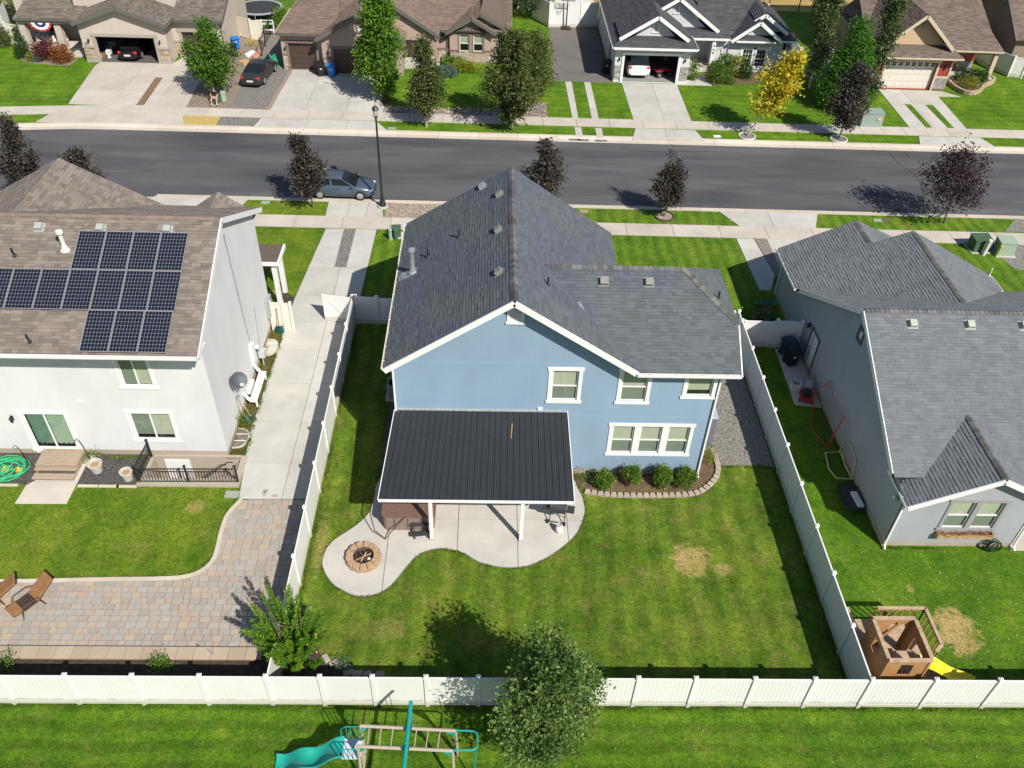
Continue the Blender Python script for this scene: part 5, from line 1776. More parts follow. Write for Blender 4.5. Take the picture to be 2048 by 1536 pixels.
b.add([(10.5, 79, 0), (16.4, 79, 0), (16.4, 79, 2.9), (10.5, 79, 2.9)], [(0, 1, 2, 3)])
b.add([(10.5, 71.95, 0), (10.5, 79, 0), (10.5, 79, 2.9), (10.5, 71.95, 2.9)], [(0, 1, 2, 3)])
b.add([(16.4, 71.95, 0), (16.4, 79, 0), (16.4, 79, 2.9), (16.4, 71.95, 2.9)], [(0, 1, 2, 3)])
b.build('garage_interior', mat('garage_interior_pale', (0.26, 0.25, 0.24), .9, .2), pa.o)
pa.stones(C0, C1, .02, .66, .3, 1.45, STONE_C, STN, seed=21, size=(.3, .10)); pa.stones(C0, C1, 5.62, 6.28, .3, 1.45, STONE_C, STN, seed=22, size=(.3, .10))
pa.stones((20.5, 74.9), (26, 74.9), .05, .8, .3, 1.0, STONE_C, STN, seed=23, size=(.3, .10))
t = B()
t.box(10.88, 71.66, 0, 11.08, 71.746, 2.36); t.box(15.65, 71.66, 0, 15.85, 71.746, 2.36); t.box(10.85, 71.64, 2.36, 15.9, 71.746, 2.56)
t.build('garage_trim', PAW, pa.o)
pa.louvre((13.5, 72.45, 4.05), .34, .62, (0, -1), PAS, PAW); pa.louvre((15.7, 75.75, 4.6), .34, .62, (0, -1), PAS, PAW)
e = 3.14
pa.plane([(10.0, 71.2, e), (17.0, 71.2, e), (16.07, 72.5, 3.725), (10.93, 72.5, 3.725)])
pa.plane([(10.0, 71.2, e), (10.93, 72.5, 3.725), (13.55, 72.5, 5.377), (13.55, 84, 5.377), (10.0, 86, e)])
pa.plane([(13.55, 71.85, 5.52), (16.25, 71.85, 3.70), (16.25, 76, 3.70), (13.55, 76, 5.52)])
pa.plane([(13.55, 71.85, 5.52), (13.55, 76, 5.52), (10.55, 76, 3.66), (10.55, 71.85, 3.66)])
pa.plane([(17.0, 71.2, e), (17.0, 77, e), (16.07, 77, 3.725), (16.07, 72.5, 3.725)])
pa.plane([(16.4, 74.55, 2.93), (20.45, 74.55, 2.93), (20.45, 75.9, 3.5), (14.5, 75.9, 3.5)])
pa.plane([(15.75, 75.2, 6.0), (19.45, 75.2, 3.40), (19.45, 79, 3.40), (15.75, 84, 6.0)])
pa.plane([(15.75, 75.2, 6.0), (15.75, 84, 6.0), (13.7, 84, 4.6), (13.7, 75.2, 4.75)])
pa.plane([(18.0, 75.2, 2.95), (26.5, 75.2, 2.95), (23.6, 79, 4.88), (23.6, 84, 7.4), (18.0, 84, 7.4)])
pa.plane([(20.6, 74.45, 2.86), (22.78, 74.45, 4.48), (22.78, 78.4, 4.48), (20.6, 75.4, 2.86)])
pa.plane([(22.78, 74.45, 4.48), (24.95, 74.45, 2.86), (24.95, 76, 2.86), (22.78, 78.4, 4.48)])
pa.plane([(23.28, 75.2, 4.88), (25.5, 75.2, 3.34), (25.5, 77, 3.34), (23.28, 79.4, 4.88)])
pa.plane([(23.28, 75.2, 4.88), (22.5, 75.2, 4.35), (22.5, 78, 4.35), (23.28, 79.4, 4.88)])
pa.plane([(24.5, 74.6, 2.88), (26.4, 74.6, 2.88), (26.4, 83, 2.88), (25.2, 83, 3.6), (25.2, 75.8, 3.45)])
pa.plane([(20.95, 74.35, 2.84), (24.4, 74.35, 2.84), (24.2, 75.0, 3.15), (21.2, 75.0, 3.15)])
pa.roof_done(SH, DECK_D, T_DARK, seed=43, exp=EXPF, widths=(.34, .45, .6))
for (p, q) in (((10.5, 71.8, 3.55), (13.55, 71.8, 5.38)), ((13.55, 71.8, 5.38), (16.3, 71.8, 3.55)), ((13.65, 75.15, 4.58), (15.75, 75.15, 5.88)), ((15.75, 75.15, 5.88), (19.5, 75.15, 3.25)),
			 ((20.55, 74.4, 2.72), (22.78, 74.4, 4.35)), ((22.78, 74.4, 4.35), (25.0, 74.4, 2.72)), ((22.45, 75.15, 4.2), (23.28, 75.15, 4.75)), ((23.28, 75.15, 4.75), (25.55, 75.15, 3.2))):
	pa.rake(p, q, PAW, .06, .28)
pa.gutter((10.0, 71.2, 3.12), (17.0, 71.2, 3.12), (0, -1), PAW, .15, .15); pa.gutter((10.0, 71.2, 3.12), (10.0, 86, 3.12), (-1, 0), PAW); pa.gutter((17.0, 71.2, 3.12), (17.0, 74.5, 3.12), (1, 0), PAW)
pa.gutter((16.95, 74.55, 2.92), (20.45, 74.55, 2.92), (0, -1), PAW, .15, .15); pa.gutter((24.95, 74.55, 2.86), (26.4, 74.55, 2.86), (0, -1), PAW); pa.gutter((20.95, 74.35, 2.84), (24.4, 74.35, 2.84), (0, -1), PAW)
b = B(); b.box(10.32, 71.3, 2.85, 16.8, 71.745, 2.95); b.build('soffit', PAW, pa.o)
pa.downspout([(10.15, 75, 3.0), (10.22, 75, 2.8), (10.22, 75, .1)], BLACK)
pa.sconce((10.65, 71.75, 2.0), (0, -1)); pa.sconce((16.2, 71.75, 2.0), (0, -1))
b = B(); b.box(19.0, 74.55, 0, 19.3, 74.85, 2.7); b.build('porch_column', PAW, pa.o)
b = B(); b.box(16.65, 74.6, -.1, 19.6, 77, .38); b.box(16.8, 74.2, -.1, 18.0, 74.6, .25); b.box(16.8, 73.8, -.1, 18.0, 74.2, .12); b.build('porch_floor', CONC_G, pa.o)
digits(pa, '448', (19.08, 74.53, 2.2), 0, 0, .3, BLACK, step_down=True)

# ---------------------------------------------------------------- red and tan house
rd = House('red_house', 'tan and red house with brown roof, horizontal siding gable and a white garage door', (38, 76))
RDS = mat('red_siding', (0.30, 0.045, 0.035), .7, .08)
TAN = mat('tan_trim', (0.50, 0.42, 0.31), .7, .05)
SID = mat('tan_siding', (0.50, 0.36, 0.235), .75, .06)
TANS = stucco('brown_tan_stucco', (0.26, 0.195, 0.15))
D0, D1 = (32.55, 71.75), (39.0, 71.75)
dh = [(.75, 5.20, .02, 2.38)]
rd.wall(D0, D1, [(0, 0), (6.45, 0), (6.45, 2.85), (0, 2.85)], RDS, dh, depth=.35)
b = B()
for i in range(17):
	xx = 32.6 + i * .39
	if xx < 33.1 or xx > 38.2:
		b.box(xx, 71.72, 1.2, xx + .04, 71.748, 2.4)
b.build('batten', RDS, rd.o)
rd.wall((32.55, 86), (32.55, 71.75), [(0, 0), (14.25, 0), (14.25, 2.85), (0, 2.85)], TANS)
rd.wall((39.0, 71.75), (39.0, 76.2), [(0, 0), (4.45, 0), (4.45, 2.85), (0, 2.85)], TAN)
rd.wall((39.0, 76.2), (43.2, 76.2), [(0, 0), (4.2, 0), (4.2, 2.8), (0, 2.8)], RDS, [(.4, 2.5, 1.0, 2.3)])
rd.window((39.0, 76.2), (43.2, 76.2), .4, 2.5, 1.0, 2.3, kind='slider', trim=TAN, blind=None, grid=(1, 2))
rd.wall((43.2, 76.2), (43.2, 90), [(0, 0), (14, 0), (14, 2.8), (0, 2.8)], TANS)
rd.stones((39.0, 76.2), (43.2, 76.2), 2.7, 4.18, .2, 1.0, STONE_D, STN, seed=31, size=(.32, .11))
rd.stones(D0, D1, 5.42, 6.43, .1, 1.05, STONE_D, STN, seed=32, size=(.32, .11)); rd.stones(D0, D1, .02, .5, .1, 1.05, STONE_D, STN, seed=33, size=(.32, .11))
rd.stones((39.0, 71.75), (39.0, 76.2), .02, .6, .1, 1.05, STONE_D, STN, seed=34, size=(.32, .11))
t = B()
t.box(33.12, 71.64, 0, 33.3, 71.746, 2.38); t.box(37.75, 71.64, 0, 37.93, 71.746, 2.38); t.box(33.05, 71.62, 2.38, 38.0, 71.746, 2.56)
t.box(37.93, 71.66, 1.06, 39.03, 71.74, 1.22); t.box(38.88, 71.67, 1.22, 39.03, 71.745, 2.85); t.box(32.5, 71.66, 1.06, 33.1, 71.74, 1.22)
t.build('garage_trim', TAN, rd.o)
GD_W = mat('garage_cream', (0.62, 0.58, 0.51), .5, .04)
rd.garage_door(D0, D1, .75, 5.20, 2.36, GD_W, lites=8, lite_grid=(2, 2), depth=.25, rows=4)
gw_ = B()
z = 3.5
while z < 6.0:
	q = clip_rect([(33.4, 3.5), (38.1, 3.5), (38.1, 3.6), (35.55, 6.15), (35.45, 6.15), (33.4, 4.1)], 30, z, 40, z + .30)
	if len(q) > 2:
		bb = B()
		v = [(p[0], 72.48 + .02 * (p[1] - z) / .3, p[1]) for p in q]
		bb.add(v + [(p[0], 72.53, p[2]) for p in v], [tuple(range(len(v)))] + [(i, len(v) + i, len(v) + (i + 1) % len(v), (i + 1) % len(v)) for i in range(len(v))])
		bb.build('siding_board', SID, rd.o)
	z += .305
rd.louvre((35.65, 72.46, 4.95), .34, .62, (0, -1), SID, TAN)
e = 2.97
rd.plane([(32.75, 71.1, e), (39.45, 71.1, e), (37.9, 72.55, 3.6), (33.5, 72.55, 3.6)])
rd.plane([(35.5, 71.7, 6.22), (38.55, 71.7, 3.55), (38.55, 78, 3.55), (35.5, 78, 6.22)])
rd.plane([(35.5, 71.7, 6.22), (35.5, 82, 6.22), (32.4, 82, 3.5), (32.4, 71.7, 3.5)])
rd.plane([(39.45, 71.1, e), (39.45, 76, e), (37.9, 76, 3.6), (37.9, 72.55, 3.6)])
rd.plane([(32.75, 71.1, e), (33.5, 72.55, 3.6), (33.5, 76, 3.6), (32.3, 86, 3.0), (32.3, 72, 3.0)], shingled=False)
rd.plane([(32.3, 73.9, 2.70), (44.25, 73.9, 2.70), (43.7, 76.0, 3.645), (43.6, 87, 8.6), (33.0, 87, 8.6)])
rd.roof_done(SH, DECK_B, T_TAN, seed=44, exp=EXPF, widths=(.34, .45, .6))
for (p, q) in (((32.4, 71.66, 3.38), (35.5, 71.66, 6.10)), ((35.5, 71.66, 6.10), (38.6, 71.66, 3.42))):
	rd.rake(p, q, TAN, .06, .26)
rd.gutter((32.75, 71.1, 2.95), (39.45, 71.1, 2.95), (0, -1), TAN); rd.gutter((39.5, 73.9, 2.70), (44.25, 73.9, 2.66), (0, -1), TAN)
rd.sconce((38.45, 71.75, 2.0), (0, -1))
for (x_, y_) in ((43.85, 74.2), (39.25, 74.2)):
	B().box(x_ - .17, y_ - .17, .3, x_ + .17, y_ + .17, 2.55).build('porch_post', TAN, rd.o)
	B().box(x_ - .3, y_ - .3, -.1, x_ + .3, y_ + .3, .34).build('post_base', CONC_W, rd.o)
B().box(39.1, 74.0, -.1, 43.3, 76.2, .2).build('porch_floor', CONC_W, rd.o)
b = B(); b.box(39.2, 74.05, 2.35, 44.0, 74.35, 2.58); b.build('porch_beam', mat('porch_beam_dark', (.16, .11, .08), .8), rd.o)

# ---------------------------------------------------------------- corner of the next house
ol = House('olive_brown_house', 'dark tan stucco house with a blank gable wall cut off by the frame edge', (50, 80))
ol.wall((46.6, 86), (46.6, 76.5), [(0, 0), (9.5, 0), (9.5, 3.1), (4.7, 6.2), (0, 3.1)], TANS)
ol.wall((46.6, 76.5), (60, 76.5), [(0, 0), (13.4, 0), (13.4, 3.1), (0, 3.1)], TANS)
ol.plane([(46.2, 76.0, 2.95), (60, 76.0, 2.95), (60, 81.3, 6.4), (46.2, 81.3, 6.4)])
ol.plane([(46.2, 81.3, 6.4), (60, 81.3, 6.4), (60, 86.6, 2.95), (46.2, 86.6, 2.95)])
ol.roof_done(SH, DECK_B, T_TAN, seed=45, exp=EXPF, widths=(.34, .45, .6))
ol.rake((46.18, 76.0, 2.82), (46.18, 81.3, 6.27), FASC, .06, .26); ol.rake((46.18, 81.3, 6.27), (46.18, 86.6, 2.82), FASC, .06, .26)
ol.louvre((46.6, 80.9, 4.6), .4, .7, (-1, 0), TAN, FASC)

# ================================================================== vinyl fences
def vinyl_mat():
	"""white vinyl with splashed soil and green growth along its foot"""
	m, n, N, L, P = _nodes('fence_vinyl')
	pos = N.new('ShaderNodeNewGeometry').outputs['Position']
	sx = N.new('ShaderNodeSeparateXYZ')
	L.new(pos, sx.inputs[0])
	ad = N.new('ShaderNodeMath')
	ad.operation = 'MULTIPLY_ADD'
	L.new(_noise(N, L, 2.2, 6, 0.75, pos), ad.inputs[0])
	ad.inputs[1].default_value = -0.55
	L.new(sx.outputs[2], ad.inputs[2])
	k = _ramp(N, L, ad.outputs[0], [(0.0, (0.55,) * 3), (0.10, (0, 0, 0))])
	w = _ramp(N, L, _noise(N, L, 0.9, 5, 0.7, pos), [(0.3, (0.70, 0.695, 0.67)), (0.7, (0.75, 0.745, 0.725))])
	L.new(_mix(N, L, k, w, (0.36, 0.35, 0.24)), P.inputs['Base Color'])
	P.inputs['Roughness'].default_value = 0.45
	return m

VIN_W = vinyl_mat()
VIN_C = mat('fence_cream', (0.70, 0.655, 0.57), 0.5, 0.04, 0.8)

def fence_panel(par, p, q, m, h=1.78, z0=0.05, board=0.15):
	"""one bay: two rails and a tongue-and-groove infill"""
	p, q = Vector((*p, 0)), Vector((*q, 0))
	d = (q - p)
	L = d.length
	d.normalize()
	n = Vector((d.y, -d.x, 0))
	c = (p + q) / 2
	b = B(); b.frame(c + Vector((0, 0, h - .045)), d * (L / 2), n * .028, Vector((0, 0, .045))); b.build('top_rail', m, par)
	b = B(); b.frame(c + Vector((0, 0, z0 + .08)), d * (L / 2), n * .028, Vector((0, 0, .08))); b.build('bottom_rail', m, par)
	b = B()
	k = max(1, round(L / board))
	w = L / k
	for i in range(k):
		b.frame(p + d * (w * (i + .5)) + Vector((0, 0, (h - .09 + z0 + .16) / 2)), d * (w / 2 - .008), n * .012, Vector((0, 0, (h - .25 - z0) / 2)))
	b.frame(c + Vector((0, 0, (h - .09 + z0 + .16) / 2)), d * (L / 2), n * .007, Vector((0, 0, (h - .25 - z0) / 2)))
	b.build('infill_boards', m, par)

def fence_post(par, p, m, h=1.84, w=.065):
	o = B().box(p[0] - w, p[1] - w, -.05, p[0] + w, p[1] + w, h).build('post', m, par)
	b = B()
	k = w + .018
	b.box(p[0] - k, p[1] - k, h, p[0] + k, p[1] + k, h + .035)
	b.add([(p[0] - k, p[1] - k, h + .035), (p[0] + k, p[1] - k, h + .035), (p[0] + k, p[1] + k, h + .035), (p[0] - k, p[1] + k, h + .035), (p[0], p[1], h + .085)], [(0, 1, 4), (1, 2, 4), (2, 3, 4), (3, 0, 4)])
	b.build('post_cap', m, o)

def fence(name, label, pts, m=None, skip=(), h=1.78, group=None):
	m = m or VIN_W
	t = thing(name, label, 'fence', (pts[0][0], pts[0][1], 0), group=group)
	for p in pts:
		fence_post(t, p, m, h + .06)
	for i in range(len(pts) - 1):
		if i in skip:
			continue
		a, c = Vector((*pts[i], 0)), Vector((*pts[i + 1], 0))
		d = (c - a).normalized() * .065
		fence_panel(t, (a + d)[:2], (c - d)[:2], m, h)
	return t

BOTX = [-24.85, -22.65, -20.45, -18.25, -16.05, -13.85, -11.65, -9.44, -7.25, -5.46, -3.71, -1.92, -0.17, 1.65, 3.45, 5.23, 7.18, 9.2, 11.25, 13.21, 15.42, 17.63, 19.8, 22.0, 24.2]
fence('back_fence', 'long white vinyl fence along the bottom lawn, behind all three back yards', [(x_, 15.04) for x_ in BOTX])
RY = [35.4, 33.1, 30.83, 28.55, 26.28, 24.0, 21.72, 19.44, 17.16]
fr = fence('side_fence', 'white vinyl fence between the blue house yard and the grey house', [(13.2, 36.2)] + [(13.2, y_) for y_ in RY[:]])
fence_panel(fr, (13.2, 17.095), (13.2, 15.1), VIN_W)
LY = [36.95, 34.5, 32.08, 29.66, 27.24, 24.83, 22.41, 20.0, 17.58]
fl = fence('side_fence', 'white vinyl fence between the blue house yard and the concrete driveway strip', [(-7.21, y_) for y_ in LY])
fence_panel(fl, (-7.21, 17.515), (-7.21, 15.1), VIN_W)

def gate(name, label, p, q, m, brace=True, h=1.72, hang=1, rz_posts=()):
	"""hinged leaf between p and q with stiles, rails, boards and a diagonal brace"""
	t = thing(name, label, 'gate', (p[0], p[1], 0))
	P, Q = Vector((*p, 0)), Vector((*q, 0))
	d = (Q - P).normalized()
	n = Vector((d.y, -d.x, 0))
	for c in (P + d * .04, Q - d * .04):
		B().frame(c + Vector((0, 0, h / 2 + .04)), d * .04, n * .03, Vector((0, 0, h / 2))).build('stile', m, t)
	fence_panel(t, (P + d * .081)[:2], (Q - d * .081)[:2], m, h)
	if brace:
		for s_ in (-1, 1):
			B().beam(P + d * .1 + n * s_ * .032 + Vector((0, 0, .2)), Q - d * .1 + n * s_ * .032 + Vector((0, 0, h - .1)), .008, .07).build('brace', m, t)
	return t

gate('driveway_gate', 'white vinyl gate leaf swung open across the concrete driveway strip', (-7.32, 36.9), (-8.85, 37.17), VIN_W)
f = fence('gate_wing', 'short white vinyl fence joining the open driveway gate to the blue house', [(-7.06, 36.95), (-5.95, 36.9)])
gate('side_gate', 'narrow white vinyl gate beside the blue house wall', (-5.86, 36.9), (-3.95, 36.85), VIN_W, brace=False)
fence('gate_wing', 'short white vinyl fence behind the bins beside the grey house', [(15.1, 35.45), (16.4, 35.4)])
gate('side_gate', 'white vinyl gate with a diagonal brace between the bins and side fence', (13.36, 35.5), (15.0, 35.45), VIN_W)
fence('gate_wing', 'white vinyl fence stub joining the blue house wing to the side fence', [(10.3, 36.0), (12.9, 36.1)])

# white vinyl panels by the white house corner
t = fence('screen_fence', 'cream vinyl screen standing in front of the white house side wall', [(-11.45, 36.3), (-10.78, 36.25), (-10.35, 36.2)], VIN_C, skip=(1,))
fence_panel(t, (-10.72, 36.25), (-10.42, 36.22), VIN_C)

# fences across the street
fence('far_fence', 'white vinyl fence and gate beside the taupe house porch', [(-43.75, 77.42), (-42.61, 77.00), (-41.3, 76.7)], VIN_C)
fence('double_gate', 'cream vinyl double gate beyond the bins at the taupe house', [(-23.75, 80.75), (-21.98, 79.57), (-20.89, 79.39)], VIN_C)
fence('court_fence', 'tall white vinyl fence behind the basketball hoop', [(3.95, 87.63), (5.43, 85.11), (8.46, 85.21), (10.1, 85.6)], VIN_W, h=2.3)
fence('side_fence', 'white vinyl fence running back beside the pale house', [(27.3, 76), (27.3, 78.4), (27.3, 80.8), (27.3, 83.2), (27.3, 85.6), (27.3, 88)], VIN_W)
fence('side_fence', 'white vinyl fence past the porch of the red house', [(44.6, 82.5), (45.0, 78.5), (46.3, 75.3), (47.3, 74.9)], VIN_W)
fence('side_fence', 'white vinyl fence at the far edge beside the taupe house', [(-46.5, 88), (-45.5, 84), (-44.4, 80), (-43.96, 77.91)], VIN_W)
fence('rear_fence', 'tall white vinyl fence behind the dark concrete pad', [(2.5, 90), (5, 89.9), (7.5, 89.8), (10, 89.7)], VIN_W, h=2.4)

def bar_fence(name, label, pts, h=1.3, m=BLACK, gap=.12, rails=(0.12, 0.9), cat='railing', sub='baluster'):
	"""metal railing: posts, rails and upright bars"""
	t = thing(name, label, cat, (pts[0][0], pts[0][1], pts[0][2] if len(pts[0]) > 2 else 0))
	for p in pts:
		z = p[2] if len(p) > 2 else 0
		o = B().box(p[0] - .035, p[1] - .035, z, p[0] + .035, p[1] + .035, z + h + .06).build('post', m, t)
		b = B(); b.box(p[0] - .05, p[1] - .05, z + h + .06, p[0] + .05, p[1] + .05, z + h + .10); b.box(p[0] - .06, p[1] - .06, z, p[0] + .06, p[1] + .06, z + .05)
		b.build('post_cap', m, o)
	for i in range(len(pts) - 1):
		a = Vector((pts[i][0], pts[i][1], pts[i][2] if len(pts[i]) > 2 else 0))
		c = Vector((pts[i + 1][0], pts[i + 1][1], pts[i + 1][2] if len(pts[i + 1]) > 2 else 0))
		for r in rails:
			B().beam(a + Vector((0, 0, h * r)), c + Vector((0, 0, h * r)), .035, .04).build('rail', m, t)
		L = (c - a).length
		k = max(1, int(L / gap))
		for j in range(1, k):
			p = a.lerp(c, j / k)
			B().beam(p + Vector((0, 0, h * rails[0])), p + Vector((0, 0, h * rails[-1])), .02, .02).build(sub, m, t)
	return t

bar_fence('stair_railing', 'black metal railing round the basement stairwell of the white house', [(-15.0, 26.8), (-15.05, 25.22), (-12.92, 25.25), (-10.80, 25.28)], h=1.0)
bar_fence('yard_fence', 'black metal bar fence beside the trampoline across the street', [(-20.30, 75.68), (-20.50, 78.14), (-20.63, 80.99), (-20.75, 83.45)], h=1.5, gap=.25, cat='fence', sub='bar')

def wire_fence():
	t = thing('wire_fence', 'dark post and wire fence along the dry golden field', 'fence', (26, 91.6, 0))
	pts = [(3 + 3.2 * i, 91.6 + .06 * i) for i in range(16)]
	for p in pts:
		B().tube([(p[0], p[1], 0), (p[0], p[1], 1.7)], .06, 6).build('post', mat('creosote_post', (.03, .025, .02), .9, .2), t)
	b = B()
	for z in (.5, 1.0, 1.5):
		b.tube([(p[0], p[1], z) for p in pts], .012, 4)
	b.build('wires', BLACK, t)

wire_fence()

# ================================================================== trees and shrubs
BARK = mat('bark', (0.13, 0.095, 0.07), 0.95, 0.3, 9, 0.5, 30)
BARK_PALE = mat('bark_pale', (0.42, 0.37, 0.32), 0.9, 0.25, 7, 0.3, 30)
BIRCH = mat('birch_bark', (0.55, 0.53, 0.50), 0.85, 0.35, 6)
LF_PEAR = leaf_mat('leaf_pear', (0.026, 0.062, 0.010), (0.080, 0.150, 0.026), (0.230, 0.300, 0.085))
LF_PEACH = leaf_mat('leaf_peach', (0.028, 0.095, 0.006), (0.085, 0.200, 0.013), (0.195, 0.315, 0.030))
LF_GREEN = leaf_mat('leaf_green', (0.026, 0.080, 0.006), (0.075, 0.165, 0.014), (0.170, 0.270, 0.035))
LF_MAPLE = leaf_mat('leaf_maple', (0.034, 0.100, 0.008), (0.105, 0.220, 0.018), (0.230, 0.350, 0.040))
LF_OLIVE = leaf_mat('leaf_olive', (0.026, 0.052, 0.012), (0.080, 0.112, 0.026), (0.200, 0.205, 0.068))
LF_DARK = leaf_mat('leaf_copper', (0.013, 0.011, 0.010), (0.044, 0.037, 0.030), (0.150, 0.128, 0.105), 0.12)
LF_PLUM = leaf_mat('leaf_plum', (0.014, 0.008, 0.012), (0.040, 0.022, 0.030), (0.110, 0.068, 0.082), 0.12)
LF_GOLD = leaf_mat('leaf_gold', (0.21, 0.17, 0.010), (0.52, 0.43, 0.018), (0.74, 0.64, 0.06))
LF_BIRCH = leaf_mat('leaf_birch', (0.022, 0.052, 0.012), (0.066, 0.105, 0.026), (0.170, 0.195, 0.070))
LF_SPRUCE = leaf_mat('leaf_conifer', (0.016, 0.065, 0.010), (0.060, 0.175, 0.018), (0.150, 0.310, 0.035))
LF_SHRUB = leaf_mat('leaf_shrub', (0.026, 0.075, 0.006), (0.090, 0.180, 0.014), (0.240, 0.340, 0.045))
LF_RED = leaf_mat('leaf_burgundy', (0.035, 0.006, 0.008), (0.120, 0.020, 0.025), (0.210, 0.050, 0.050))
LF_RUST = leaf_mat('leaf_rust', (0.10, 0.030, 0.008), (0.26, 0.090, 0.020), (0.40, 0.170, 0.040))
LF_LIME = leaf_mat('leaf_lime', (0.10, 0.135, 0.010), (0.22, 0.245, 0.018), (0.36, 0.350, 0.030))
LF_BLUE = leaf_mat('leaf_bluegreen', (0.050, 0.095, 0.085), (0.105, 0.170, 0.150), (0.165, 0.240, 0.210))
LF_HEDGE = leaf_mat('leaf_hedge', (0.012, 0.040, 0.008), (0.035, 0.085, 0.014), (0.075, 0.140, 0.028))

def leaves(b, rg, c, d, size, aspect=0.55, fold=True):
	"""one leaf: a pointed blade of two triangles pairs folded on its midrib"""
	d = d.normalized()
	s = d.cross(Vector((rg.uniform(-1, 1), rg.uniform(-1, 1), rg.uniform(-.3, 1.4))))
	if s.length < 1e-3:
		s = d.orthogonal()
	s.normalize()
	n = s.cross(d)
	L, W = size, size * aspect * .5
	m = c + d * (L * .45)
	lift = n * (W * .35)
	b.add([c, m + s * W + lift, c + d * L, m - s * W + lift], [(0, 1, 2), (0, 2, 3)])

def crown_mesh(prof, n_sprays, per, size, seed, lobes=5, rough=0.22, aspect=.6, droop=0.0, up=0.35, hollow=0.35, gaps=0.25, spray_len=0.35, lean=(0, 0), squash=1.0, tmean=0.5, tips=0.0, lob=0):
	"""leaf sprays spread through an uneven envelope; prof = [(height, radius)]"""
	rg = random.Random(seed)
	b = B()
	z0, z1 = prof[0][0], prof[-1][0]
	off = Vector((rg.uniform(-50, 50), rg.uniform(-50, 50), rg.uniform(-50, 50)))

	def rad(z):
		for i in range(len(prof) - 1):
			if prof[i][0] <= z <= prof[i + 1][0]:
				t = (z - prof[i][0]) / (prof[i + 1][0] - prof[i][0] + 1e-9)
				return prof[i][1] * (1 - t) + prof[i + 1][1] * t
		return 0.05
	rmax = max(p[1] for p in prof)
	LB = []
	while len(LB) < lob:
		z = rg.uniform(z0, z1)
		r0 = rad(z)
		if rg.random() > (r0 / rmax) + .08:
			continue
		a = len(LB) * 2.4 + rg.uniform(-.6, .6)
		u = rg.uniform(.25, .95)
		lr = max(.20 * rmax, min(r0, .62 * rmax) * rg.uniform(.42, .68))
		k = max(0, r0 * u - lr * .55)
		LB.append((Vector((math.cos(a) * k, math.sin(a) * k, z)), lr, lr * rg.uniform(1.0, 1.7), rg.uniform(-.13, .13)))
	done = 0
	guard = 0
	while done < n_sprays and guard < n_sprays * 30:
		guard += 1
		if LB:
			c0, lr, lz, dt = rg.choice(LB)
			v = Vector((rg.gauss(0, 1), rg.gauss(0, 1), rg.gauss(0, 1) + .25)).normalized()
			q = rg.random() ** .45
			p = c0 + Vector((v.x * lr * q, v.y * lr * q, v.z * lz * q))
			if p.z < z0 * .8:
				continue
			rr = (rad(min(max(p.z, z0), z1)) + .15 * rmax)
			if math.hypot(p.x, p.y) > rr * 1.12 or mnoise.noise((p + off) * (3.0 / max(rmax, .4))) > .60 - gaps * .8:
				continue
			p = p + Vector((lean[0] * p.z, lean[1] * p.z, 0))
			out = (v * .8 + Vector((p.x, p.y, 0)) * (.3 / rmax) + Vector((0, 0, up - droop + .1))).normalized()
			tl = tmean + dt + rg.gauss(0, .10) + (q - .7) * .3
			sl_ = spray_len * rg.uniform(.4, 1.15)
			for k in range(per):
				t = (k + rg.random()) / per
				c = p + out * (sl_ * t) + Vector((rg.gauss(0, 1), rg.gauss(0, 1), rg.gauss(0, 1))) * (size * .7)
				d = out * .6 + Vector((rg.uniform(-1, 1), rg.uniform(-1, 1), rg.uniform(-1, .8) - droop))
				tt = min(1, max(0, tl + rg.gauss(0, .16) + tips * (t - .5)))
				b.tint = (tt, tt, tt)
				leaves(b, rg, c, d, size * rg.uniform(.6, 1.3), aspect)
			done += 1
			continue
		z = rg.uniform(z0, z1)
		r0 = rad(z)
		if rg.random() > (r0 / rmax) ** 1.2 + 0.03:
			continue
		a = rg.uniform(0, 2 * math.pi)
		dirv = Vector((math.cos(a), math.sin(a), 0))
		q = Vector((math.cos(a) * 1.3, math.sin(a) * 1.3, z * 0.9 / rmax)) + off
		R_ = r0 * (1 + rough * 2.2 * mnoise.noise(q * (lobes * .32)) + rough * mnoise.noise(q * 2.7))
		R_ = max(.35 * r0, R_ - .55 * spray_len)
		u = rg.random() ** 0.55
		if u < hollow and rg.random() < .75:
			continue
		p = dirv * (R_ * u)
		p.z = z
		p.y *= squash
		if mnoise.noise((p + off) * (2.2 / max(rmax, .4)) * 1.3) > .62 - gaps * 1.1:
			continue
		out = (dirv * (.3 + u) + Vector((0, 0, up + (z - z0) / (z1 - z0) * .7 - droop))).normalized()
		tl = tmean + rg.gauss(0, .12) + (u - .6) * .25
		p = p + Vector((lean[0] * z, lean[1] * z, 0))
		sl_ = spray_len * rg.uniform(.6, 1.3)
		for k in range(per):
			t = (k + rg.random()) / per
			c = p + out * (sl_ * t) + Vector((rg.gauss(0, 1), rg.gauss(0, 1), rg.gauss(0, 1))) * (size * .75)
			d = out * .6 + Vector((rg.uniform(-1, 1), rg.uniform(-1, 1), rg.uniform(-1, .8) - droop))
			tt = min(1, max(0, tl + rg.gauss(0, .16) + (tips * (t - .5))))
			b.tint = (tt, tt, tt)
			leaves(b, rg, c, d, size * rg.uniform(.7, 1.25), aspect)
		done += 1
	return b

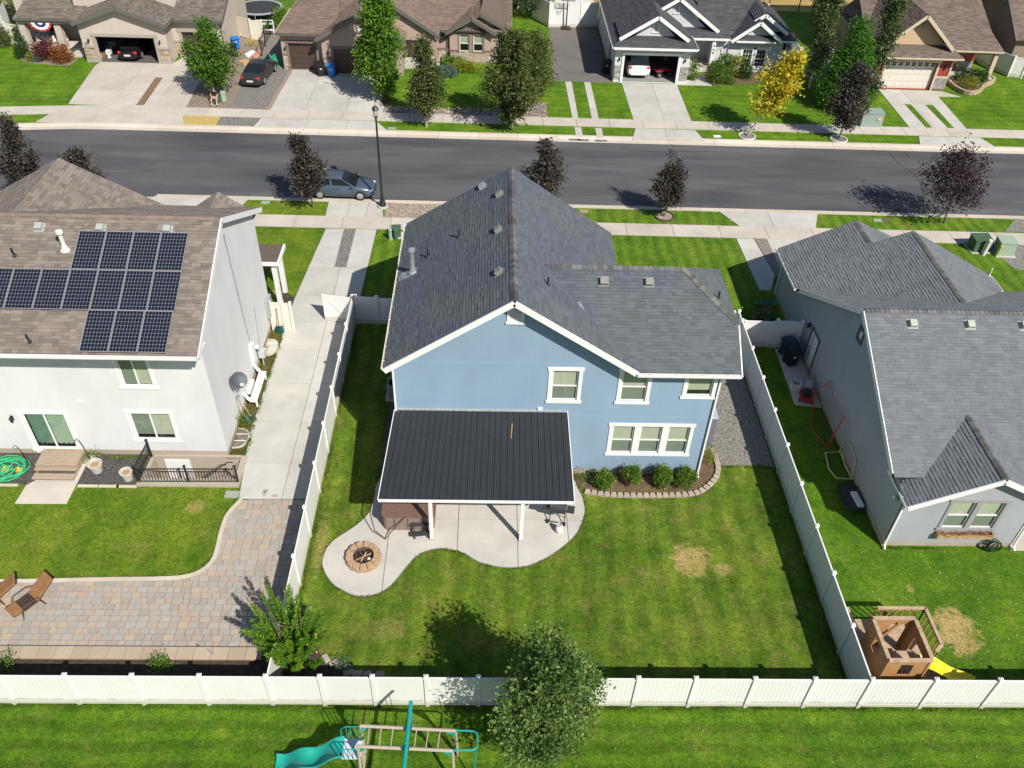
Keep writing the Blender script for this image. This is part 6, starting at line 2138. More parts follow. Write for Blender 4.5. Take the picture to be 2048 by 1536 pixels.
def trunk_mesh(h, r, prof, seed, nl=7, lean=(0, 0), h0=None, multi=1, reach=.75):
	rg = random.Random(seed)
	b = B()
	h0 = h0 if h0 is not None else prof[0][0]
	z1 = prof[-1][0]
	for s_ in range(multi):
		a0 = rg.uniform(0, 6.28)
		sp = .12 * (multi > 1)
		k = 6
		b.tube([(lean[0] * z1 * .92 * i / k + sp * math.cos(a0) * (1 + 3.5 * i / k) + rg.uniform(-1, 1) * r * .5 * (i > 0), lean[1] * z1 * .92 * i / k + sp * math.sin(a0) * (1 + 3.5 * i / k) + rg.uniform(-1, 1) * r * .5 * (i > 0), z1 * .92 * i / k - (.08 if i == 0 else 0)) for i in range(k + 1)],
			 [r * (1.25 if i == 0 else 1 - .86 * i / k) for i in range(k + 1)], 8)
	for i in range(nl):
		z = h0 * .9 + (z1 - h0) * .75 * i / nl
		a = i * 2.4 + rg.uniform(-.4, .4)
		R_ = [p[1] for p in prof if p[0] >= z] or [prof[-1][1]]
		R_ = (R_[0] * reach)
		q = Vector((lean[0] * z, lean[1] * z, z))
		m = q + Vector((math.cos(a) * R_ * .5, math.sin(a) * R_ * .5, R_ * .32))
		e = q + Vector((math.cos(a) * R_, math.sin(a) * R_, R_ * .75))
		rr = r * (.5 - .3 * i / nl)
		b.tube([q, m, e], [rr, rr * .6, rr * .2], 6)
	return b

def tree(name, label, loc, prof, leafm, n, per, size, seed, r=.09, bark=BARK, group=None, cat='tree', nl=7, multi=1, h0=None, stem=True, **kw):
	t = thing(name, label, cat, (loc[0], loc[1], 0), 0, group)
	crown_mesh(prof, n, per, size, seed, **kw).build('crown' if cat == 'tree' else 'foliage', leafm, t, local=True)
	if stem:
		trunk_mesh(prof[-1][0], r, prof, seed + 1, nl, kw.get('lean', (0, 0)), h0, multi).build('trunk' if cat == 'tree' else 'stems', bark, t, local=True)
	return t

RINGW = concrete_mat('ring_white', (0.62, 0.60, 0.57), .1)

def ring(label, loc, r, m, w=.09, h=.09, group=None):
	b = B()
	n = 24
	rows = []
	for (rr, z) in ((r + w / 2, 0), (r + w / 2, h), (r - w / 2, h), (r - w / 2, 0)):
		rows.append([(loc[0] + rr * math.cos(i * 2 * math.pi / n), loc[1] + rr * math.sin(i * 2 * math.pi / n), z) for i in range(n)])
	b.grid(rows, True)
	o = tag(b.build('tree_ring', m), label, 'tree ring', group)
	sheet('mulch', [(loc[0] + (r - .02) * math.cos(i * .5236), loc[1] + (r - .02) * math.sin(i * .5236)) for i in range(12)], .03, PEBBLE if m is not RINGW else GRAV, 'stuff')
	return o

# --- near trees
tree('pear_tree', 'large green pear tree standing in front of the long back fence', (2.18, 13.35), [(1.0, .9), (1.8, 1.75), (2.7, 1.95), (3.7, 1.75), (4.7, 1.3), (5.5, .85), (6.0, .4)], LF_PEAR, 2700, 8, .135, 101, r=.15, nl=9, rough=.46, gaps=.27, spray_len=.50, up=.6, aspect=.55, tips=.35, lob=26)
tree('peach_tree', 'bushy bright green peach tree at the fence corner by the paver court', (-6.64, 16.51), [(.3, .5), (.9, 1.0), (1.7, 1.15), (2.5, 1.0), (3.2, .7), (3.9, .35)], LF_PEACH, 330, 1, .13, 111, r=.06, multi=3, nl=5, rough=.4, stem=True)
pt = bpy.data.objects['peach_tree']
for ch in [c for c in pt.children if c.name.startswith('crown')]:
	bpy.data.objects.remove(ch)

def peach_crown(seed):
	"""long upright shoots set with drooping narrow leaves"""
	rg = random.Random(seed)
	b = B()
	for k in range(78):
		a = rg.uniform(0, 6.28)
		r0 = rg.uniform(.05, .85)
		base = Vector((math.cos(a) * r0 * .75, math.sin(a) * r0 * .75, rg.uniform(.5, 1.8)))
		d = Vector((math.cos(a) * (.25 + r0 * .5), math.sin(a) * (.25 + r0 * .5), rg.uniform(.75, 1.15))).normalized()
		L = rg.uniform(.9, 1.75)
		tl = rg.uniform(.3, .62)
		for i in range(int(L * 80)):
			t = i / (L * 80)
			c = base + d * (L * t)
			aa = i * 2.4
			s = d.orthogonal().normalized()
			s = Matrix.Rotation(aa, 3, d) @ s
			dv = s + d * (.4 + .6 * t) + Vector((0, 0, -.25 * (1 - t)))
			v = min(1, max(0, tl + rg.gauss(0, .14) + .3 * t))
			b.tint = (v, v, v)
			leaves(b, rg, c, dv, rg.uniform(.17, .26) * (1.05 - .45 * t), .36)
	return b

peach_crown(7).build('crown', LF_PEACH, pt, local=True)
pf = mat('peach_fruit', (.65, .33, .05), .5, .15)
rg = random.Random(4)
b = B()
for i in range(14):
	a = rg.uniform(0, 6.28)
	b.ball((math.cos(a) * rg.uniform(.5, 1.0), math.sin(a) * rg.uniform(.5, 1.0), rg.uniform(1, 2.4)), .04, n=6, k=4)
b.build('fruit', pf, pt, local=True, kind='stuff')

for i, (u_, lab) in enumerate((((5.15, 25.27), 'round green shrub nearest the patio cover'), ((6.35, 25.44), 'round green shrub, second along the bed from the patio'), ((7.66, 25.40), 'round green shrub, third along the bed from the patio'), ((8.71, 25.42), 'round green shrub nearest the downspout corner of the blue house'))):
	tree('round_shrub', lab, u_, [(.02, .30), (.3, .44), (.65, .46), (.9, .30), (1.0, .1)], LF_SHRUB, (620, 540, 580, 640)[i], 7, .085, 120 + i, r=.02, lob=(9, 7, 11, 8)[i], cat='shrub', group='round shrubs below the triple window', nl=4, multi=2, rough=.16, spray_len=.14, up=.6, hollow=.5, gaps=.1, tips=.3)
tree('low_plant', 'small spiky green plant beside the patio edge', (4.21, 25.65), [(.02, .2), (.2, .3), (.35, .2)], LF_SHRUB, 70, 4, .10, 130, cat='plant', stem=False, aspect=.25, up=.9)
tree('low_plant', 'pale green leafy plant behind the downspout of the blue house', (10.08, 26.88), [(.02, .25), (.3, .38), (.7, .28)], LF_LIME, 90, 5, .09, 131, cat='plant', stem=False, up=.8, aspect=.4)
tree('weed_clump', 'green weeds under the dish on the white house wall', (-11.3, 28.9), [(.02, .28), (.3, .30), (.55, .12)], LF_SHRUB, 90, 5, .07, 132, cat='weeds', stem=False, up=.7)
tree('weed_clump', 'green weeds growing out of the dark bed by the block wall', (-11.45, 16.36), [(.02, .3), (.25, .42), (.5, .25)], LF_PEACH, 80, 5, .08, 133, cat='weeds', stem=False, up=.7)
tree('weed_clump', 'green weeds around the flower pot by the wooden steps', (-17.52, 26.50), [(.02, .35), (.15, .45), (.3, .25)], LF_SHRUB, 90, 5, .06, 134, cat='weeds', stem=False, up=.7)
tree('weed_clump', 'green weeds in the dark bed at the frame edge', (-16.90, 16.39), [(.02, .3), (.25, .42), (.5, .25)], LF_PEACH, 60, 5, .08, 135, cat='weeds', stem=False, up=.7)
tree('weed_clump', 'grey green plants at the corner of the back fence bed', (-5.06, 16.36), [(.02, .2), (.2, .28), (.35, .15)], LF_BLUE, 40, 5, .07, 136, cat='weeds', stem=False, up=.7)

# --- street trees of the near side
P1 = [(1.1, .3), (1.5, 1.2), (2.2, 1.5), (2.9, 1.2), (3.5, .75), (4.2, .55), (4.8, .5), (5.2, .2)]
tree('copper_tree', 'copper leaved street tree with a tall thin top beside the blue parked car', (-11.49, 49.34), P1, LF_DARK, 1000, 8, .17, 201, r=.06, group='copper leaved street trees', rough=.28, lob=22, lean=(-.06, 0), spray_len=.25, gaps=.12)
tree('copper_tree', 'full oval copper leaved street tree behind the blue house roof', (3.35, 48.9), [(1.0, .4), (1.5, 1.2), (2.4, 1.6), (3.4, 1.45), (4.2, 1.0), (4.8, .4)], LF_DARK, 1200, 8, .17, 202, r=.06, group='copper leaved street trees', lob=20, rough=.32, spray_len=.25, gaps=.06)
tree('copper_tree', 'small copper leaved street tree with two horns, in a pebble ring', (11.38, 49.11), [(1.0, .3), (1.3, .95), (1.9, 1.18), (2.6, 1.05), (3.0, .7), (3.3, .3)], LF_DARK, 800, 8, .15, 203, r=.05, group='copper leaved street trees', lob=14, rough=.2, spray_len=.22, gaps=.08)
ct = bpy.data.objects['copper_tree.002']
b = B()
for (dx, za, zb, rr, nn_) in ((.38, 2.8, 4.05, .3, 80), (-.22, 2.8, 4.7, .16, 46)):
	bb = crown_mesh([(za, rr), ((za + zb) / 2, rr * .9), (zb, rr * .35)], nn_, 7, .13, int(za * 10 + dx * 100), rough=.2, spray_len=.18, gaps=0, hollow=0)
	b.v, b.f, b.t = b.v, b.f, b.t
	o_ = len(b.v)
	b.v += [(p[0] + dx, p[1], p[2]) for p in bb.v]
	b.f += [tuple(i + o_ for i in f) for f in bb.f]
	b.t += bb.t
b.build('crown_top', LF_DARK, ct, local=True)
tree('plum_tree', 'open spreading purple plum street tree on the strip before the grey house', (29.97, 49.02), [(1.3, .5), (1.8, 1.75), (2.7, 2.15), (3.6, 1.85), (4.3, 1.2), (4.8, .5)], LF_PLUM, 720, 8, .17, 204, r=.06, lob=24, rough=.35, gaps=.30, spray_len=.6, lean=(-.12, 0), hollow=.2)
tree('copper_tree', 'tall pointed copper leaved tree behind the white house roof at the frame edge', (-29.0, 48.9), [(.9, .5), (1.5, 1.25), (2.6, 1.4), (3.8, 1.0), (4.9, .5), (5.7, .12)], LF_DARK, 1100, 8, .17, 205, r=.07, lob=24, group='copper leaved street trees', rough=.25, spray_len=.25)
tree('copper_tree', 'rounded copper leaved tree peeping over the white house roof', (-25.6, 48.9), [(.8, .4), (1.5, 1.2), (2.4, 1.4), (3.0, 1.1), (3.5, .4)], LF_DARK, 800, 8, .17, 206, r=.06, lob=18, group='copper leaved street trees', rough=.2, spray_len=.25)
ring('dark edged pebble ring round the small copper tree', (11.38, 49.11), .62, mat('ring_dark', (.06, .055, .05), .9))

# --- far side trees
tree('green_tree', 'round green tree shading the person at the taupe house drive', (-21.90, 66.78), [(1.3, .4), (1.6, 1.3), (2.3, 2.0), (3.1, 2.1), (3.9, 1.7), (4.7, .95), (5.3, .25)], LF_GREEN, 1300, 8, .22, 301, r=.09, lob=24, rough=.34, gaps=.22, spray_len=.35, nl=8)
tree('maple_tree', 'tall bright green maple tree in front of the brown house', (-8.75, 66.6), [(.9, .8), (1.6, 1.75), (2.8, 2.1), (4.5, 1.95), (6.3, 1.6), (7.8, 1.15), (9.0, .75), (10.0, .3)], LF_MAPLE, 2700, 8, .25, 302, r=.13, lob=48, rough=.36, gaps=.22, spray_len=.4, nl=11)
tree('olive_tree', 'olive green street tree beside the lamp post across the street', (-4.97, 61.91), [(1.2, .4), (1.7, 1.25), (2.7, 1.6), (3.8, 1.35), (4.9, .9), (5.9, .5), (6.5, .15)], LF_OLIVE, 1100, 8, .19, 303, r=.07, lob=28, rough=.4, gaps=.28, spray_len=.35, bark=BARK_PALE)
tree('olive_tree', 'big olive green street tree before the rocky bed of the brown house', (1.56, 61.74), [(1.0, .9), (1.6, 1.8), (3.0, 2.25), (4.5, 2.1), (5.9, 1.5), (7.0, .85), (7.6, .25)], LF_OLIVE, 2100, 8, .21, 304, r=.08, lob=34, rough=.38, gaps=.26, spray_len=.4, bark=BARK_PALE)
tree('olive_tree', 'yellow green tree behind the big olive street tree', (3.13, 66.02), [(1.0, .8), (2.0, 1.5), (3.4, 1.6), (4.8, 1.2), (5.8, .4)], LF_OLIVE, 700, 8, .2, 305, r=.08, rough=.28, gaps=.25, spray_len=.4)
tree('golden_tree', 'golden yellow leaved young tree with a pale leaning trunk', (19.63, 61.57), [(2.0, .3), (2.5, 1.2), (3.3, 1.75), (4.1, 1.6), (4.9, 1.15), (5.6, .5), (6.0, .15)], LF_GOLD, 600, 8, .24, 306, r=.07, lob=20, bark=BARK_PALE, rough=.5, gaps=.36, spray_len=.55, lean=(.40, 0), hollow=.25)
ring('white concrete ring at the foot of the golden tree', (19.63, 61.57), .62, RINGW, group=None)
tree('copper_tree', 'dark copper leaved tree in a white ring before the green utility cabinet', (26.70, 61.41), [(1.3, .5), (1.8, 1.2), (2.8, 1.5), (3.8, 1.35), (4.8, .95), (5.4, .35)], LF_DARK, 1100, 8, .19, 307, r=.06, lob=20, rough=.38, spray_len=.3, gaps=.1, group='copper leaved street trees')
ring('white concrete ring at the foot of the dark copper tree', (26.70, 61.41), .62, RINGW)
tree('spruce_tree', 'bright green conifer between the two white stemmed birches', (28.6, 67.5), [(.2, 1.8), (1.3, 2.0), (2.8, 1.7), (4.4, 1.2), (5.8, .7), (6.8, .2)], LF_SPRUCE, 2300, 8, .30, 308, r=.12, rough=.24, aspect=.22, up=.75, spray_len=.6, gaps=.08, nl=6, tips=.4)
tree('birch_tree', 'tall birch with white stem behind the conifer', (27.2, 71.5), [(2.0, .7), (3.6, 1.4), (5.4, 1.6), (7.4, 1.35), (9.2, .9), (10.6, .3)], LF_BIRCH, 1300, 8, .19, 309, r=.09, lob=30, bark=BIRCH, rough=.34, gaps=.36, spray_len=.5, droop=.35, lean=(.03, .03))
tree('birch_tree', 'thin birch with white stem beside the red house garage', (30.2, 67.6), [(1.2, .8), (2.6, 1.35), (4.2, 1.5), (5.8, 1.3), (7.4, .9), (8.9, .25)], LF_BIRCH, 1100, 8, .19, 310, r=.08, lob=28, bark=BIRCH, rough=.34, gaps=.40, spray_len=.5, droop=.35, lean=(.09, .05))
tree('green_tree', 'dark leafy tree between the brown house and the white fence', (3.9, 88.2), [(.6, .9), (1.6, 1.9), (3.2, 2.3), (4.8, 1.9), (6.4, .6)], LF_HEDGE, 700, 7, .22, 311, r=.1, rough=.3, spray_len=.4)
tree('green_tree', 'dark leafy tree at the top edge behind the brown house', (5.2, 91.2), [(.6, .9), (1.6, 1.9), (3.2, 2.3), (4.8, 1.9), (6.4, .6)], LF_OLIVE, 600, 7, .22, 312, r=.1, rough=.3, spray_len=.4)
tree('flower_bush', 'dark green bush with white blossom beside the pale house end wall', (28.3, 73.3), [(.1, .8), (1.0, 1.3), (2.2, 1.2), (3.2, .6)], leaf_mat('leaf_blossom', (.02, .045, .02), (.05, .09, .04), (.75, .78, .72)), 360, 7, .16, 313, cat='shrub', rough=.3, nl=4, tips=.9)

# --- shrubs across the street
FAR_SH = [
	('conical_evergreen', 'dark green cone shaped evergreen by the porch of the taupe house', (-40.11, 73.80), [(.05, .5), (.6, .62), (1.4, .48), (2.3, .22), (2.7, .04)], LF_HEDGE, 420, 6, .12, dict(rough=.12, gaps=.0, up=.9, spray_len=.16, hollow=.5)),
	('burgundy_shrub', 'burgundy leaved shrub below the taupe house porch', (-38.25, 73.69), [(.1, .6), (.6, .95), (1.1, .85), (1.5, .35)], LF_RED, 330, 6, .14, dict(rough=.25, gaps=.1, spray_len=.22)),
	('rust_shrub', 'rust orange shrub beside the burgundy one at the taupe house', (-36.55, 73.12), [(.1, .6), (.5, .92), (1.0, .75), (1.3, .3)], LF_RUST, 300, 6, .14, dict(rough=.3, gaps=.15, spray_len=.22)),
	('lime_shrub', 'small lime yellow shrub between the evergreen and the burgundy shrub', (-39.22, 73.16), [(.05, .25), (.3, .36), (.55, .2)], LF_LIME, 90, 6, .11, dict(rough=.2, spray_len=.12)),
	('blue_shrub', 'small blue green shrub at the foot of the burgundy shrub', (-38.69, 73.20), [(.05, .35), (.25, .5), (.5, .28)], LF_BLUE, 110, 6, .11, dict(rough=.2, spray_len=.12)),
	('round_bush', 'yellow green bush behind the vinyl gate of the taupe house', (-45.47, 83.71), [(.1, .8), (.9, 1.3), (1.8, 1.1), (2.5, .5)], LF_LIME, 330, 6, .17, dict(rough=.25, spray_len=.25)),
	('round_bush', 'green and orange bush at the frame edge before the vinyl fence', (-43.07, 76.34), [(.1, .6), (.6, 1.0), (1.1, .9), (1.5, .4)], LF_OLIVE, 260, 6, .15, dict(rough=.2, spray_len=.2)),
	('garden_bush', 'bright green bush beside the trampoline', (-19.70, 82.15), [(.1, .5), (.7, .9), (1.5, .8), (2.1, .3)], LF_MAPLE, 260, 6, .15, dict(rough=.25, spray_len=.22)),
	('yellow_groundcover', 'yellow green flowering plants below the stone base of the brown house', (-2.59, 73.38), [(.03, .9), (.3, 1.3), (.6, .9)], LF_LIME, 300, 6, .13, dict(rough=.3, spray_len=.18, squash=.6)),
	('green_groundcover', 'dark green spreading plants against the brown house wall', (-3.51, 74.71), [(.03, .9), (.3, 1.2), (.55, .8)], LF_SHRUB, 240, 6, .13, dict(rough=.3, spray_len=.18, squash=.6)),
	('blue_shrub', 'blue green spreading juniper beside the yellow plants', (-3.93, 72.38), [(.03, .8), (.3, 1.1), (.55, .7)], LF_BLUE, 240, 6, .14, dict(rough=.3, spray_len=.2)),
	('column_shrub', 'narrow green shrub against the stone pier of the pale house', (17.24, 72.66), [(.05, .30), (.6, .36), (1.4, .34), (1.8, .15)], LF_SHRUB, 170, 6, .12, dict(rough=.15, spray_len=.12, hollow=.4)),
	('boxy_shrub', 'clipped green shrub beside the pale house steps', (19.12, 72.22), [(.05, .60), (.6, .72), (1.3, .68), (1.6, .35)], LF_GREEN, 360, 6, .13, dict(rough=.12, spray_len=.14, hollow=.5)),
	('boxy_shrub', 'green shrub in the second row at the pale house porch', (20.26, 73.76), [(.05, .60), (.7, .75), (1.4, .7), (1.8, .35)], LF_GREEN, 330, 6, .13, dict(rough=.15, spray_len=.14, hollow=.5)),
	('boxy_shrub', 'yellow tipped green shrub before the flag at the pale house', (21.25, 73.83), [(.05, .55), (.7, .7), (1.4, .62), (1.7, .3)], LF_LIME, 300, 6, .13, dict(rough=.15, spray_len=.14, hollow=.5)),
	('boxy_shrub', 'dark cone shrub under the paned window of the pale house', (22.00, 73.42), [(.05, .55), (.6, .6), (1.2, .4), (1.6, .1)], LF_HEDGE, 260, 6, .13, dict(rough=.15, spray_len=.14, hollow=.5)),
	('boxy_shrub', 'low green shrub on the bed edge before the pale house', (20.16, 72.17), [(.03, .5), (.3, .65), (.55, .4)], LF_SHRUB, 170, 6, .12, dict(rough=.2, spray_len=.14)),
	('ball_shrub', 'clipped dark ball shrub nearest the garage in the red house planter', (41.01, 73.63), [(.2, .35), (.6, .46), (1.0, .40), (1.2, .15)], LF_HEDGE, 170, 6, .11, dict(rough=.06, spray_len=.08, hollow=.55)),
	('ball_shrub', 'clipped dark ball shrub, second from the garage in the red house planter', (41.70, 73.56), [(.2, .35), (.6, .46), (1.0, .40), (1.2, .15)], LF_HEDGE, 170, 6, .11, dict(rough=.06, spray_len=.08, hollow=.55)),
	('ball_shrub', 'clipped dark ball shrub, third from the garage in the red house planter', (42.33, 73.38), [(.2, .35), (.6, .46), (1.0, .40), (1.2, .15)], LF_HEDGE, 170, 6, .11, dict(rough=.06, spray_len=.08, hollow=.55)),
	('ball_shrub', 'clipped dark ball shrub next to the porch post of the red house', (42.88, 73.30), [(.2, .35), (.6, .46), (1.0, .40), (1.2, .15)], LF_HEDGE, 170, 6, .11, dict(rough=.06, spray_len=.08, hollow=.55)),
	('flowering_grass', 'yellow flowering grasses at the front of the red house planter', (41.25, 71.97), [(.2, .8), (.6, 1.1), (.9, .8)], LF_LIME, 240, 6, .16, dict(rough=.3, aspect=.2, up=1.0, spray_len=.25, squash=.5)),
	('dry_grass', 'dry straw coloured grass tuft beside the cream double gate', (-21.65, 78.05), [(.02, .3), (.3, .5), (.5, .4)], LF_GOLD, 70, 5, .16, dict(aspect=.15, up=.8)),
]
for i, (nm, lab, loc, prof, lm, n_, per, sz, kw) in enumerate(FAR_SH):
	tree(nm, lab, loc, prof, lm, n_, per, sz, 400 + i, r=.03, cat='plant' if 'grass' in nm or 'cover' in nm else 'shrub', nl=3, stem='cover' not in nm and 'grass' not in nm, **kw)

# --- ragged grass along fences, edgings and foundations, clover in the lawn
def tufts(name, lines, m, per_m, h, seed):
	rg = random.Random(seed)
	b = B()
	for (p, q, side) in lines:
		L_ = math.hypot(q[0] - p[0], q[1] - p[1])
		nx, ny = (q[1] - p[1]) / L_, -(q[0] - p[0]) / L_
		k = int(L_ * per_m)
		for i in range(k):
			f = rg.random()
			dens = mnoise.noise(Vector((p[0] + (q[0] - p[0]) * f, p[1] + (q[1] - p[1]) * f, seed)) * 1.6)
			if dens < -.25:
				continue
			o_ = side * abs(rg.gauss(.03, .05))
			c = Vector((p[0] + (q[0] - p[0]) * f + nx * o_, p[1] + (q[1] - p[1]) * f + ny * o_, 0))
			t = rg.uniform(.2, .9)
			b.tint = (t, t, t)
			for j in range(3):
				d = Vector((rg.uniform(-.7, .7), rg.uniform(-.7, .7), 1.0))
				leaves(b, rg, c, d, h * rg.uniform(.5, 1.2) * (1 + dens), .16)
	o = b.build(name, m)
	o['kind'] = 'stuff'
	return o

LF_TURF = leaf_mat('leaf_turf', (0.040, 0.090, 0.006), (0.085, 0.160, 0.012), (0.190, 0.215, 0.045), .2)
ln = [((-26, 14.97), (26, 14.97), 1), ((13.1, 15.2), (13.1, 26.4), -1), ((13.3, 15.2), (13.3, 35), 1), ((-7.1, 17.5), (-7.1, 36.5), 1), ((16.6, 22.1), (22, 22.1), 1), ((16.45, 22.2), (16.45, 30.5), -1),
	 ((-4.8, 25.4), (-4.8, 36), -1), ((-10.95, 27.0), (-10.95, 33.6), -1), ((10.5, 26.68), (13.1, 26.62), 1), ((-3.6, 15.75), (13.0, 15.45), -1)]
ln += [((PATIO[i][0], PATIO[i][1]), (PATIO[i + 1][0], PATIO[i + 1][1]), 1) for i in range(2, len(PATIO) - 3)]
ln += [((LAWN_EDGE[i][0] - .05, LAWN_EDGE[i][1] + .1), (LAWN_EDGE[i + 1][0] - .05, LAWN_EDGE[i + 1][1] + .1), -1) for i in range(len(LAWN_EDGE) - 1)]
tufts('edge_grass', ln, LF_TURF, 60, .085, 5)
tufts('edge_weeds', [((-10.93, 27.0), (-10.93, 36.0), 1), ((-11.5, 26.9), (-11.5, 36), 1), ((-15.2, 26.7), (-17.2, 26.7), -1)], LF_SHRUB, 40, .13, 6)
rg = random.Random(15)
b = B()
for i in range(260):
	x_, y_ = rg.uniform(13.6, 21), rg.uniform(15.4, 21.9)
	if mnoise.noise(Vector((x_ * .5, y_ * .5, 3))) > -.05:
		b.ball((x_, y_, .03), rg.uniform(.012, .022), n=5, k=3)
for i in range(60):
	b.ball((rg.uniform(3, 20), rg.uniform(12.9, 14.8), .03), rg.uniform(.010, .018), n=5, k=3)
b.build('clover_flowers', mat('clover_white', (.6, .6, .55), .8, .1))['kind'] = 'stuff'

# ================================================================== the blue house yard
pc = thing('patio_cover', 'black ribbed metal patio cover on white posts behind the blue house', 'patio cover', (-.3, 24, 0))
RIBM = mat('black_steel_roof', (0.028, 0.031, 0.036), 0.42, 0.10, 1.5, spec=0.5)
NP = 29
for i in range(NP):
	t0, t1 = i / NP, (i + 1) / NP
	xb0, xb1 = -3.84 + 7.18 * t0, -3.84 + 7.18 * t1
	xf0, xf1 = -4.17 + 7.60 * t0, -4.17 + 7.60 * t1
	b = B()
	prof = [(0, .045), (.06, .045), (.10, .0), (.36, .0), (.40, .010), (.44, 0), (.66, .0), (.70, .010), (.74, 0), (1.0, 0)]
	r0 = [(xb0 + (xb1 - xb0) * a, 26.08, 3.77 + z) for (a, z) in prof]
	r1 = [(xf0 + (xf1 - xf0) * a, 21.98, 2.80 + z) for (a, z) in prof]
	b.grid([r1, r0])
	b.build('roof_panel', RIBM, pc)
b = B()
b.slab([(-3.84, 26.08, 3.755), (-4.17, 22.0, 2.785), (3.43, 22.0, 2.785), (3.34, 26.08, 3.755)], .04)
b.build('roof_decking', WHITE, pc)
B().box(-4.17, 21.91, 2.73, 3.43, 21.985, 2.82).build('gutter', WHITE, pc)
B().beam((-4.19, 21.95, 2.80), (-3.86, 26.08, 3.77), .03, .10).build('edge_trim', WHITE, pc)
B().beam((3.45, 21.95, 2.80), (3.36, 26.08, 3.77), .03, .10).build('edge_trim', WHITE, pc)
B().box(-3.84, 26.03, 3.78, 3.34, 26.09, 3.86).build('wall_flashing', mat('flashing_grey', (.35, .38, .38), .5, .2), pc)
B().box(-4.0, 22.2, 2.60, 3.35, 22.38, 2.83).build('beam', WHITE, pc)
for x_ in (-2.2, 1.46):
	p = B().box(x_ - .075, 22.22, .05, x_ + .075, 22.37, 2.6).build('post', WHITE, pc)
	B().box(x_ - .1, 22.20, .05, x_ + .1, 22.39, .11).build('post_shoe', GREYP, p)
for i in range(8):
	x_ = -3.7 + i * 1.0
	B().beam((x_, 22.4, 2.80), (x_ + .02, 26.0, 3.66), .05, .12).build('rafter', WHITE, pc)
tg = B(); tg.tube([(.98, 24.75, 3.50), (1.03, 25.45, 3.66)], .022, 6)
tag(tg.build('stick', mat('stick_wood', (.42, .25, .12), .9, .2)), 'short brown stick lying on the black patio cover', 'stick')

rg = random.Random(31)
b = B()
for i in range(70):
	t_, v_ = rg.random(), rg.random() ** 1.4
	y_ = 25.95 - 3.9 * v_
	b.ball((-3.9 + 7.2 * t_, y_, 2.80 + .97 * (y_ - 21.98) / 4.1 + .02), rg.uniform(.006, .014), 1.3, .8, .4, 5, 3)
b.build('litter_specks', mat('speck', (.25, .24, .22), .8, .3), pc, kind='stuff')

# hot tub under the cover
ht = thing('hot_tub', 'brown hot tub mostly hidden under the patio cover edge', 'hot tub', (-3.2, 23.75, 0.05))
TUB = mat('tub_skirt', (0.23, 0.165, 0.14), .7, .08)
TUBC = mat('tub_cover', (0.16, 0.095, 0.075), .6, .1)

def rrect(x0, y0, x1, y1, r, n=5):
	out = []
	for (cx, cy, a0) in ((x1 - r, y1 - r, 0), (x0 + r, y1 - r, 90), (x0 + r, y0 + r, 180), (x1 - r, y0 + r, 270)):
		for i in range(n + 1):
			a = R(a0 + 90 * i / n)
			out.append((cx + r * math.cos(a), cy + r * math.sin(a)))
	return out

B().prism(rrect(-4.25, 22.72, -2.12, 24.85, .22), .06, .86).build('skirt', TUB, ht)
for (a, c) in ((22.70, 23.76), (23.80, 24.86)):
	B().prism(rrect(-4.28, a, -2.09, c, .14), .862, .97).build('cover_half', TUBC, ht)
for xx in (-3.75, -3.2, -2.65):
	B().box(xx - .02, 22.695, .12, xx + .02, 22.72, .82).build('skirt_seam', mat('tub_seam', (.12, .085, .07), .8), ht)
b = B(); b.tube([(-4.7, 23.6, .95), (-4.75, 22.9, .9), (-4.55, 22.45, .35), (-4.1, 22.2, .12), (-3.75, 22.45, .5), (-3.3, 22.68, .93)], .025, 7)
b.build('cover_lifter', mat('lifter_brown', (.09, .06, .05), .5), ht)

KID = mat('dark_plastic', (0.035, 0.037, 0.042), .6, .1)
kt = thing('childs_picnic_table', 'small dark grey plastic picnic table by the left patio post', 'picnic table', (-2.72, 22.85, .05), R(8))
B().prism(rrect(-.38, -.28, .38, .28, .08), .46, .51).build('table_top', KID, kt, local=True)
for sy in (-1, 1):
	B().prism(rrect(-.38, sy * .52 - .12, .38, sy * .52 + .12, .06), .26, .30).build('bench', KID, kt, local=True)
	b = B()
	for sx in (-.27, .27):
		b.beam((sx, sy * .12, .46), (sx, sy * .55, 0), .09, .05)
	b.build('legs', KID, kt, local=True)
b = B()
for sx in (-.27, .27):
	b.beam((sx, -.55, .24), (sx, .55, .24), .06, .05)
b.build('cross_bar', KID, kt, local=True)

gr = thing('grill', 'black gas grill on a wheeled cart at the right end of the patio', 'grill', (3.02, 23.35, .05), R(-12))
b = B(); b.box(-.34, -.24, .72, .34, .24, .88); b.build('firebox', KID, gr, local=True)
b = B(); b.grid([[(x_, .24 * math.cos(a * math.pi / 8), .88 + .22 * math.sin(a * math.pi / 8)) for a in range(9)] for x_ in (-.34, .34)])
b.build('lid', KID, gr, local=True)
for sx in (-1, 1):
	B().box(sx * .36, -.2, .80, sx * .68, .2, .83).build('side_shelf', KID, gr, local=True)
b = B()
for sx in (-.32, .32):
	b.beam((sx, -.2, 0.03), (sx * .9, .18, .75), .035, .035); b.beam((sx, .2, 0.03), (sx * .9, -.18, .75), .035, .035)
b.beam((-.32, -.2, .1), (.32, -.2, .1), .03, .03)
b.build('cart_frame', BLACK, gr, local=True)
for sx in (-.36, .36):
	b = B(); b.tube([(sx - .025, -.22, .09), (sx + .025, -.22, .09)], .09, 12); b.build('wheel', BLACK, gr, local=True)
tank = thing('propane_tank', 'white propane tank standing in front of the grill', 'propane tank', (3.06, 22.72, .05))
b = B(); b.lathe([(.10, 0), (.12, .02), (.12, .05), (.15, .09), (.155, .28), (.13, .36), (.05, .40), (.03, .44)], (0, 0, 0), 14)
b.build('tank_body', WHITE, tank, smooth=True, local=True)
b = B()
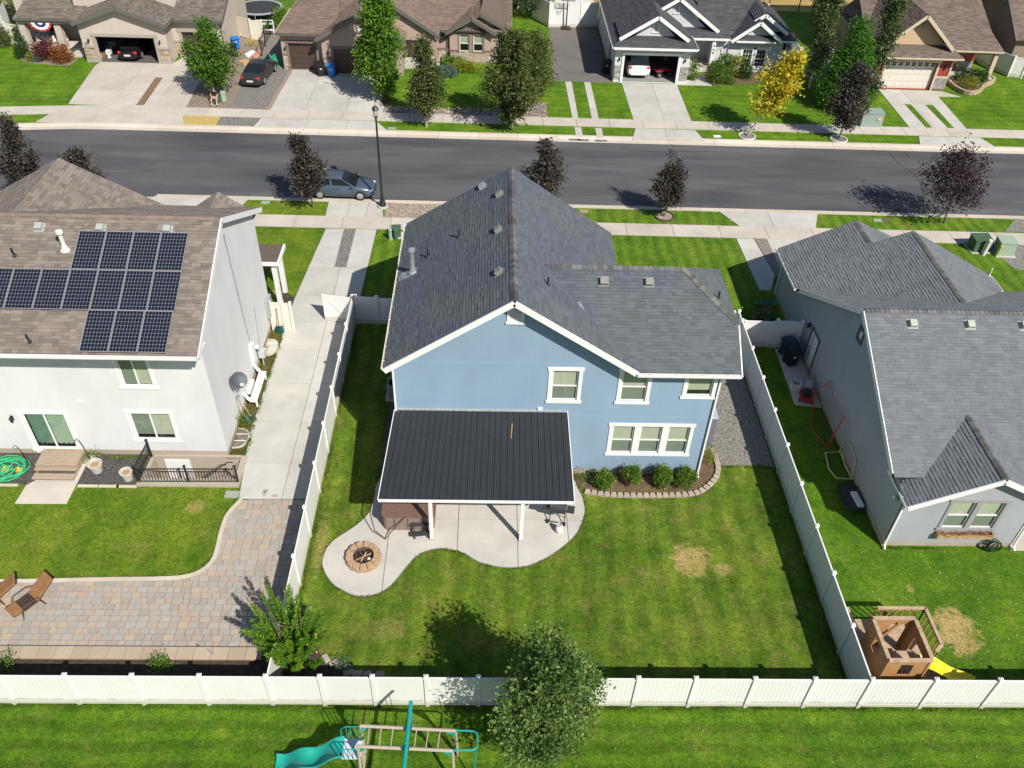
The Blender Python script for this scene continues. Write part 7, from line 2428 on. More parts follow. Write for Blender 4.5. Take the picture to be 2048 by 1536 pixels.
for i in range(8):
	a0 = i * math.pi / 4
	if i % 4 != 1:
		b.beam((.1 * math.cos(a0), .1 * math.sin(a0), .43), (.1 * math.cos(a0 + .78), .1 * math.sin(a0 + .78), .43), .015, .1)
b.build('collar', WHITE, tank, local=True)
B().tube([(0, 0, .4), (0, 0, .5)], .025, 6).build('valve', GALV, tank, local=True)

# fire pit
FC = Vector((-4.88, 21.25, .05))
fp = thing('fire_pit', 'round fire pit of tan stone blocks with charred wood on the patio', 'fire pit', FC)
FST = mat('firepit_stone', (0.40, 0.265, 0.165), .95, .2, 6, .4, 25)
for c_ in range(2):
	for i in range(13):
		a0 = 2 * math.pi * (i + .5 * c_) / 13 + .02
		a1 = a0 + 2 * math.pi / 13 - .04
		ro, ri = .70 - .02 * c_, .42
		pts = [(ri * math.cos(a0), ri * math.sin(a0))] + [((ro + .03 * math.sin(math.pi * k / 4)) * math.cos(a0 + (a1 - a0) * k / 4), (ro + .03 * math.sin(math.pi * k / 4)) * math.sin(a0 + (a1 - a0) * k / 4)) for k in range(5)] + [(ri * math.cos(a1), ri * math.sin(a1))]
		B().prism(pts, .0 + .125 * c_, .12 + .125 * c_).build('stone_block', FST, fp, local=True, bevel=.015)
b = B(); b.lathe([(.41, .02), (.41, .24), (.405, .24), (.40, .03)], (0, 0, 0), 20); b.build('inner_ring', mat('rusty_steel', (.12, .07, .05), .9, .4), fp, local=True)
rg = random.Random(5)
b = B()
for i in range(150):
	a, r_ = rg.uniform(0, 6.28), .39 * rg.random() ** .5
	b.ball((r_ * math.cos(a), r_ * math.sin(a), .05 + rg.uniform(0, .05)), rg.uniform(.02, .045), n=5, k=3)
b.build('charcoal', mat('charcoal', (.02, .02, .018), .95, .5), fp, local=True, kind='stuff')
for (a, L, m_) in ((.5, .34, (.30, .20, .13)), (2.2, .28, (.10, .07, .05)), (1.2, .22, (.5, .25, .2))):
	B().tube([(-L * math.cos(a), -L * math.sin(a), .10), (L * math.cos(a), L * math.sin(a), .14)], .035, 6).build('log', mat('log_%d' % int(a * 10), m_, .9, .2), fp, local=True)
B().box(.18, -.15, .12, .29, -.06, .16).build('ash_block', WHITE, fp, local=True)

# edging stones of the bed
eb = thing('bed_edging', 'row of pinkish concrete edging stones curving round the shrub bed', 'edging', (7, 25, 0))
EST = concrete_mat('edging_stone', (0.42, 0.34, 0.29), .18)
path = smooth_loop([(4.31, 25.00), (5.20, 24.84), (6.08, 24.79), (7.84, 24.82), (9.14, 24.95), (9.93, 25.47), (10.46, 26.26), (10.51, 27.11), (10.40, 27.85)], 14)
acc, last = 0, path[0]
for p in path[1:]:
	d = Vector((p[0] - last[0], p[1] - last[1], 0))
	if d.length > .285:
		d.normalize()
		n_ = Vector((d.y, -d.x, 0))
		c = Vector((*last, 0)) + d * .14
		v = [c + d * a * .135 + n_ * .115 for a in (-1, 1)] + [c + d * a * .10 - n_ * .115 for a in (1, -1)]
		B().prism([(q.x, q.y) for q in v], -.02, .115).build('edging_stone', EST, eb, bevel=.012)
		last = (last[0] + d.x * .285, last[1] + d.y * .285)
eb2 = thing('bed_edging', 'few flat tan stones edging the dark bed round the peach tree', 'edging', (-6, 18, 0))
for (u, s_, a) in (((-6.76, 18.81), .34, .3), ((-6.51, 18.31), .30, .5), ((-6.31, 17.82), .26, 1.4), ((-5.71, 16.79), .3, 2.2), ((-5.40, 16.61), .28, .6), ((-4.83, 16.22), .3, .3), ((-4.50, 16.20), .3, .1), ((-4.14, 16.19), .26, .2), ((-3.70, 16.17), .26, .1)):
	B().frame((u[0], u[1], .05), Vector((math.cos(a), math.sin(a), 0)) * s_ * .6, Vector((-math.sin(a), math.cos(a), 0)) * s_ * .36, (0, 0, .06)).build('edging_stone', EST, eb2, bevel=.03)

ac = thing('air_conditioner', 'grey air conditioner unit against the blue house side wall', 'air conditioner', (-4.45, 31.2, 0))
ACM = mat('ac_grey', (.20, .215, .23), .6, .08)
B().prism(rrect(-.42, -.42, .42, .42, .1), .08, .82).build('casing', ACM, ac, local=True)
b = B(); b.lathe([(.36, .83), (.36, .85), (.33, .85), (.33, .83)], (0, 0, 0), 18); b.lathe([(.12, .83), (.1, .87)], (0, 0, 0), 10); b.build('fan_guard', KID, ac, local=True)
B().box(-.5, -.5, -.02, .5, .5, .08).build('pad', CONC_G, ac, local=True)
cb = thing('storage_cabinet', 'tall grey plastic storage cabinet at the end wall of the blue house', 'cabinet', (10.0, 28.6, 0))
CBM = mat('cabinet_grey', (.15, .155, .19), .6, .06)
B().box(-.42, -.75, .02, .42, .75, 1.85).build('cabinet_body', CBM, cb, local=True)
B().add([(-.46, -.8, 1.86), (.46, -.8, 1.86), (.46, .8, 1.86), (-.46, .8, 1.86), (-.42, -.75, 2.0), (.30, -.75, 1.95), (.30, .75, 1.95), (-.42, .75, 2.0)], [(4, 5, 6, 7), (0, 1, 5, 4), (1, 2, 6, 5), (2, 3, 7, 6), (3, 0, 4, 7)]).build('lid', mat('cabinet_lid', (.33, .37, .42), .6, .06), cb, local=True)
for sy in (-.38, .38):
	B().box(.42, sy - .33, .1, .44, sy + .33, 1.75).build('door', CBM, cb, local=True)
	B().box(-.34 if sy < 0 else .05, -.765, .12, -.03 if sy < 0 else .36, -.75, 1.7).build('side_panel', CBM, cb, local=True)

# ================================================================== the white house yard
WDECK = mat('weathered_wood', (0.37, 0.285, 0.21), .9, .25, 5, .3, 40, stretch=(1, 8, 1))
st = thing('wooden_steps', 'weathered wooden steps below the sliding door of the white house', 'steps', (-18.8, 26, 0))
for i in range(7):
	B().box(-19.62, 26.82 - .145 * (i + 1), .40, -17.84, 26.82 - .145 * i - .012, .44).build('board', WDECK, st)
for k, (ya, z) in enumerate(((25.80, .27), (25.42, .13))):
	for i in range(2):
		B().box(-19.64, ya - .17 * (i + 1) + .17, z, -17.86, ya - .17 * i - .012 + .17, z + .035).build('board', WDECK, st)
for (yy, z) in ((25.82, .27), (25.47, .13)):
	for xx in (-19.6, -19.0, -18.4, -17.92):
		B().box(xx, yy - .02, z - .13, xx + .07, yy + .02, z).build('riser_block', WDECK, st)
for xx in (-19.60, -17.92):
	b = B(); b.box(xx, 25.83, .03, xx + .05, 26.8, .40); b.box(xx, 25.3, .03, xx + .05, 25.83, .13); b.build('stringer', WDECK, st)
B().box(-19.55, 25.3, .04, -17.93, 26.78, .10).build('base', DARKW, st)

def pot(label, loc, r=.32, h=.5):
	t = thing('flower_pot', label, 'flower pot', (loc[0], loc[1], 0))
	b = B(); b.lathe([(r * .66, 0), (r * .86, h * .8), (r * .98, h * .82), (r, h), (r * .84, h), (r * .80, h * .86)], (0, 0, 0), 20)
	b.build('pot_body', mat('pot_stone', (.46, .42, .38), .8, .12, 5), t, local=True)
	b = B(); b.lathe([(r * .83, h * .85), (.02, h * .88)], (0, 0, 0), 16); b.build('soil_fill', mat('pot_soil', (.33, .23, .13), .95, .3, 20), t, local=True)

pot('stone coloured flower pot of dry soil beside the wooden steps', (-17.09, 25.90))
pot('stone coloured flower pot tucked against the stairwell railing', (-15.60, 25.45), .28)
b = B()
rg = random.Random(9)
pts = []
for i in range(150):
	a = i * .42
	r_ = .45 + .32 * math.sin(i * .23) + .12 * math.sin(i * .71)
	pts.append((-21.05 + r_ * 1.25 * math.cos(a), 25.85 + r_ * .95 * math.sin(a), .05 + .05 * abs(math.sin(i * .37)) + .0008 * i))
b.tube(pts, .026, 6)
tag(b.build('garden_hose', mat('green_hose', (.03, .42, .17), .5, .1)), 'tangled bright green garden hose in the dark gravel by the steps', 'hose')
for (u, lab) in (((-21.02, 25.84), 'orange sprinkler head inside the green hose loops'), ((-20.41, 25.82), 'orange sprinkler head beside the wooden steps')):
	t = thing('sprinkler', lab, 'sprinkler', (u[0], u[1], .03))
	B().box(-.13, -.10, 0, .13, .10, .08).build('sprinkler_base', mat('sprinkler_orange', (.70, .32, .02), .5), t, local=True)
	B().tube([(0, 0, .08), (0, 0, .22)], .05, 8).build('nozzle', mat('sprinkler_yellow', (.75, .55, .05), .5), t, local=True)
for (u, d_, lab) in (((-20.04, 26.06), -1, 'black shepherd hook standing by the green hose'), ((-17.59, 26.50), -1, 'black shepherd hook leaning beside the flower pot')):
	t = thing('garden_hook', lab, 'garden hook', (u[0], u[1], 0))
	B().tube([(0, 0, 0), (-.08, 0, 1.0), (-.15, 0, 1.30), (-.24, 0, 1.38), (-.33, 0, 1.30), (-.34, 0, 1.18)], .014, 6).build('hook_rod', BLACK, t, local=True)
irr = tag(B().prism(rrect(-11.22, 24.42, -10.62, 24.80, .06), 0, .05).build('valve_box', mat('valve_lid', (.30, .34, .27), .8, .1)), 'grey green valve box lid at the lawn corner by the driveway', 'valve box')

# stairwell: retaining walls, treads, white door
sw = thing('stairwell', 'concrete basement stairwell with a white door beside the white house', 'stairwell', (-13, 26, 0))
SWC = concrete_mat('stairwell_concrete', (0.40, 0.345, 0.28), .15, False)
b = B(); b.box(-15.12, 25.02, -2.4, -10.72, 25.46, .10); b.build('wall', SWC, sw)
b = B(); b.box(-15.12, 25.46, -2.4, -14.86, 26.9, .05); b.build('wall', SWC, sw)
b = B(); b.box(-11.02, 25.46, -.25, -10.74, 26.9, .06); b.build('wall', SWC, sw)
b = B(); b.box(-14.86, 26.78, -2.4, -11.02, 26.91, .08); b.build('wall', SWC, sw)
B().box(-14.86, 25.46, -2.4, -13.2, 26.78, -2.2).build('floor', SWC, sw)
for i in range(10):
	B().box(-13.2 + .22 * i, 25.46, -2.4, -13.2 + .22 * (i + 1), 26.78, -2.2 + .2 * (i + 1)).build('step', SWC, sw)
B().box(-14.45, 26.70, -2.18, -13.35, 26.775, -.12).build('door', WHITE, sw)
b = B(); b.tube([(-13.4, 25.62, -1.0), (-11.2, 25.62, .95), (-10.95, 25.62, .95)], .025, 6); b.build('handrail', BLACK, sw)

def window_well(label, loc, w, d, cover):
	t = thing('window_well', label, 'window well', (loc[0], loc[1], 0))
	b = B()
	pts = [(0, -w / 2)] + [(d * math.sin(math.pi * k / 10) ** .6, -w / 2 * math.cos(math.pi * k / 10)) for k in range(1, 10)] + [(0, w / 2)]
	b.grid([[(p[0], p[1], -.2) for p in pts], [(p[0], p[1], .10) for p in pts], [(p[0] * .95, p[1] * .95, .10) for p in pts], [(p[0] * .95, p[1] * .95, -.2) for p in pts]])
	b.build('well_rim', mat('well_rim', (.50, .48, .42), .6, .1), t, local=True)
	b = B(); b.add([(p[0] * .97, p[1] * .97, .07) for p in pts], [tuple(range(len(pts)))])
	b.build('well_cover', cover, t, local=True)
	for yy in (-.17, .17):
		B().tube([(0.02, yy * w, .12), (d * .92, yy * w, .12)], .018, 6).build('cover_bar', WHITE, t, local=True)

window_well('window well with a clear cover near the black railing of the white house', (-11.57, 28.0), 1.25, .62, mat('murky_cover', (.16, .15, .11), .3, .4, 4))
window_well('window well with a pale ribbed cover beside the green snow shovel', (-11.57, 34.7), 1.35, .66, mat('pale_cover', (.52, .50, .42), .4, .15, 6))
wf = thing('white_bench', 'white slab bench frame standing against the white house side wall', 'bench', (-11.2, 31.3, 0))
b = B(); b.slab([(-10.98, 32.35, .42), (-10.98, 30.1, .42), (-11.32, 30.1, .46), (-11.32, 32.35, .46)], .06); b.build('slab', WHITE, wf)
for yy in (30.15, 32.30):
	B().beam((-11.30, yy, .48), (-11.58, yy, .98), .05, .16).build('arm', WHITE, wf)
B().box(-11.58, 30.7, .35, -11.40, 31.6, .55).build('inner_rail', WHITE, wf)
for (xx, yy) in ((-11.02, 30.2), (-11.02, 32.2)):
	B().box(xx - .04, yy - .04, 0, xx + .04, yy + .04, .38).build('leg', WHITE, wf)

def shovel(name, label, base, top, w, bm, hm, grip=True):
	t = thing(name, label, 'shovel', (base[0], base[1], base[2]))
	p, q = Vector(base), Vector(top)
	d = (q - p).normalized()
	B().tube([p + d * .25, q], .017, 6).build('handle', hm, t)
	s_ = d.cross(Vector((0, 1, 0)) if abs(d.y) < .7 else Vector((1, 0, 0))).normalized()
	n_ = s_.cross(d)
	rows = []
	for k in range(5):
		f = k / 4
		rows.append([p + d * (.42 * f) + s_ * (w * (j - 1.5) / 3) * (1 - .15 * f) + n_ * (.05 * abs(j - 1.5)) for j in range(4)])
	b = B(); b.grid(rows); b.build('blade', bm, t)
	if grip:
		b = B(); b.tube([q + d * .02, q + d * .10 + s_ * .06, q + d * .16, q + d * .10 - s_ * .06], .013, 5, True); b.build('grip', BLACK, t)

HW = mat('wood_handle', (.50, .36, .20), .7, .1)
shovel('shovel', 'teal bladed shovel leaning by the satellite dish wall', (-11.18, 28.95, .05), (-11.55, 29.25, 1.3), .24, mat('teal_blade', (.02, .14, .19), .5), HW)
shovel('shovel', 'black bladed shovel leaning beside the teal one', (-11.0, 29.2, .05), (-11.5, 29.45, 1.25), .34, KID, HW)
shovel('snow_shovel', 'dark green snow shovel leaning on the cream screen by the driveway', (-11.05, 35.9, .05), (-11.1, 36.18, 1.3), .46, mat('green_blade', (.01, .07, .06), .5), BLACK)
shovel('shovel', 'shovel with grey blade lying across the low block wall', ((-9.70, 16.75)[0], (-9.70, 16.75)[1], .22), ((-10.52, 17.34)[0], (-10.52, 17.34)[1], .06), .2, GREYP, mat('dark_handle', (.05, .04, .04), .7), grip=False)

def lounger(label, loc, rz, group='brown sling lounge chairs on the paver court'):
	t = thing('lounge_chair', label, 'lounge chair', (loc[0], loc[1], .04), rz, group)
	BR = mat('lounge_frame', (.085, .045, .03), .5, .1)
	CU = mat('brown_cushion', (.26, .125, .05), .8, .15, 3)
	B().frame((0, .62, .62), (.30, 0, 0), Vector((0, .40, .26)), Vector((0, -.026, .04))).build('back_cushion', CU, t, local=True, bevel=.03)
	B().frame((0, -.50, .36), (.31, 0, 0), (0, .20, .0), (0, 0, .03)).build('seat_cushion', CU, t, local=True, bevel=.02)
	for i in range(6):
		B().box(-.30, -.26 + .09 * i, .33, .30, -.21 + .09 * i, .35).build('slat', BR, t, local=True)
	for sx in (-1, 1):
		b = B(); b.tube([(sx * .32, -.70, .38), (sx * .32, -.2, .32), (sx * .32, .25, .34), (sx * .32, 1.0, .86)], .02, 6); b.build('side_rail', BR, t, local=True)
		b = B(); b.tube([(sx * .36, -.40, .36), (sx * .38, -.32, .58), (sx * .38, .2, .60), (sx * .36, .42, .46)], .018, 6); b.build('arm', BR, t, local=True)
		for (ya, yb) in ((-.38, -.46), (.30, .42)):
			B().tube([(sx * .32, ya, .34), (sx * .36, yb, 0)], .02, 6).build('leg', BR, t, local=True)
	return t

lc = lounger('brown sling lounge chair alone on the paver court', (-17.11, 18.90), R(-38))
dup(lc, ((-18.60, 19.09)[0], (-18.60, 19.09)[1], .04), R(-65), 'brown lounge chair cut off by the edge of the photo', 'brown sling lounge chairs on the paver court')
t = thing('goal_frame', 'white and black tube goal frame on the lawn at the frame edge', 'goal', (-20.9, 23.6, 0))
b = B(); b.tube([(-21.6, 24.4, 0), (-21.3, 24.35, 1.1), (-20.75, 23.9, 0.25), (-20.75, 23.0, .05), (-21.3, 22.4, .03)], .025, 6); b.build('goal_tube', WHITE, t)
b = B(); b.tube([(-21.6, 24.45, .05), (-21.35, 24.45, 1.15), (-20.85, 24.1, .35)], .02, 6); b.build('goal_brace', BLACK, t)

# ================================================================== the grey house side yard

def bin_(label, loc, rz, body, lid=None, s=1.0, group='wheeled rubbish bins'):
	t = thing('wheeled_bin', label, 'bin', (loc[0], loc[1], 0.03), rz, group)
	b = B()
	v = [(x_ * w, y_ * w + (.03 if z > .5 else 0), z) for (z, w) in ((.06 * s, .24 * s), (.95 * s, .31 * s)) for (x_, y_) in ((-1, -1.1), (1, -1.1), (1, 1.1), (-1, 1.1))]
	b.add(v, [(3, 2, 1, 0), (4, 5, 6, 7), (0, 1, 5, 4), (1, 2, 6, 5), (2, 3, 7, 6), (3, 0, 4, 7)])
	b.build('bin_body', body, t, local=True, bevel=.03)
	k = .33 * s
	b = B(); b.grid([[(x_, -k * 1.18 + k * 2.36 * j / 6, .96 * s + .10 * s * math.sin(math.pi * j / 6)) for j in range(7)] for x_ in (-k, k)])
	b.box(-k, -k * 1.22, .93 * s, k, k * 1.22, .97 * s)
	b.build('lid', lid or body, t, local=True)
	B().tube([(-.22 * s, .42 * s, .95 * s), (.22 * s, .42 * s, .95 * s)], .02 * s, 6).build('handle', lid or body, t, local=True)
	for sx in (-1, 1):
		B().tube([(sx * .24 * s, .26 * s, .11 * s), (sx * .29 * s, .26 * s, .11 * s)], .12 * s, 12).build('wheel', BLACK, t, local=True)
	B().box(-.08 * s, -.315 * s, .62 * s, .08 * s, -.285 * s, .72 * s).build('emblem', mat('bin_emblem', (.6, .62, .6), .5), t, local=True)
	return t

BINK = mat('bin_black', (.016, .017, .018), .5, .1)
BINN = mat('bin_navy', (.012, .045, .10), .5, .1)
BINB = mat('bin_blue', (.010, .16, .52), .45, .06)
bin_('navy blue wheeled bin beside the gate of the grey house', (15.75, 34.75), R(15), BINN)
bin_('black wheeled bin in front of the navy one at the grey house', (15.75, 34.05), R(8), BINK)
bin_('black wheeled bin nearest the small garage door of the brown house', (-14.75, 71.89), R(10), BINK)
bin_('black wheeled bin standing in front beside the bright blue bin', (-14.39, 71.47), R(5), BINK)
bin_('bright blue wheeled bin before the double door of the brown house', (-13.50, 71.42), R(-8), BINB)
bin_('blue wheeled bin behind the black one at the taupe house', (-22.84, 77.21), R(20), BINB)
bin_('black wheeled bin beside the round tree at the taupe house', (-22.66, 75.51), R(10), BINK)
bin_('black wheeled bin against the pale house wall in the shade', (9.87, 73.76), R(5), BINK, s=1.1)

def bicycle(label, loc, rz, col, s=.7):
	t = thing('bicycle', label, 'bicycle', (loc[0], loc[1], .03), rz, 'bicycles leaning by the grey house')
	for xx in (-.5 * s, .5 * s):
		b = B(); b.tube([(xx + .32 * s * math.cos(i * math.pi / 10), 0, .34 * s + .32 * s * math.sin(i * math.pi / 10)) for i in range(20)], .02, 5, True)
		w = b.build('wheel', BLACK, t, local=True)
		b = B()
		for i in range(6):
			a = i * math.pi / 6
			b.tube([(xx - .3 * s * math.cos(a), 0, .34 * s - .3 * s * math.sin(a)), (xx + .3 * s * math.cos(a), 0, .34 * s + .3 * s * math.sin(a))], .005, 4)
		b.build('spokes', GALV, w, local=True)
	b = B()
	for (p, q) in (((-.5, .34), (-.05, .36)), ((-.5, .34), (-.15, .78)), ((-.05, .36), (-.18, .85)), ((-.05, .36), (.35, .80)), ((-.15, .78), (.33, .84)), ((.5, .34), (.32, .95))):
		b.tube([(p[0] * s, 0, p[1] * s), (q[0] * s, 0, q[1] * s)], .018, 6)
	b.build('frame', mat('bike_' + label[:5].strip().lower(), col, .4), t, local=True)
	B().ball((-.18 * s, 0, .90 * s), .07 * s, 1.6, .8, .5, 8, 5).build('saddle', BLACK, t, local=True)
	b = B(); b.tube([(.30 * s, -.25 * s, 1.0 * s), (.32 * s, 0, .95 * s), (.30 * s, .25 * s, 1.0 * s)], .015, 6); b.build('handlebar', BLACK, t, local=True)

bicycle('pink and white child bicycle behind the gate by the grey house', (15.39, 38.28), R(10), (.45, .12, .20))
bicycle('black child bicycle lying nearest the gate at the grey house', (15.07, 37.76), R(-15), (.10, .09, .05))
t = thing('sled', 'green plastic sled against the grey house behind the bicycles', 'sled', ((15.62, 39.24)[0], (15.62, 39.24)[1], 0))
B().grid([[(-.6, -.18, .25), (.55, -.2, .25), (.7, -.12, .36)], [(-.6, 0, .18), (.55, 0, .18), (.75, 0, .32)], [(-.6, .18, .25), (.55, .2, .25), (.7, .12, .36)]]).build('sled_shell', mat('sled_green', (.02, .16, .09), .5), t, local=True)

mw = thing('lawn_mower', 'red and black lawn mower under the door side of the grey house', 'lawn mower', (15.85, 31.35, 0), R(-20))
B().prism(rrect(-.28, -.38, .28, .38, .1), .12, .28).build('mower_deck', mat('mower_red', (.36, .03, .02), .5), mw, local=True)
B().prism(rrect(-.16, -.2, .16, .2, .05), .28, .50).build('engine', BLACK, mw, local=True)
for (sx, sy) in ((-1, -1), (1, -1), (-1, 1), (1, 1)):
	b = B(); b.tube([(sx * .28, sy * .30, .11), (sx * .34, sy * .30, .11)], .11, 12); w = b.build('wheel', KID, mw, local=True)
	b = B(); b.tube([(sx * .341, sy * .30, .11), (sx * .346, sy * .30, .11)], .07, 10); b.build('hub', WHITE, w, local=True)
b = B(); b.tube([(-.22, .3, .25), (-.24, .95, .85), (.24, .95, .85), (.22, .3, .25)], .014, 6); b.build('handle', BLACK, mw, local=True)
B().frame((0, .62, .42), (.2, 0, 0), (0, .22, .05), (0, -.02, .12)).build('grass_bag', GREYP, mw, local=True)
t = thing('white_bucket', 'pale crate standing beside the mower on the concrete pad', 'crate', (15.55, 32.15, 0.03))
b = B(); b.box(-.25, -.2, 0, .25, .2, .04)
for (x0, y0, x1, y1) in ((-.25, -.2, -.22, .2), (.22, -.2, .25, .2), (-.22, -.2, .22, -.17), (-.22, .17, .22, .2)):
	b.box(x0, y0, .04, x1, y1, .36)
b.build('crate_shell', mat('pale_plastic', (.55, .57, .58), .5), t, local=True)

NETM = mat('goal_net', (.10, .10, .10), .8)
REDT = mat('red_tube', (.55, .03, .025), .45)
rn = thing('practice_net', 'red framed practice net leaning by the grey house wall', 'sports net', (15.9, 29.2, 0))
ra, rb_ = Vector((16.05, 30.55, .02)), Vector((15.95, 27.85, .02))
b = B(); b.tube([ra, ra + Vector((-.1, .2, 1.0)), ra + Vector((.35, .1, 1.75))], .03, 6); b.tube([rb_, rb_ + Vector((-.05, -.1, 1.0)), rb_ + Vector((.35, .3, 1.75))], .03, 6)
b.build('upright', REDT, rn)
b = B(); b.tube([ra, (15.55, 29.2, .02), rb_], .018, 6); b.tube([ra + Vector((.35, .1, 1.75)), (16.35, 29.2, 1.35), rb_ + Vector((.35, .3, 1.75))], .014, 6); b.build('cross_tube', REDT, rn)
b = B()
for i in range(15):
	t_ = i / 14
	p = ra.lerp(rb_, t_); q = (ra + Vector((.35, .1, 1.75))).lerp(rb_ + Vector((.35, .3, 1.75)), t_) - Vector((0, 0, .35 * 4 * t_ * (1 - t_)))
	b.tube([p, q], .004, 3)
for k in range(9):
	f = (k + 1) / 10
	b.tube([(ra.lerp(rb_, i / 8)).lerp((ra + Vector((.35, .1, 1.75))).lerp(rb_ + Vector((.35, .3, 1.75)), i / 8) - Vector((0, 0, .35 * 4 * (i / 8) * (1 - i / 8))), f) for i in range(9)], .004, 3)
b.build('net', NETM, rn, kind='stuff')
YEL = mat('cream_yellow_tube', (.62, .58, .30), .5)

def goal(label, pts, w):
	t = thing('pop_up_goal', label, 'goal', (pts[0][0], pts[0][1], 0), 0, 'cream yellow pop up goals')
	b = B(); b.tube(pts, .035, 6, True); b.build('goal_tube', YEL, t)
	b = B()
	n = len(pts)
	for i in range(0, n):
		b.tube([pts[i], pts[(i + n // 2) % n]], .004, 3)
	b.build('net', NETM, t, kind='stuff')

goal('cream yellow pop up goal lying flat on the grass by the grey house', [(*(15.73, 27.55), .06), (*(16.53, 27.63), .06), (*(16.40, 26.67), .06), (*(16.52, 25.90), .06), (*(15.77, 25.95), .06), (*(15.59, 26.50), .06)], .7)
goal('cream yellow pop up goal standing against the grey house wall', [(16.45, 27.7, .05), (16.50, 27.7, .8), (16.50, 27.0, 1.05), (16.50, 26.2, .9), (16.45, 26.0, .05)], .7)
tr = thing('mini_trampoline', 'small black trampoline on the ground by the grey house corner', 'trampoline', (16.05, 24.75, 0))
b = B(); b.prism(rrect(-.42, -.75, .42, .75, .35), .14, .17); b.build('mat', KID, tr, local=True)
b = B(); b.tube([(p[0], p[1], .16) for p in rrect(-.46, -.8, .46, .8, .38)], .03, 6, True); b.build('rim', BLACK, tr, local=True)
for (sx, sy) in ((-.4, -.5), (.4, -.5), (.4, .5), (-.4, .5)):
	B().tube([(sx, sy, 0), (sx, sy, .16)], .02, 6).build('leg', mat('tan_leg', (.4, .3, .18), .7), tr, local=True)
B().frame((16.22, 24.55, .23), (.13, .0, 0), Vector((.04, -.42, 0)), (0, 0, .05)).build('foam_block', WHITE)
tag(bpy.data.objects['foam_block'], 'white oblong block lying on the small black trampoline', 'block')
hc = thing('hose_coil', 'coiled dark green hose hanging low on the grey house wall', 'hose', (20.95, 22.05, 0))
b = B()
for k in range(9):
	r_ = .20 + .10 * random.Random(k).random()
	b.tube([(20.95 + r_ * math.cos(i * math.pi / 8) + .02 * k, 22.08 - .03 * k, .38 + r_ * 1.15 * math.sin(i * math.pi / 8)) for i in range(16)], .017, 5, True)
b.build('hose_loops', mat('dark_green_hose', (.02, .05, .03), .5), hc)
B().box(20.9, 22.1, .55, 21.0, 22.19, .65).build('bracket', BLACK, hc)

# ---- wooden playhouse
CEDAR = mat('cedar', (0.37, 0.20, 0.08), .8, .35, 4, .2, 40, stretch=(1, 1, 6))
CEDAR_T = mat('cedar_grey', (0.42, 0.30, 0.20), .85, .25, 5, .2, 40)
ph = thing('playhouse', 'open topped wooden playhouse on a railed deck beside the side fence', 'playhouse', (14.6, 16.6, 0))
for i in range(19):
	yy = 15.3 + .155 * i
	B().box(13.38, yy, .56, 16.40, yy + .145, .60).build('deck_board', CEDAR_T, ph)
for (xx, yy) in ((13.5, 15.4), (16.3, 15.4), (13.5, 18.1), (16.3, 18.1), (14.9, 15.4), (14.9, 18.1)):
	B().box(xx - .045, yy - .045, 0, xx + .045, yy + .045, .56).build('deck_leg', CEDAR, ph)
X0, X1, Y0, Y1, ZT = 13.82, 15.26, 15.52, 17.12, 2.28

def plank_wall(p0, p1, z0, z1, hole=None, n=11):
	d = Vector((p1[0] - p0[0], p1[1] - p0[1], 0))
	L = d.length
	d.normalize()
	h = (z1 - z0) / n
	for i in range(n):
		za, zb = z0 + h * i, z0 + h * (i + 1) - .008
		segs = [(0, L)]
		if hole and zb > hole[2] and za < hole[3]:
			segs = [(0, hole[0]), (hole[1], L)]
		for (a, c) in segs:
			if c - a > .02:
				m_ = Vector((p0[0], p0[1], 0)) + d * ((a + c) / 2)
				B().frame((m_.x, m_.y, (za + zb) / 2), d * ((c - a) / 2), Vector((d.y, -d.x, 0)) * .012, (0, 0, (zb - za) / 2)).build('plank', CEDAR, ph)

plank_wall((X0, Y0), (X1, Y0), .6, ZT, (.5, .95, 1.5, 1.85))
plank_wall((X0, Y1), (X0, Y0), .6, ZT, (.5, .95, 1.45, 1.85))
plank_wall((X1, Y1), (X0, Y1), .6, ZT, (.15, .75, .6, 1.9))
plank_wall((X1, Y0), (X1, Y1), .6, ZT, (.4, 1.15, .6, 1.75))
for (p, q) in (((X0 - .04, Y0 - .03), (X1 + .04, Y0 - .03)), ((X0 - .04, Y1 + .03), (X1 + .04, Y1 + .03)), ((X0 - .03, Y0 + .045), (X0 - .03, Y1 - .045)), ((X1 + .03, Y0 + .045), (X1 + .03, Y1 - .045))):
	B().beam((*p, ZT + .02), (*q, ZT + .02), .14, .04).build('top_rail', CEDAR_T, ph)
for (xx, yy) in ((X0, Y0), (X1, Y0), (X0, Y1), (X1, Y1)):
	B().box(xx - .04, yy - .04, .6, xx + .04, yy + .04, ZT).build('corner_post', CEDAR, ph)
b = B(); b.beam((X0 + .25, Y1 - .06, .65), (X0 + .95, Y1 - .06, 2.1), .04, .12); b.build('brace', CEDAR, ph)
B().box(X1 - .55, Y0 + .05, 1.02, X1 - .05, Y1 - .5, 1.06).build('seat', CEDAR_T, ph)
RT = 1.45
for (p, q) in (((14.55, 18.16), (16.36, 18.16)), ((16.36, 18.16), (16.36, 16.62)), ((16.36, 16.62), (16.05, 16.35)), ((13.42, 17.2), (13.42, 18.16))):
	B().beam((*p, RT), (*q, RT), .12, .045).build('hand_rail', CEDAR_T, ph)
	B().beam((*p, RT - .10), (*q, RT - .10), .04, .09).build('rail_board', CEDAR, ph)
	L = math.hypot(q[0] - p[0], q[1] - p[1])
	k = max(1, int(L / .24))
	for i in range(k + 1):
		f = i / k
		xx, yy = p[0] + (q[0] - p[0]) * f, p[1] + (q[1] - p[1]) * f
		B().box(xx - .02, yy - .02, .45, xx + .02, yy + .02, RT - .02).build('baluster', CEDAR, ph)
b = B()
rows = []
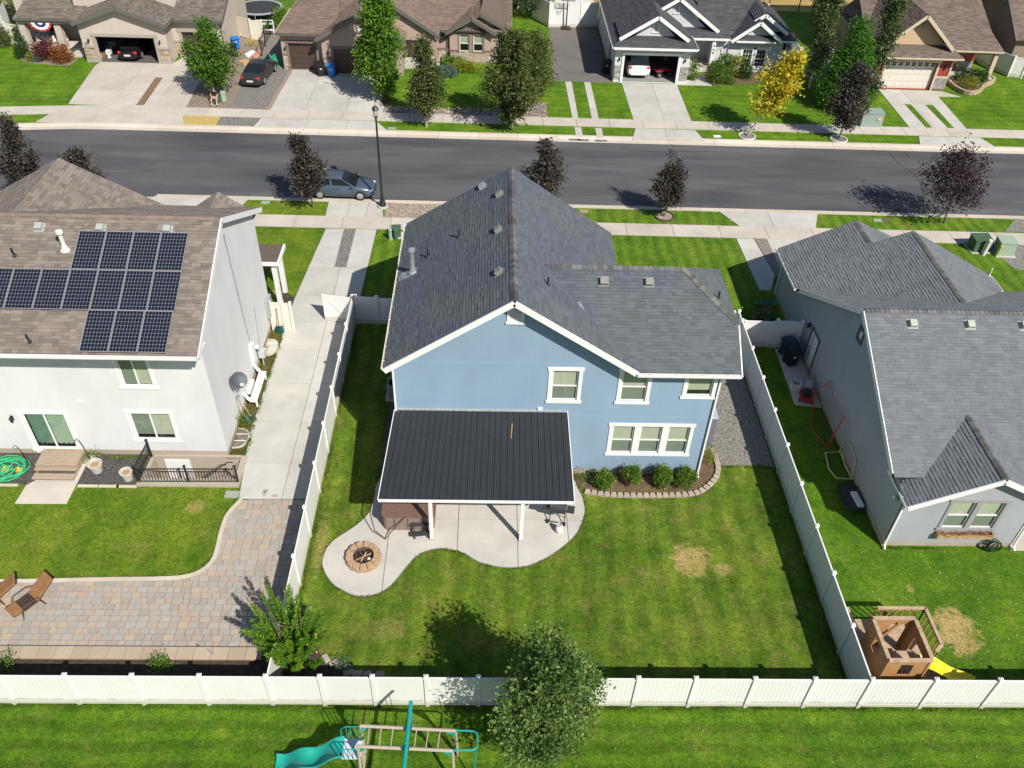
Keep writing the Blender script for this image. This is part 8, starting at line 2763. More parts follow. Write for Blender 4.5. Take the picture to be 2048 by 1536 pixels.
for i in range(15):
	f = i / 14
	x_ = 15.6 + 2.15 * f
	y_ = 16.15 - .45 * math.sin(f * 1.3)
	z_ = .62 + .62 * (1 - f) - .55 * f + .06 * math.sin(f * 9)
	z_ = max(.10, 1.0 * (1 - f) ** .9 + .12 + .05 * math.sin(f * 9))
	w = .27
	rows.append([(x_ + .25 * w, y_ + w + .04, z_ + .14), (x_, y_ + w, z_ + .13), (x_, y_ + w * .8, z_), (x_, y_ - w * .8, z_), (x_, y_ - w, z_ + .13), (x_ - .25 * w, y_ - w - .04, z_ + .14)])
b.grid(rows)
b.build('slide', mat('yellow_plastic', (.78, .66, .02), .4, .04), ph, smooth=True)

# ================================================================== play set on the bottom lawn
PLG = mat('teal_plastic', (.015, .30, .24), .4, .08)
PLG2 = mat('teal_tube', (.012, .30, .255), .35, .06)
PLT = mat('taupe_plastic', (.40, .33, .255), .5, .06)
ps_ = thing('swing_set', 'teal and taupe swing set with monkey bars and a wavy teal slide', 'swing set', (-3, 12.5, 0))
Z = 2.1
ra = ((-3.86, 13.20), (-.85, 13.05)); rb_ = ((-3.85, 12.54), (-.92, 12.41))
for (p, q) in (ra, rb_):
	B().tube([(*p, Z), (*q, Z)], .055, 10).build('rail', PLT, ps_)
	for e_ in (p, q):
		B().tube([(e_[0], e_[1], Z), (e_[0] + (.05 if e_ is q else -.02), e_[1] + (.18 if p is ra[0] else -.18), 0)], .05, 8).build('post', PLT, ps_)
for i in range(7):
	f = (i + .8) / 8.1
	if i == 3:
		continue
	p = Vector((*ra[0], Z)).lerp(Vector((*ra[1], Z)), f); q = Vector((*rb_[0], Z)).lerp(Vector((*rb_[1], Z)), f)
	B().tube([p, q], .022, 6).build('rung', PLT, ps_)
for (e_, s_) in ((ra[0], 1), (ra[1], -1), (rb_[0], 1), (rb_[1], -1)):
	b = B(); b.add([(e_[0], e_[1] - .03, Z - .05), (e_[0] + s_ * .32, e_[1] - .03, Z - .05), (e_[0], e_[1] - .03, Z - .38), (e_[0], e_[1] + .03, Z - .05), (e_[0] + s_ * .32, e_[1] + .03, Z - .05), (e_[0], e_[1] + .03, Z - .38)], [(0, 1, 2), (3, 5, 4), (0, 3, 4, 1), (1, 4, 5, 2), (2, 5, 3, 0)])
	b.build('corner_brace', PLG, ps_)
B().tube([(-2.31, 13.95, 2.24), (-2.42, 9.0, 2.24)], .065, 12).build('swing_beam', PLG2, ps_)
for p in ((-2.34, 13.10), (-2.37, 12.48)):
	B().frame((p[0], p[1], 2.17), (.12, 0, 0), (0, .07, 0), (0, 0, .045)).build('beam_clamp', mat('clamp_navy', (.02, .10, .12), .5), ps_)
for sx in (-1.1, 1.1):
	B().tube([(-2.42, 9.0, 2.24), (-2.42 + sx, 9.0, 0)], .055, 10).build('leg', PLG2, ps_)
b = B(); b.tube([(-.85, 13.05, 2.12), (-.30, 13.03, 2.12), (-.16, 12.95, 2.12), (-.16, 12.5, 2.12), (-.30, 12.42, 2.12), (-.92, 12.41, 2.12)], .03, 8); b.build('end_bar', PLG2, ps_)
b = B(); b.tube([(-.2, 12.48, 2.12), (-.28, 12.40, 0)], .025, 8); b.build('end_bar_leg', PLG2, ps_)
b = B(); b.prism([(-4.42, 12.52), (-3.84, 12.52), (-3.84, 13.18), (-4.42, 13.18)], 1.26, 1.32); b.build('platform', mat('platform_grey', (.52, .56, .62), .5), ps_)
rows = []
for i in range(26):
	f = i / 25
	x_ = -4.40 - 2.35 * f
	y_ = 12.86 - .08 * math.sin(f * 3)
	z_ = max(.12, 1.30 - 1.22 * f + .10 * math.sin(f * 4 * math.pi))
	w = .30
	rows.append([(x_, y_ + w + .05, z_ + .10), (x_, y_ + w + .04, z_ + .16), (x_, y_ + w, z_ + .15), (x_, y_ + w * .75, z_ + .0), (x_, y_, z_ - .02), (x_, y_ - w * .75, z_), (x_, y_ - w, z_ + .15), (x_, y_ - w - .04, z_ + .16), (x_, y_ - w - .05, z_ + .10)])
b = B(); b.grid(rows); b.build('slide', PLG, ps_, smooth=True)
for yy in (12.55, 13.16):
	s_ = 1 if yy > 13 else -1
	b = B(); b.tube([(-3.86, yy, 1.3), (-3.9, yy + s_ * .06, 2.0), (-4.35, yy + s_ * .06, 2.0), (-4.5, yy + s_ * .06, 1.8), (-4.5, yy, 1.3)], .02, 6)
	for i in range(3):
		b.tube([(-4.05 - .14 * i, yy + s_ * .04, 1.3), (-4.05 - .14 * i, yy + s_ * .06, 2.0)], .014, 6)
	b.build('guard_rail', PLG2, ps_)
b = B()
for yy in (13.55, 13.75):
	b.tube([(-2.30, yy, 2.2), (-2.25, yy, 1.3)], .012, 5)
b.tube([(-2.25, 13.5, 1.3), (-2.25, 13.8, 1.3)], .02, 6)
b.build('trapeze', GALV, ps_)
for i in range(5):
	B().tube([(-3.83, 12.6, .25 + .25 * i), (-3.83, 13.14, .25 + .25 * i)], .02, 6).build('ladder_rung', PLT, ps_)

# ================================================================== lamp, utility boxes, cars, people
LAMPM = mat('lamp_black', (.022, .024, .027), .45, .1)
lp = thing('street_lamp', 'tall black street lamp on a concrete footing by the blue car', 'street lamp', (-7.02, 49.55, 0))
B().lathe([(.34, -.05), (.34, .14), (.30, .16)], (0, 0, 0), 20).build('footing', CONC, lp, local=True)
B().lathe([(.24, .16), (.24, .24), (.20, .30), (.17, .50), (.12, .70), (.095, .95), (.11, 1.0), (.085, 1.05), (.075, 3.5), (.055, 6.0), (.08, 6.05), (.045, 6.1)], (0, 0, 0), 14).build('pole', LAMPM, lp, local=True, smooth=True)
hd = B().lathe([(.06, 6.1), (.12, 6.16), (.15, 6.22), (.06, 6.22)], (0, 0, 0), 10).build('lantern_base', LAMPM, lp, local=True)
gl = mat('lamp_glass', (.55, .56, .54), .25, .05)
B().lathe([(.10, 6.22), (.16, 6.55), (.16, 6.62)], (0, 0, 0), 8).build('globe', gl, lp, local=True)
b = B(); b.lathe([(.20, 6.60), (.22, 6.64), (.12, 6.80), (.06, 6.84)], (0, 0, 0), 8)
for i in range(4):
	a = i * math.pi / 2 + .4
	b.beam((.1 * math.cos(a), .1 * math.sin(a), 6.2), (.17 * math.cos(a), .17 * math.sin(a), 6.62), .02, .02)
b.build('lantern_roof', LAMPM, lp, local=True)
B().lathe([(.05, 6.84), (.06, 6.88), (.03, 6.95), (.035, 7.0), (.01, 7.08)], (0, 0, 0), 8).build('finial', mat('copper', (.45, .20, .13), .4, .1), lp, local=True)

UG = mat('utility_green', (.055, .105, .060), .6, .1)
UGP = mat('utility_pale', (.28, .36, .27), .6, .08)
UGB = mat('utility_grey_green', (.24, .30, .27), .6, .06)

def ubox(label, loc, rz, sx, sy, sz, m, pad=True):
	t = thing('utility_box', label, 'utility box', (loc[0], loc[1], 0), rz)
	if pad:
		B().box(-sx / 2 - .12, -sy / 2 - .12, -.02, sx / 2 + .12, sy / 2 + .12, .06).build('pad', CONC, t, local=True)
	b = B(); b.add([(-sx / 2, -sy / 2, .06), (sx / 2, -sy / 2, .06), (sx / 2, sy / 2, .06), (-sx / 2, sy / 2, .06), (-sx / 2, -sy / 2 + .06, sz - .06), (sx / 2, -sy / 2 + .06, sz - .06), (sx / 2, sy / 2, sz), (-sx / 2, sy / 2, sz)],
				 [(4, 5, 6, 7), (0, 1, 5, 4), (1, 2, 6, 5), (2, 3, 7, 6), (3, 0, 4, 7)])
	b.build('cabinet', m, t, local=True, bevel=.02)
	b = B(); b.add([(-sx / 2 - .03, -sy / 2 + .02, sz - .07), (sx / 2 + .03, -sy / 2 + .02, sz - .07), (sx / 2 + .03, sy / 2 + .03, sz), (-sx / 2 - .03, sy / 2 + .03, sz), (-sx / 2 - .03, -sy / 2 + .02, sz - .03), (sx / 2 + .03, -sy / 2 + .02, sz - .03), (sx / 2 + .03, sy / 2 + .03, sz + .04), (-sx / 2 - .03, sy / 2 + .03, sz + .04)],
				 [(4, 5, 6, 7), (0, 1, 5, 4), (1, 2, 6, 5), (2, 3, 7, 6), (3, 0, 4, 7)])
	b.build('hood', m, t, local=True)
	return t

def pedestal(label, loc, r, h, m, lean=0.0):
	t = thing('utility_pedestal', label, 'utility pedestal', (loc[0], loc[1], 0), 0, None)
	b = B(); b.tube([(0, 0, -.02), (lean, 0, h)], r, 12); b.build('tube_body', m, t, local=True)
	B().lathe([(r * 1.12, h - .10), (r * 1.12, h), (r * .8, h + .05)], (lean, 0, 0), 12).build('cap', m, t, local=True)

ubox('green transformer box beside the blue house front corner', (-5.81, 46.02), .1, .55, .5, .62, UG)
pedestal('pale green pedestal left of the dark one by the blue house', (-6.14, 45.60), .11, .72, UGP)
pedestal('dark green pedestal beside the pale one by the blue house', (-5.81, 45.61), .13, .72, UG)
ubox('large green transformer with a white post before it by the grey house', (30.85, 45.85), .05, 1.1, .9, .85, UG)
ubox('grey green transformer at the rocky bed by the grey house', (32.23, 45.43), -.05, 1.0, .9, .95, UGP)
pedestal('white marker post before the green transformer', (30.89, 45.15), .12, 1.05, mat('marker_white', (.60, .62, .55), .6, .05), .08)
pedestal('olive yellow marker post before the grey green transformer', (31.68, 45.06), .11, .75, mat('marker_olive', (.33, .34, .08), .6, .05), .06)
ubox('wide grey green utility cabinet by the dark copper tree across the street', (29.96, 64.21), .0, 1.7, 1.0, 1.15, UGB)
B().box((29.96, 64.21)[0] + .35, (29.96, 64.21)[1] - .53, .62, (29.96, 64.21)[0] + .62, (29.96, 64.21)[1] - .49, .80).build('warning_label', mat('label_orange', (.75, .45, .22), .6, 0), bpy.data.objects['utility_box.003'])
ubox('low grey utility box beside the dark copper tree', (27.57, 63.90), 0, .6, .5, .3, UGP)
ubox('slanted grey green pedestal box beside the seated person', (-21.18, 65.74), .2, .34, .34, .75, UGP, False)
ubox('small dark green pedestal box next to the seated person', (-21.52, 65.72), 0, .30, .30, .55, UG, False)
for (u, m_, lab) in (((-14.68, 49.82), UGP, 'pale utility lid in the grass near the tall copper tree'), ((25.57, 49.17), UGP, 'pale utility lid in the grass strip by the plum tree'), ((6.15, 49.55), mat('lid_tan', (.36, .26, .17), .8), 'round tan valve lid in the grass strip behind the blue house'),
					 ((17.28, 61.44), WHITE, 'pale utility lid in the grass strip by the golden tree'), ((-7.56, 61.51), UGP, 'pale utility lid in the grass strip near the street lamp'), ((26.20, 49.26), mat('lid_brown', (.14, .10, .07), .8), 'small brown valve lid in the grass by the plum tree')):
	tag(B().prism([(u[0] - .28, u[1] - .17), (u[0] + .28, u[1] - .17), (u[0] + .28, u[1] + .17), (u[0] - .28, u[1] + .17)], 0, .035).build('utility_hatch', m_), lab, 'utility lid')
for (u, lab) in (((6.30, 60.42), 'storm drain grate in the kerb below the first wheel strip'), ((6.90, 60.37), 'storm drain grate beside the first one in the kerb'), ((8.29, 60.36), 'longer storm drain grate in the kerb below the second wheel strip')):
	t = thing('drain_grate', lab, 'drain grate', (u[0], u[1] + .05, 0))
	B().box(-.45, -.12, -.08, .45, .12, -.052).build('frame', DARKROOM, t, local=True)
	for i in range(9):
		B().box(-.42 + .1 * i, -.11, -.0515, -.37 + .1 * i, .11, -.04).build('bar', GREYP, t, local=True)

CHROME = mat('alloy', (.55, .56, .58), .3, .05, metal=.7)
TYRE = mat('tyre', (.014, .014, .015), .85, .1)
CGLASS = mat('car_glass', (.012, .016, .018), .05, 0, spec=.8)
TAIL = mat('tail_light', (.55, .015, .02), .25, 0)
HEAD = mat('head_light', (.62, .65, .66), .15, .05, spec=.8)
PLATE = mat('number_plate', (.62, .62, .60), .5, .05)
CTRIM = mat('car_trim', (.03, .03, .032), .6, .1)

def car(label, loc, rz, col, kind='sedan', group=None, cat='car', metallic=.35):
	"""body lofted from cross-sections; +x is the nose"""
	spec = {'sedan': (4.75, 1.80, [(-2.37, .42, .78, .70), (-2.28, .26, .92, .82), (-1.75, .20, .98, .89), (-1.0, .19, .95, .90), (0, .19, .93, .90), (.9, .19, .93, .90), (1.25, .20, .92, .89), (1.9, .22, .80, .87), (2.25, .28, .68, .78), (2.37, .40, .58, .66)],
					 [(-1.72, .98, .72), (-.78, 1.42, .60), (-.2, 1.47, .60), (.35, 1.43, .60), (1.22, .93, .74)]),
			'hatch': (4.45, 1.76, [(-2.22, .45, .86, .72), (-2.12, .28, 1.0, .82), (-1.6, .20, 1.0, .88), (-.9, .19, .96, .88), (0, .19, .94, .88), (.9, .19, .93, .88), (1.2, .20, .93, .87), (1.75, .22, .82, .85), (2.1, .28, .70, .76), (2.22, .40, .60, .64)],
					 [(-2.05, 1.0, .70), (-1.35, 1.42, .59), (-.35, 1.48, .60), (.25, 1.44, .60), (1.15, .94, .73)]),
			'suv': (5.15, 2.0, [(-2.57, .52, 1.0, .84), (-2.50, .36, 1.16, .95), (-1.9, .30, 1.16, .99), (-1.0, .28, 1.14, 1.0), (0, .28, 1.12, 1.0), (.9, .28, 1.10, 1.0), (1.3, .28, 1.10, .99), (2.0, .30, 1.02, .96), (2.45, .36, .90, .88), (2.57, .5, .8, .78)],
					[(-2.48, 1.16, .86), (-2.20, 1.78, .74), (-.6, 1.86, .76), (.3, 1.80, .75), (1.25, 1.11, .86)])}[kind]
	L, W, st_, cb_ = spec
	t = thing('parked_car', label, cat, (loc[0], loc[1], loc[2] if len(loc) > 2 else 0), rz, group)
	pm_ = mat('paint_' + kind + '_%d' % int(col[0] * 1000), col, .28, .03, 2, metal=metallic, spec=.6)
	b = B()
	rows = []
	for (x_, zl, zb, w) in st_:
		h = zb - zl
		rows.append([(x_, -w * .90, zl), (x_, -w, zl + h * .35), (x_, -w * .985, zl + h * .72), (x_, -w * .90, zb), (x_, -w * .5, zb + .025), (x_, 0, zb + .035), (x_, w * .5, zb + .025), (x_, w * .90, zb), (x_, w * .985, zl + h * .72), (x_, w, zl + h * .35), (x_, w * .90, zl)])
	b.grid(rows[::-1])
	b.add(rows[0], [tuple(range(11))]); b.add(rows[-1], [tuple(range(10, -1, -1))])
	crow = [[(x_, -w, z - (.03 if i in (0, len(cb_) - 1) else .05)), (x_, -w * .93, z), (x_, 0, z + .03 * (0 < i < len(cb_) - 1)), (x_, w * .93, z), (x_, w, z - (.03 if i in (0, len(cb_) - 1) else .05))] for i, (x_, z, w) in enumerate(cb_)]
	b.grid(crow[1:-1][::-1])
	body = b.build('body', pm_, t, local=True, smooth=True)

	def belt(x_):
		for i in range(len(st_) - 1):
			if st_[i][0] <= x_ <= st_[i + 1][0]:
				f = (x_ - st_[i][0]) / (st_[i + 1][0] - st_[i][0])
				return st_[i][2] * (1 - f) + st_[i + 1][2] * f, (st_[i][3] * (1 - f) + st_[i + 1][3] * f) * .90
		return .9, .8
	g = B()
	a_, c_ = cb_[0], cb_[1]
	g.add([(a_[0], -a_[2], a_[1] + .01), (a_[0], a_[2], a_[1] + .01), (c_[0], c_[2] * .96, c_[1]), (c_[0], -c_[2] * .96, c_[1])], [(3, 2, 1, 0)])
	g.build('rear_window', CGLASS, t, local=True)
	g = B()
	a_, c_ = cb_[-1], cb_[-2]
	g.add([(a_[0], -a_[2], a_[1] + .01), (a_[0], a_[2], a_[1] + .01), (c_[0], c_[2] * .96, c_[1]), (c_[0], -c_[2] * .96, c_[1])], [(0, 1, 2, 3)])
	g.build('windscreen', CGLASS, t, local=True)
	top = cb_[1:-1]
	xs0, xs1 = cb_[0][0] + .18, cb_[-1][0] - .15
	for s_ in (-1, 1):
		p = B()
		lo = [(x_, s_ * (belt(x_)[1] - .0), belt(x_)[0] + .01) for x_ in np.linspace(cb_[0][0] + .03, cb_[-1][0] - .03, 7)]
		up_ = [(x_, s_ * w * .995, z - .05) for (x_, z, w) in top]
		up7 = []
		for x_ in np.linspace(top[0][0], top[-1][0], 7):
			for i in range(len(top) - 1):
				if top[i][0] - 1e-6 <= x_ <= top[i + 1][0] + 1e-6:
					f = (x_ - top[i][0]) / (top[i + 1][0] - top[i][0])
					up7.append((float(x_), s_ * (top[i][2] * (1 - f) + top[i + 1][2] * f) * .995, top[i][1] * (1 - f) + top[i + 1][1] * f - .05))
					break
		p.grid([lo, up7])
		p.build('pillar_panel', pm_, t, local=True)
		for (f0, f1) in ((.07, .47), (.53, .93)):
			q = []
			for (fx, fz) in ((f0, .10), (f1, .10), (f1, .90), (f0, .90)):
				k = fx * 6
				i = min(5, int(k)); f = k - i
				l_ = [lo[i][d] * (1 - f) + lo[i + 1][d] * f for d in range(3)]
				u_ = [up7[i][d] * (1 - f) + up7[i + 1][d] * f for d in range(3)]
				q.append((l_[0] * (1 - fz) + u_[0] * fz, l_[1] * (1 - fz) + u_[1] * fz + s_ * .012, l_[2] * (1 - fz) + u_[2] * fz))
			B().add(q, [(0, 1, 2, 3)]).build('side_window', CGLASS, t, local=True)
		for x_ in (-L * .29, L * .31):
			r_ = .32 if kind != 'suv' else .39
			yy = W / 2 - .12
			wb_ = B(); wb_.tube([(x_, s_ * (yy - .12), r_), (x_, s_ * (yy + .115), r_)], r_, 20); w_ = wb_.build('tyre', TYRE, t, local=True)
			rb2 = B()
			rb2.tube([(x_, s_ * (yy + .10), r_), (x_, s_ * (yy + .118), r_)], r_ * .66, 18)
			for i in range(5):
				a = i * 1.2566
				rb2.frame((x_ + r_ * .34 * math.cos(a), s_ * (yy + .122), r_ + r_ * .34 * math.sin(a)), (r_ * .32 * math.cos(a), 0, r_ * .32 * math.sin(a)), (0, .012, 0), (-.03 * math.sin(a), 0, .03 * math.cos(a)))
			rb2.build('rim', CHROME, w_, local=True)
			ab = B(); ab.tube([(x_ + (r_ + .05) * math.cos(i * math.pi / 8), s_ * (W / 2 - .035), r_ + (r_ + .05) * math.sin(i * math.pi / 8)) for i in range(9)], .03, 5); ab.build('wheel_arch', CTRIM, t, local=True)
		xh, zh, wh = st_[-2][0], st_[-2][2], st_[-2][3]
		B().ball((xh - .02, s_ * wh * .78, zh - .07), .15, .9, 1.1, .6, 10, 6).build('headlight', HEAD, t, local=True)
		xr, zr, wr = st_[1][0], st_[1][2], st_[1][3]
		B().ball((xr - .02, s_ * wr * .80, zr - .13), .17, .45, 1.05, .75, 10, 6).build('tail_light', TAIL, t, local=True)
		mx = cb_[-1][0] - .25
		B().ball((mx, s_ * (W / 2 + .09), belt(mx)[0] + .08), .10, .7, 1.1, .75, 8, 6).build('mirror', pm_, t, local=True)
	B().box(st_[0][0] - .03, -.26, st_[0][1] + .10, st_[0][0] + .02, .26, st_[0][1] + .24).build('number_plate', PLATE, t, local=True)
	B().frame((st_[0][0] + .02, 0, st_[0][1] - .02), (.06, 0, 0), (0, W * .36, 0), (0, 0, .10)).build('rear_bumper', pm_ if kind != 'suv' else pm_, t, local=True, bevel=.03)
	B().frame((st_[-1][0] - .02, 0, st_[-1][1] - .0), (.06, 0, 0), (0, W * .34, 0), (0, 0, .10)).build('front_grille', CTRIM, t, local=True, bevel=.03)
	b = B()
	for x_ in (-.05, .95):
		b.box(x_, -W / 2 + .005, .3, x_ + .015, -W / 2 + .02, .9)
		b.box(x_, W / 2 - .02, .3, x_ + .015, W / 2 - .005, .9)
	b.build('door_seam', CTRIM, t, local=True)
	return t

car('slate blue hatchback parked at the kerb beside the street lamp', (-9.95, 51.45, -.09), R(-2), (.085, .115, .165), 'hatch')
car('dark grey sedan parked on the grey gravel strip across the street', ((-19.42, 70.26)[0], (-19.42, 70.26)[1] + .5, .02), R(84), (.045, .045, .048), 'sedan')
car('black car with red tail lights inside the taupe house garage', (-31.1, 75.7, .02), R(90), (.012, .012, .014), 'sedan')
sv = car('white sport utility car inside the pale house garage', (12.55, 74.9, .02), R(90), (.74, .74, .73), 'suv', metallic=0)
at = thing('quad_bike', 'red and black quad bike inside the pale house garage', 'quad bike', (14.75, 73.4, 0.02), R(200))
for (sx, sy) in ((-.5, -.38), (.5, -.38), (-.5, .38), (.5, .38)):
	b = B(); b.tube([(sx, sy - .1, .25), (sx, sy + .1, .25)], .25, 14); w = b.build('wheel', TYRE, at, local=True)
	b = B(); b.tube([(sx, sy + (.101 if sy > 0 else -.101), .25), (sx, sy + (.11 if sy > 0 else -.11), .25)], .11, 10); b.build('rim', CHROME, w, local=True)
B().ball((0, 0, .55), .5, 1.1, .45, .35, 10, 6).build('body', mat('quad_red', (.40, .03, .06), .4), at, local=True)
for sx in (-.5, .5):
	B().prism(rrect(sx - .3, -.5, sx + .3, .5, .12), .55, .60).build('fender', mat('quad_red', (.40, .03, .06), .4), at, local=True)
B().ball((-.15, 0, .78), .25, 1.4, .6, .4, 8, 5).build('saddle', TYRE, at, local=True)
b = B(); b.tube([(.35, 0, .6), (.28, 0, .95), (.22, -.35, 1.0)], .02, 6); b.tube([(.28, 0, .95), (.22, .35, 1.0)], .02, 6); b.build('handlebar', TYRE, at, local=True)

# ---- the seated person
pp = thing('person', 'person in black shirt and dark cap sitting under the round green tree', 'person', ((-21.74, 65.32)[0], (-21.74, 65.32)[1], 0), 0)
SKIN = mat('skin', (.50, .27, .18), .6, .08)

def skinned(name, pts, edges, m, parent, root=0, sub=2):
	me = bpy.data.meshes.new(name)
	me.from_pydata([p[:3] for p in pts], edges, [])
	o = bpy.data.objects.new(name, me)
	COL.objects.link(o)
	o.modifiers.new('skin', 'SKIN')
	for i, p in enumerate(pts):
		sv_ = me.skin_vertices[0].data[i]
		sv_.radius = (p[3], p[4] if len(p) > 4 else p[3])
		sv_.use_root = i == root
	sb = o.modifiers.new('sub', 'SUBSURF')
	sb.levels = sb.render_levels = sub
	dg = bpy.context.evaluated_depsgraph_get()
	m2 = bpy.data.meshes.new_from_object(o.evaluated_get(dg))
	bpy.data.objects.remove(o)
	m2.name = name
	m2.materials.clear()
	m2.materials.append(m)
	m2.polygons.foreach_set('use_smooth', [True] * len(m2.polygons))
	o = bpy.data.objects.new(name, m2)
	COL.objects.link(o)
	o.parent = parent
	WL[o.name] = WL[parent.name].copy()
	return o

P_ = [(0, .10, .46, .13, .11), (0, .12, .70, .14, .11), (0, .08, .90, .15, .11), (0, .05, 1.02, .07), (0, .02, 1.10, .055),
	 (.19, .06, .94, .07), (.28, -.06, .70, .05), (.16, -.30, .62, .04), (.06, -.38, .62, .035),
	 (-.19, .06, .94, .07), (-.28, -.06, .70, .05), (-.16, -.30, .62, .04), (-.06, -.38, .60, .035),
	 (.10, .06, .46, .095), (.20, -.34, .52, .075), (.21, -.42, .12, .05), (.22, -.44, .05, .045), (.24, -.58, .03, .035),
	 (-.10, .06, .46, .095), (-.20, -.34, .52, .075), (-.21, -.42, .12, .05), (-.22, -.44, .05, .045), (-.24, -.58, .03, .035)]
E_ = [(0, 1), (1, 2), (2, 3), (3, 4), (2, 5), (5, 6), (6, 7), (7, 8), (2, 9), (9, 10), (10, 11), (11, 12), (0, 13), (13, 14), (14, 15), (15, 16), (16, 17), (0, 18), (18, 19), (19, 20), (20, 21), (21, 22)]
bd = skinned('body', P_, E_, SKIN, pp)
hd = B(); hd.ball((0, -.02, 1.20), .105, .88, 1.0, 1.22, 14, 10); hd.ball((0, -.125, 1.19), .022, .8, 1, 1.2, 6, 4)
for s_ in (-1, 1):
	hd.ball((s_ * .095, -.01, 1.19), .025, .5, .8, 1.3, 6, 4)
hd.build('head', SKIN, pp, local=True, smooth=True)
b = B()
for s_ in (-1, 1):
	b.ball((s_ * .038, -.112, 1.215), .012, n=6, k=4)
b.box(-.03, -.118, 1.130, .03, -.108, 1.138)
b.build('face_features', BLACK, pp, local=True)
skinned('shirt', [(0, .10, .50, .155, .13), (0, .12, .70, .16, .13), (0, .08, .90, .165, .13), (0, .05, .99, .085), (.20, .06, .93, .085), (.27, -.03, .76, .075), (-.20, .06, .93, .085), (-.27, -.03, .76, .075)], [(0, 1), (1, 2), (2, 3), (2, 4), (4, 5), (2, 6), (6, 7)], mat('shirt_black', (.02, .02, .022), .9, .1), pp)
skinned('shorts', [(0, .10, .45, .155, .13), (.10, .06, .46, .115), (.19, -.30, .52, .10), (-.10, .06, .46, .115), (-.19, -.30, .52, .10)], [(0, 1), (1, 2), (0, 3), (3, 4)], mat('trousers_tan', (.34, .30, .25), .9, .1), pp)
for s_ in (-1, 1):
	B().ball((s_ * .23, -.50, .05), .06, .85, 2.0, .8, 8, 6).build('shoe', BLACK, pp, local=True)
	B().tube([(s_ * .22, -.43, .08), (s_ * .215, -.42, .18)], .06, 8).build('sock', WHITE, pp, local=True)
for s_ in (-1, 1):
	hp = Vector((s_ * .05, -.40, .61))
	b = B()
	for k in range(4):
		q = hp + Vector((s_ * (-.02 + .013 * k) * 1.2, -.03, .01))
		L_ = (.032, .038, .036, .028)[k]
		b.tube([q, q + Vector((-s_ * .012, -L_, -.008)), q + Vector((-s_ * .018, -L_ - .012, -.035))], [.0095, .009, .007], 6)
	b.tube([hp + Vector((-s_ * .03, .0, .02)), hp + Vector((-s_ * .055, -.025, .03)), hp + Vector((-s_ * .06, -.05, .015))], [.011, .010, .007], 6)
	b.build('fingers', SKIN, pp, local=True)
b = B(); b.ball((0, .005, 1.255), .118, .92, 1.05, .85, 12, 8); b.prism([(-.08, -.10), (.08, -.10), (.06, -.20), (-.06, -.20)], 1.255, 1.27)
b.build('cap', mat('cap_blue', (.03, .06, .10), .8, .1), pp, local=True)
tag(B().prism(rrect((-21.74, 65.32)[0] - .25, (-21.74, 65.32)[1] - .12, (-21.74, 65.32)[0] + .25, (-21.74, 65.32)[1] + .35, .05), 0, .36).build('seat_block', UG), 'low green box under the seated person', 'box')

# ---- things by the taupe and brown houses
t = thing('porch_bunting', 'red, white and blue fan bunting hung on the taupe house porch', 'bunting', (-38.55, 75.24, 2.5))
for (r0, r1, m_) in ((.0, .22, 'white'), (.22, .50, 'navy'), (.50, .80, 'white'), (.80, 1.0, 'red')):
	mm = mat('bunting_' + m_, {'white': (.75, .75, .76), 'navy': (.02, .03, .12), 'red': (.45, .03, .03)}[m_], .8, .03)
	rows = []
	for r_ in (r0, r1):
		rows.append([(r_ * .95 * math.cos(math.pi + i * math.pi / 32), -.03 + .025 * math.cos(i * math.pi / 2) * r_ - .02, r_ * .72 * math.sin(math.pi + i * math.pi / 32)) for i in range(33)])
	B().grid(rows).build('bunting_band', mm, t, local=True)

def armchair(label, loc, rz):
	t = thing('porch_chair', label, 'armchair', (loc[0], loc[1], .42), rz, 'white porch armchairs')
	B().box(-.4, -.38, .12, .4, .38, .42).build('seat', WHITE, t, local=True, bevel=.04)
	B().box(-.4, .28, .42, .4, .42, .85).build('backrest', WHITE, t, local=True, bevel=.04)
	for s_ in (-1, 1):
		B().box(s_ * .40, -.38, .1, s_ * .52, .40, .62).build('armrest', WHITE, t, local=True, bevel=.03)
	B().box(-.32, .18, .50, .32, .28, .92).build('cushion', mat('cushion_grey', (.30, .29, .30), .9, .1), t, local=True, bevel=.04)

armchair('white porch armchair nearest the corner column of the taupe house', (-39.3, 76.5), R(10))
armchair('white porch armchair nearest the front door of the taupe house', (-37.9, 76.5), R(-10))
t = thing('porch_table', 'small wooden table with a pink vase between the porch armchairs', 'table', (-38.6, 76.2, .42))
B().lathe([(.28, .45), (.28, .49)], (0, 0, 0), 14).build('table_top', WOODP, t, local=True)
B().tube([(0, 0, 0), (0, 0, .45)], .04, 8).build('leg', WOODP, t, local=True)
B().lathe([(.05, .49), (.09, .58), (.04, .68)], (0, 0, 0), 10).build('vase', mat('vase_pink', (.7, .4, .38), .5), t, local=True)
rg = random.Random(12)
for (loc, n_, lab) in (((-33.5, 74.3), 7, 'white boxes and bottles piled just inside the open taupe garage'), ((-33.7, 76.3), 8, 'dark boxes stacked along the wall inside the taupe garage'), ((15.6, 77.4), 8, 'boxes and gear stacked at the back of the pale garage')):
	t = thing('storage_pile', lab, 'storage')
	t.location = (loc[0], loc[1], 0); WL[t.name] = Vector((loc[0], loc[1], 0))
	for i in range(n_):
		c_ = rg.choice(((.6, .6, .58), (.25, .12, .06), (.08, .10, .14), (.35, .28, .2)))
		x_, y_, z_ = rg.uniform(-.5, .5), rg.uniform(-.6, .6), rg.choice((0, 0, .35))
		s_ = rg.uniform(.1, .22)
		B().box(x_ - s_, y_ - s_, z_, x_ + s_, y_ + s_, z_ + .34).build('box', mat('box_%d' % int(c_[0] * 100), c_, .8), t, local=True)
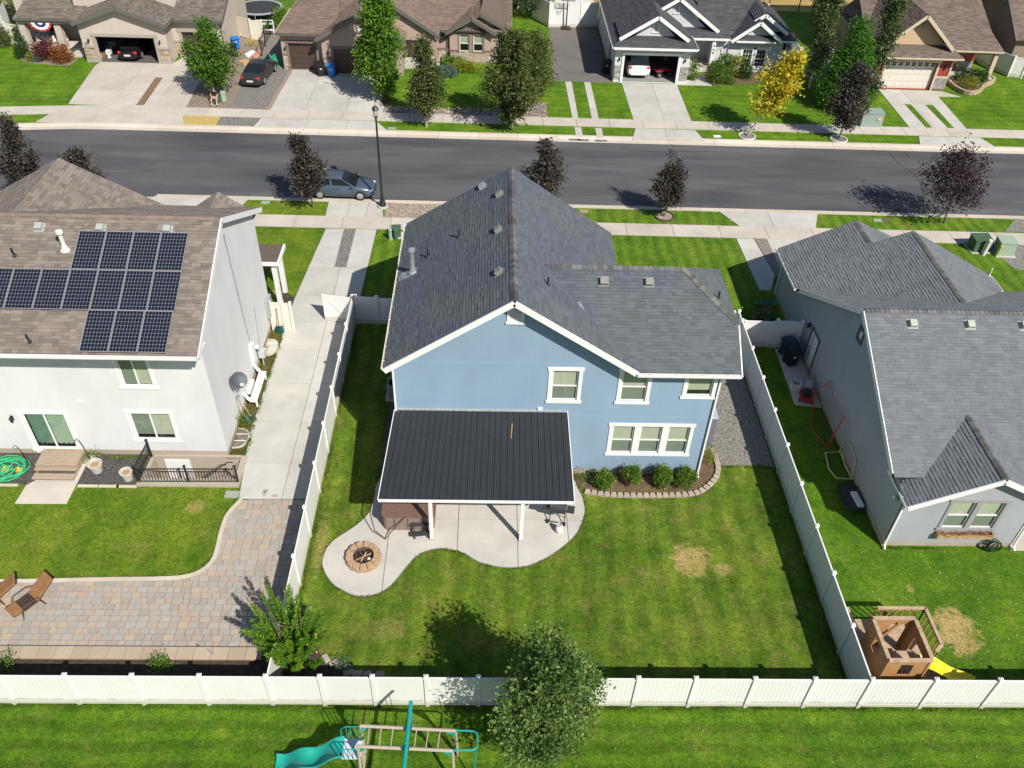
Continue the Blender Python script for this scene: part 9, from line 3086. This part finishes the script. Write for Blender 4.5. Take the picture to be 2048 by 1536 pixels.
for (q, z, m_, nm, lab) in (([(-21.89, 75.93), (-21.49, 76.94), (-21.05, 76.72), (-21.33, 75.01)], .05, WHITE, 'board', 'white board lying on the tan gravel beyond the round tree'), ([(-21.16, 75.62), (-20.85, 77.23), (-20.40, 76.77), (-20.66, 74.70)], .05, mat('board_pink', (.52, .23, .17), .8, .1), 'board', 'pink board lying beside the white board'),
							([(-21.98, 74.25), (-21.62, 74.75), (-20.64, 74.58), (-20.73, 73.64), (-21.25, 73.26)], .05, mat('plywood', (.48, .30, .13), .85, .1), 'board', 'plywood sheet lying on the tan gravel behind the sedan')):
	tag(B().prism(q, .012, z).build(nm, m_), lab, 'board')
wbw = thing('wheelbarrow', 'green wheelbarrow tipped up against the brown house corner', 'wheelbarrow', ((-18.51, 73.45)[0], (-18.51, 73.45)[1], 0), R(60))
B().grid([[(-.35, -.3, .2), (-.2, -.2, .0), (.2, -.2, .0), (.35, -.3, .2)], [(-.45, .1, .55), (-.25, .05, .3), (.25, .05, .3), (.45, .1, .55)], [(-.4, .5, 1.0), (-.25, .4, .85), (.25, .4, .85), (.4, .5, 1.0)]]).build('tray', mat('barrow_green', (.02, .20, .10), .5), wbw, local=True)
b = B(); b.tube([(-.2, .1, .1), (-.25, .6, 1.3)], .02, 6); b.tube([(.2, .1, .1), (.25, .6, 1.3)], .02, 6); b.build('handles', WOODP, wbw, local=True)
b = B(); b.tube([(-.04, 0, .18), (.04, 0, .18)], .18, 12); b.build('wheel', TYRE, wbw, local=True)

tp = thing('trampoline', 'large round black trampoline behind the cream double gate', 'trampoline', ((-22.54, 85.02)[0], (-22.54, 85.02)[1] + 1.0, 0))
B().lathe([(1.95, .86), (1.95, .88)], (0, 0, 0), 32).build('mat', mat('trampoline_mat', (.035, .037, .04), .8, .1), tp, local=True)
B().grid([[(r_ * math.cos(i * math.pi / 16), r_ * math.sin(i * math.pi / 16), z_) for i in range(32)] for (r_, z_) in ((2.25, .82), (2.25, .90), (1.95, .90))], True).build('pad_ring', GREYP, tp, local=True)
for i in range(8):
	a = i * math.pi / 4
	B().tube([(2.2 * math.cos(a), 2.2 * math.sin(a), 0), (2.2 * math.cos(a), 2.2 * math.sin(a), .85)], .04, 6).build('leg', GALV, tp, local=True)
sw2 = thing('garden_swing', 'white garden bench frame before the trampoline', 'bench', ((-20.99, 80.97)[0], (-20.99, 80.97)[1], 0), R(5))
for (a, z) in ((0, .45), (.35, .9)):
	B().box(-.75, a - .2, z, .75, a + .1, z + .06).build('seat' if a == 0 else 'backrest', WHITE, sw2, local=True)
for s_ in (-1, 1):
	b = B(); b.beam((s_ * .75, -.3, 0), (s_ * .75, 0, 1.3), .06, .06); b.beam((s_ * .75, .5, 0), (s_ * .75, 0, 1.3), .06, .06); b.build('side_frame', WHITE, sw2, local=True)
B().beam((-.75, 0, 1.32), (.75, 0, 1.32), .06, .06).build('top_bar', WHITE, sw2, local=True)
t = thing('grill', 'dark round kettle grill on the tan gravel behind the trampoline', 'grill', ((-22.34, 89.24)[0], (-22.34, 89.24)[1], 0))
B().ball((0, 0, .8), .38, n=12, k=8).build('kettle', KID, t, local=True)
for i in range(3):
	a = i * 2.1
	B().tube([(.2 * math.cos(a), .2 * math.sin(a), .6), (.38 * math.cos(a), .38 * math.sin(a), 0)], .02, 6).build('leg', BLACK, t, local=True)
bh_ = thing('basketball_hoop', 'portable basketball hoop standing on the dark concrete pad', 'basketball hoop', ((7.06, 84.53)[0], (7.06, 84.53)[1], 0.03))
B().box(-.45, -.1, 0, .45, .9, .16).build('base', BLACK, bh_, local=True, bevel=.03)
B().tube([(0, .3, .1), (0, .1, 2.9)], .06, 8).build('pole', BLACK, bh_, local=True)
b = B()
for (x0, z0, x1, z1) in ((-.65, 2.7, .65, 2.75), (-.65, 3.5, .65, 3.55), (-.65, 2.75, -.6, 3.5), (.6, 2.75, .65, 3.5), (-.25, 2.95, .25, 2.98), (-.25, 3.25, .25, 3.28), (-.25, 2.98, -.22, 3.25), (.22, 2.98, .25, 3.25)):
	b.box(x0, -.22, z0, x1, -.18, z1)
b.build('backboard_frame', BLACK, bh_, local=True)
B().add([(-.6, -.2, 2.75), (.6, -.2, 2.75), (.6, -.2, 3.5), (-.6, -.2, 3.5)], [(0, 1, 2, 3)]).build('backboard', glass_mat('backboard_glass', (.85, .87, .88), .12), bh_, local=True)
b = B(); b.tube([(.22 * math.cos(i * math.pi / 8), -.45 + .22 * math.sin(i * math.pi / 8), 2.9) for i in range(16)], .015, 5, True); b.build('rim', mat('rim_orange', (.55, .12, .03), .5), bh_, local=True)
b = B()
for i in range(10):
	a = i * math.pi / 5
	b.tube([(.22 * math.cos(a), -.45 + .22 * math.sin(a), 2.9), (.12 * math.cos(a + .3), -.45 + .12 * math.sin(a + .3), 2.5)], .008, 4)
b.build('net', WHITE, bh_, local=True)
fl_ = thing('flag', 'blue flag hanging from a slanted pole on the pale house', 'flag', (20.2, 74.4, 1.2))
B().tube([(-1.0, .5, .5), (.15, 0, 1.45)], .018, 6).build('flag_pole', WHITE, fl_, local=True)
B().grid([[(.12 + .03 * math.sin(j * 1.7), -.02 * j % .06, 1.4 - .02 * j), (.16 + .05 * math.sin(j), .03, .9 - .02 * j), (.14 + .04 * math.sin(j * 2), -.03, .25)] for j in range(6)]).build('flag_cloth', mat('flag_blue', (.05, .07, .22), .85, .2), fl_, local=True)
pot('pale planter pot on the pale house porch', (18.7, 75.0), .42, .55)
pw = thing('planter_wall', 'curved tan block planter wall before the red house porch', 'planter', (41, 73, 0))
path = smooth_loop([(40.13, 73.46), (40.03, 72.78), (40.20, 71.58), (40.64, 70.85), (41.36, 70.89), (42.19, 71.59), (42.85, 72.52), (43.47, 73.00), (44.38, 73.85), (44.41, 74.43)], 10)
PWM = concrete_mat('planter_block', (.42, .33, .23), .18)
acc, last = 0, path[0]
for p in path[1:]:
	d = Vector((p[0] - last[0], p[1] - last[1], 0))
	if d.length > .36:
		d.normalize()
		for c_ in range(2):
			m_ = Vector((*last, .12 + .17 * c_)) + d * (.18 + .09 * c_)
			B().frame(m_, d * .172, Vector((d.y, -d.x, 0)) * .11, (0, 0, .08)).build('block', PWM, pw)
		last = (last[0] + d.x * .36, last[1] + d.y * .36)
sheet('planting_bed', [(p[0], p[1]) for p in path[::4]], .22, SOIL)
rg = random.Random(77)
rk = B()
for i in range(420):
	f = rg.random()
	x_ = -8.5 + 11.5 * f
	y_ = rg.uniform(64.5, 65.6) + (1.2 * rg.random() if x_ > 1.5 else 0)
	rk.ball((x_, y_, .03), rg.uniform(.05, .13), 1, rg.uniform(.7, 1.2), .6, 5, 3)
rk_o = rk.build('river_rocks', mat('river_stone', (.40, .32, .27), .85, .45, 3))
rk_o['kind'] = 'stuff'
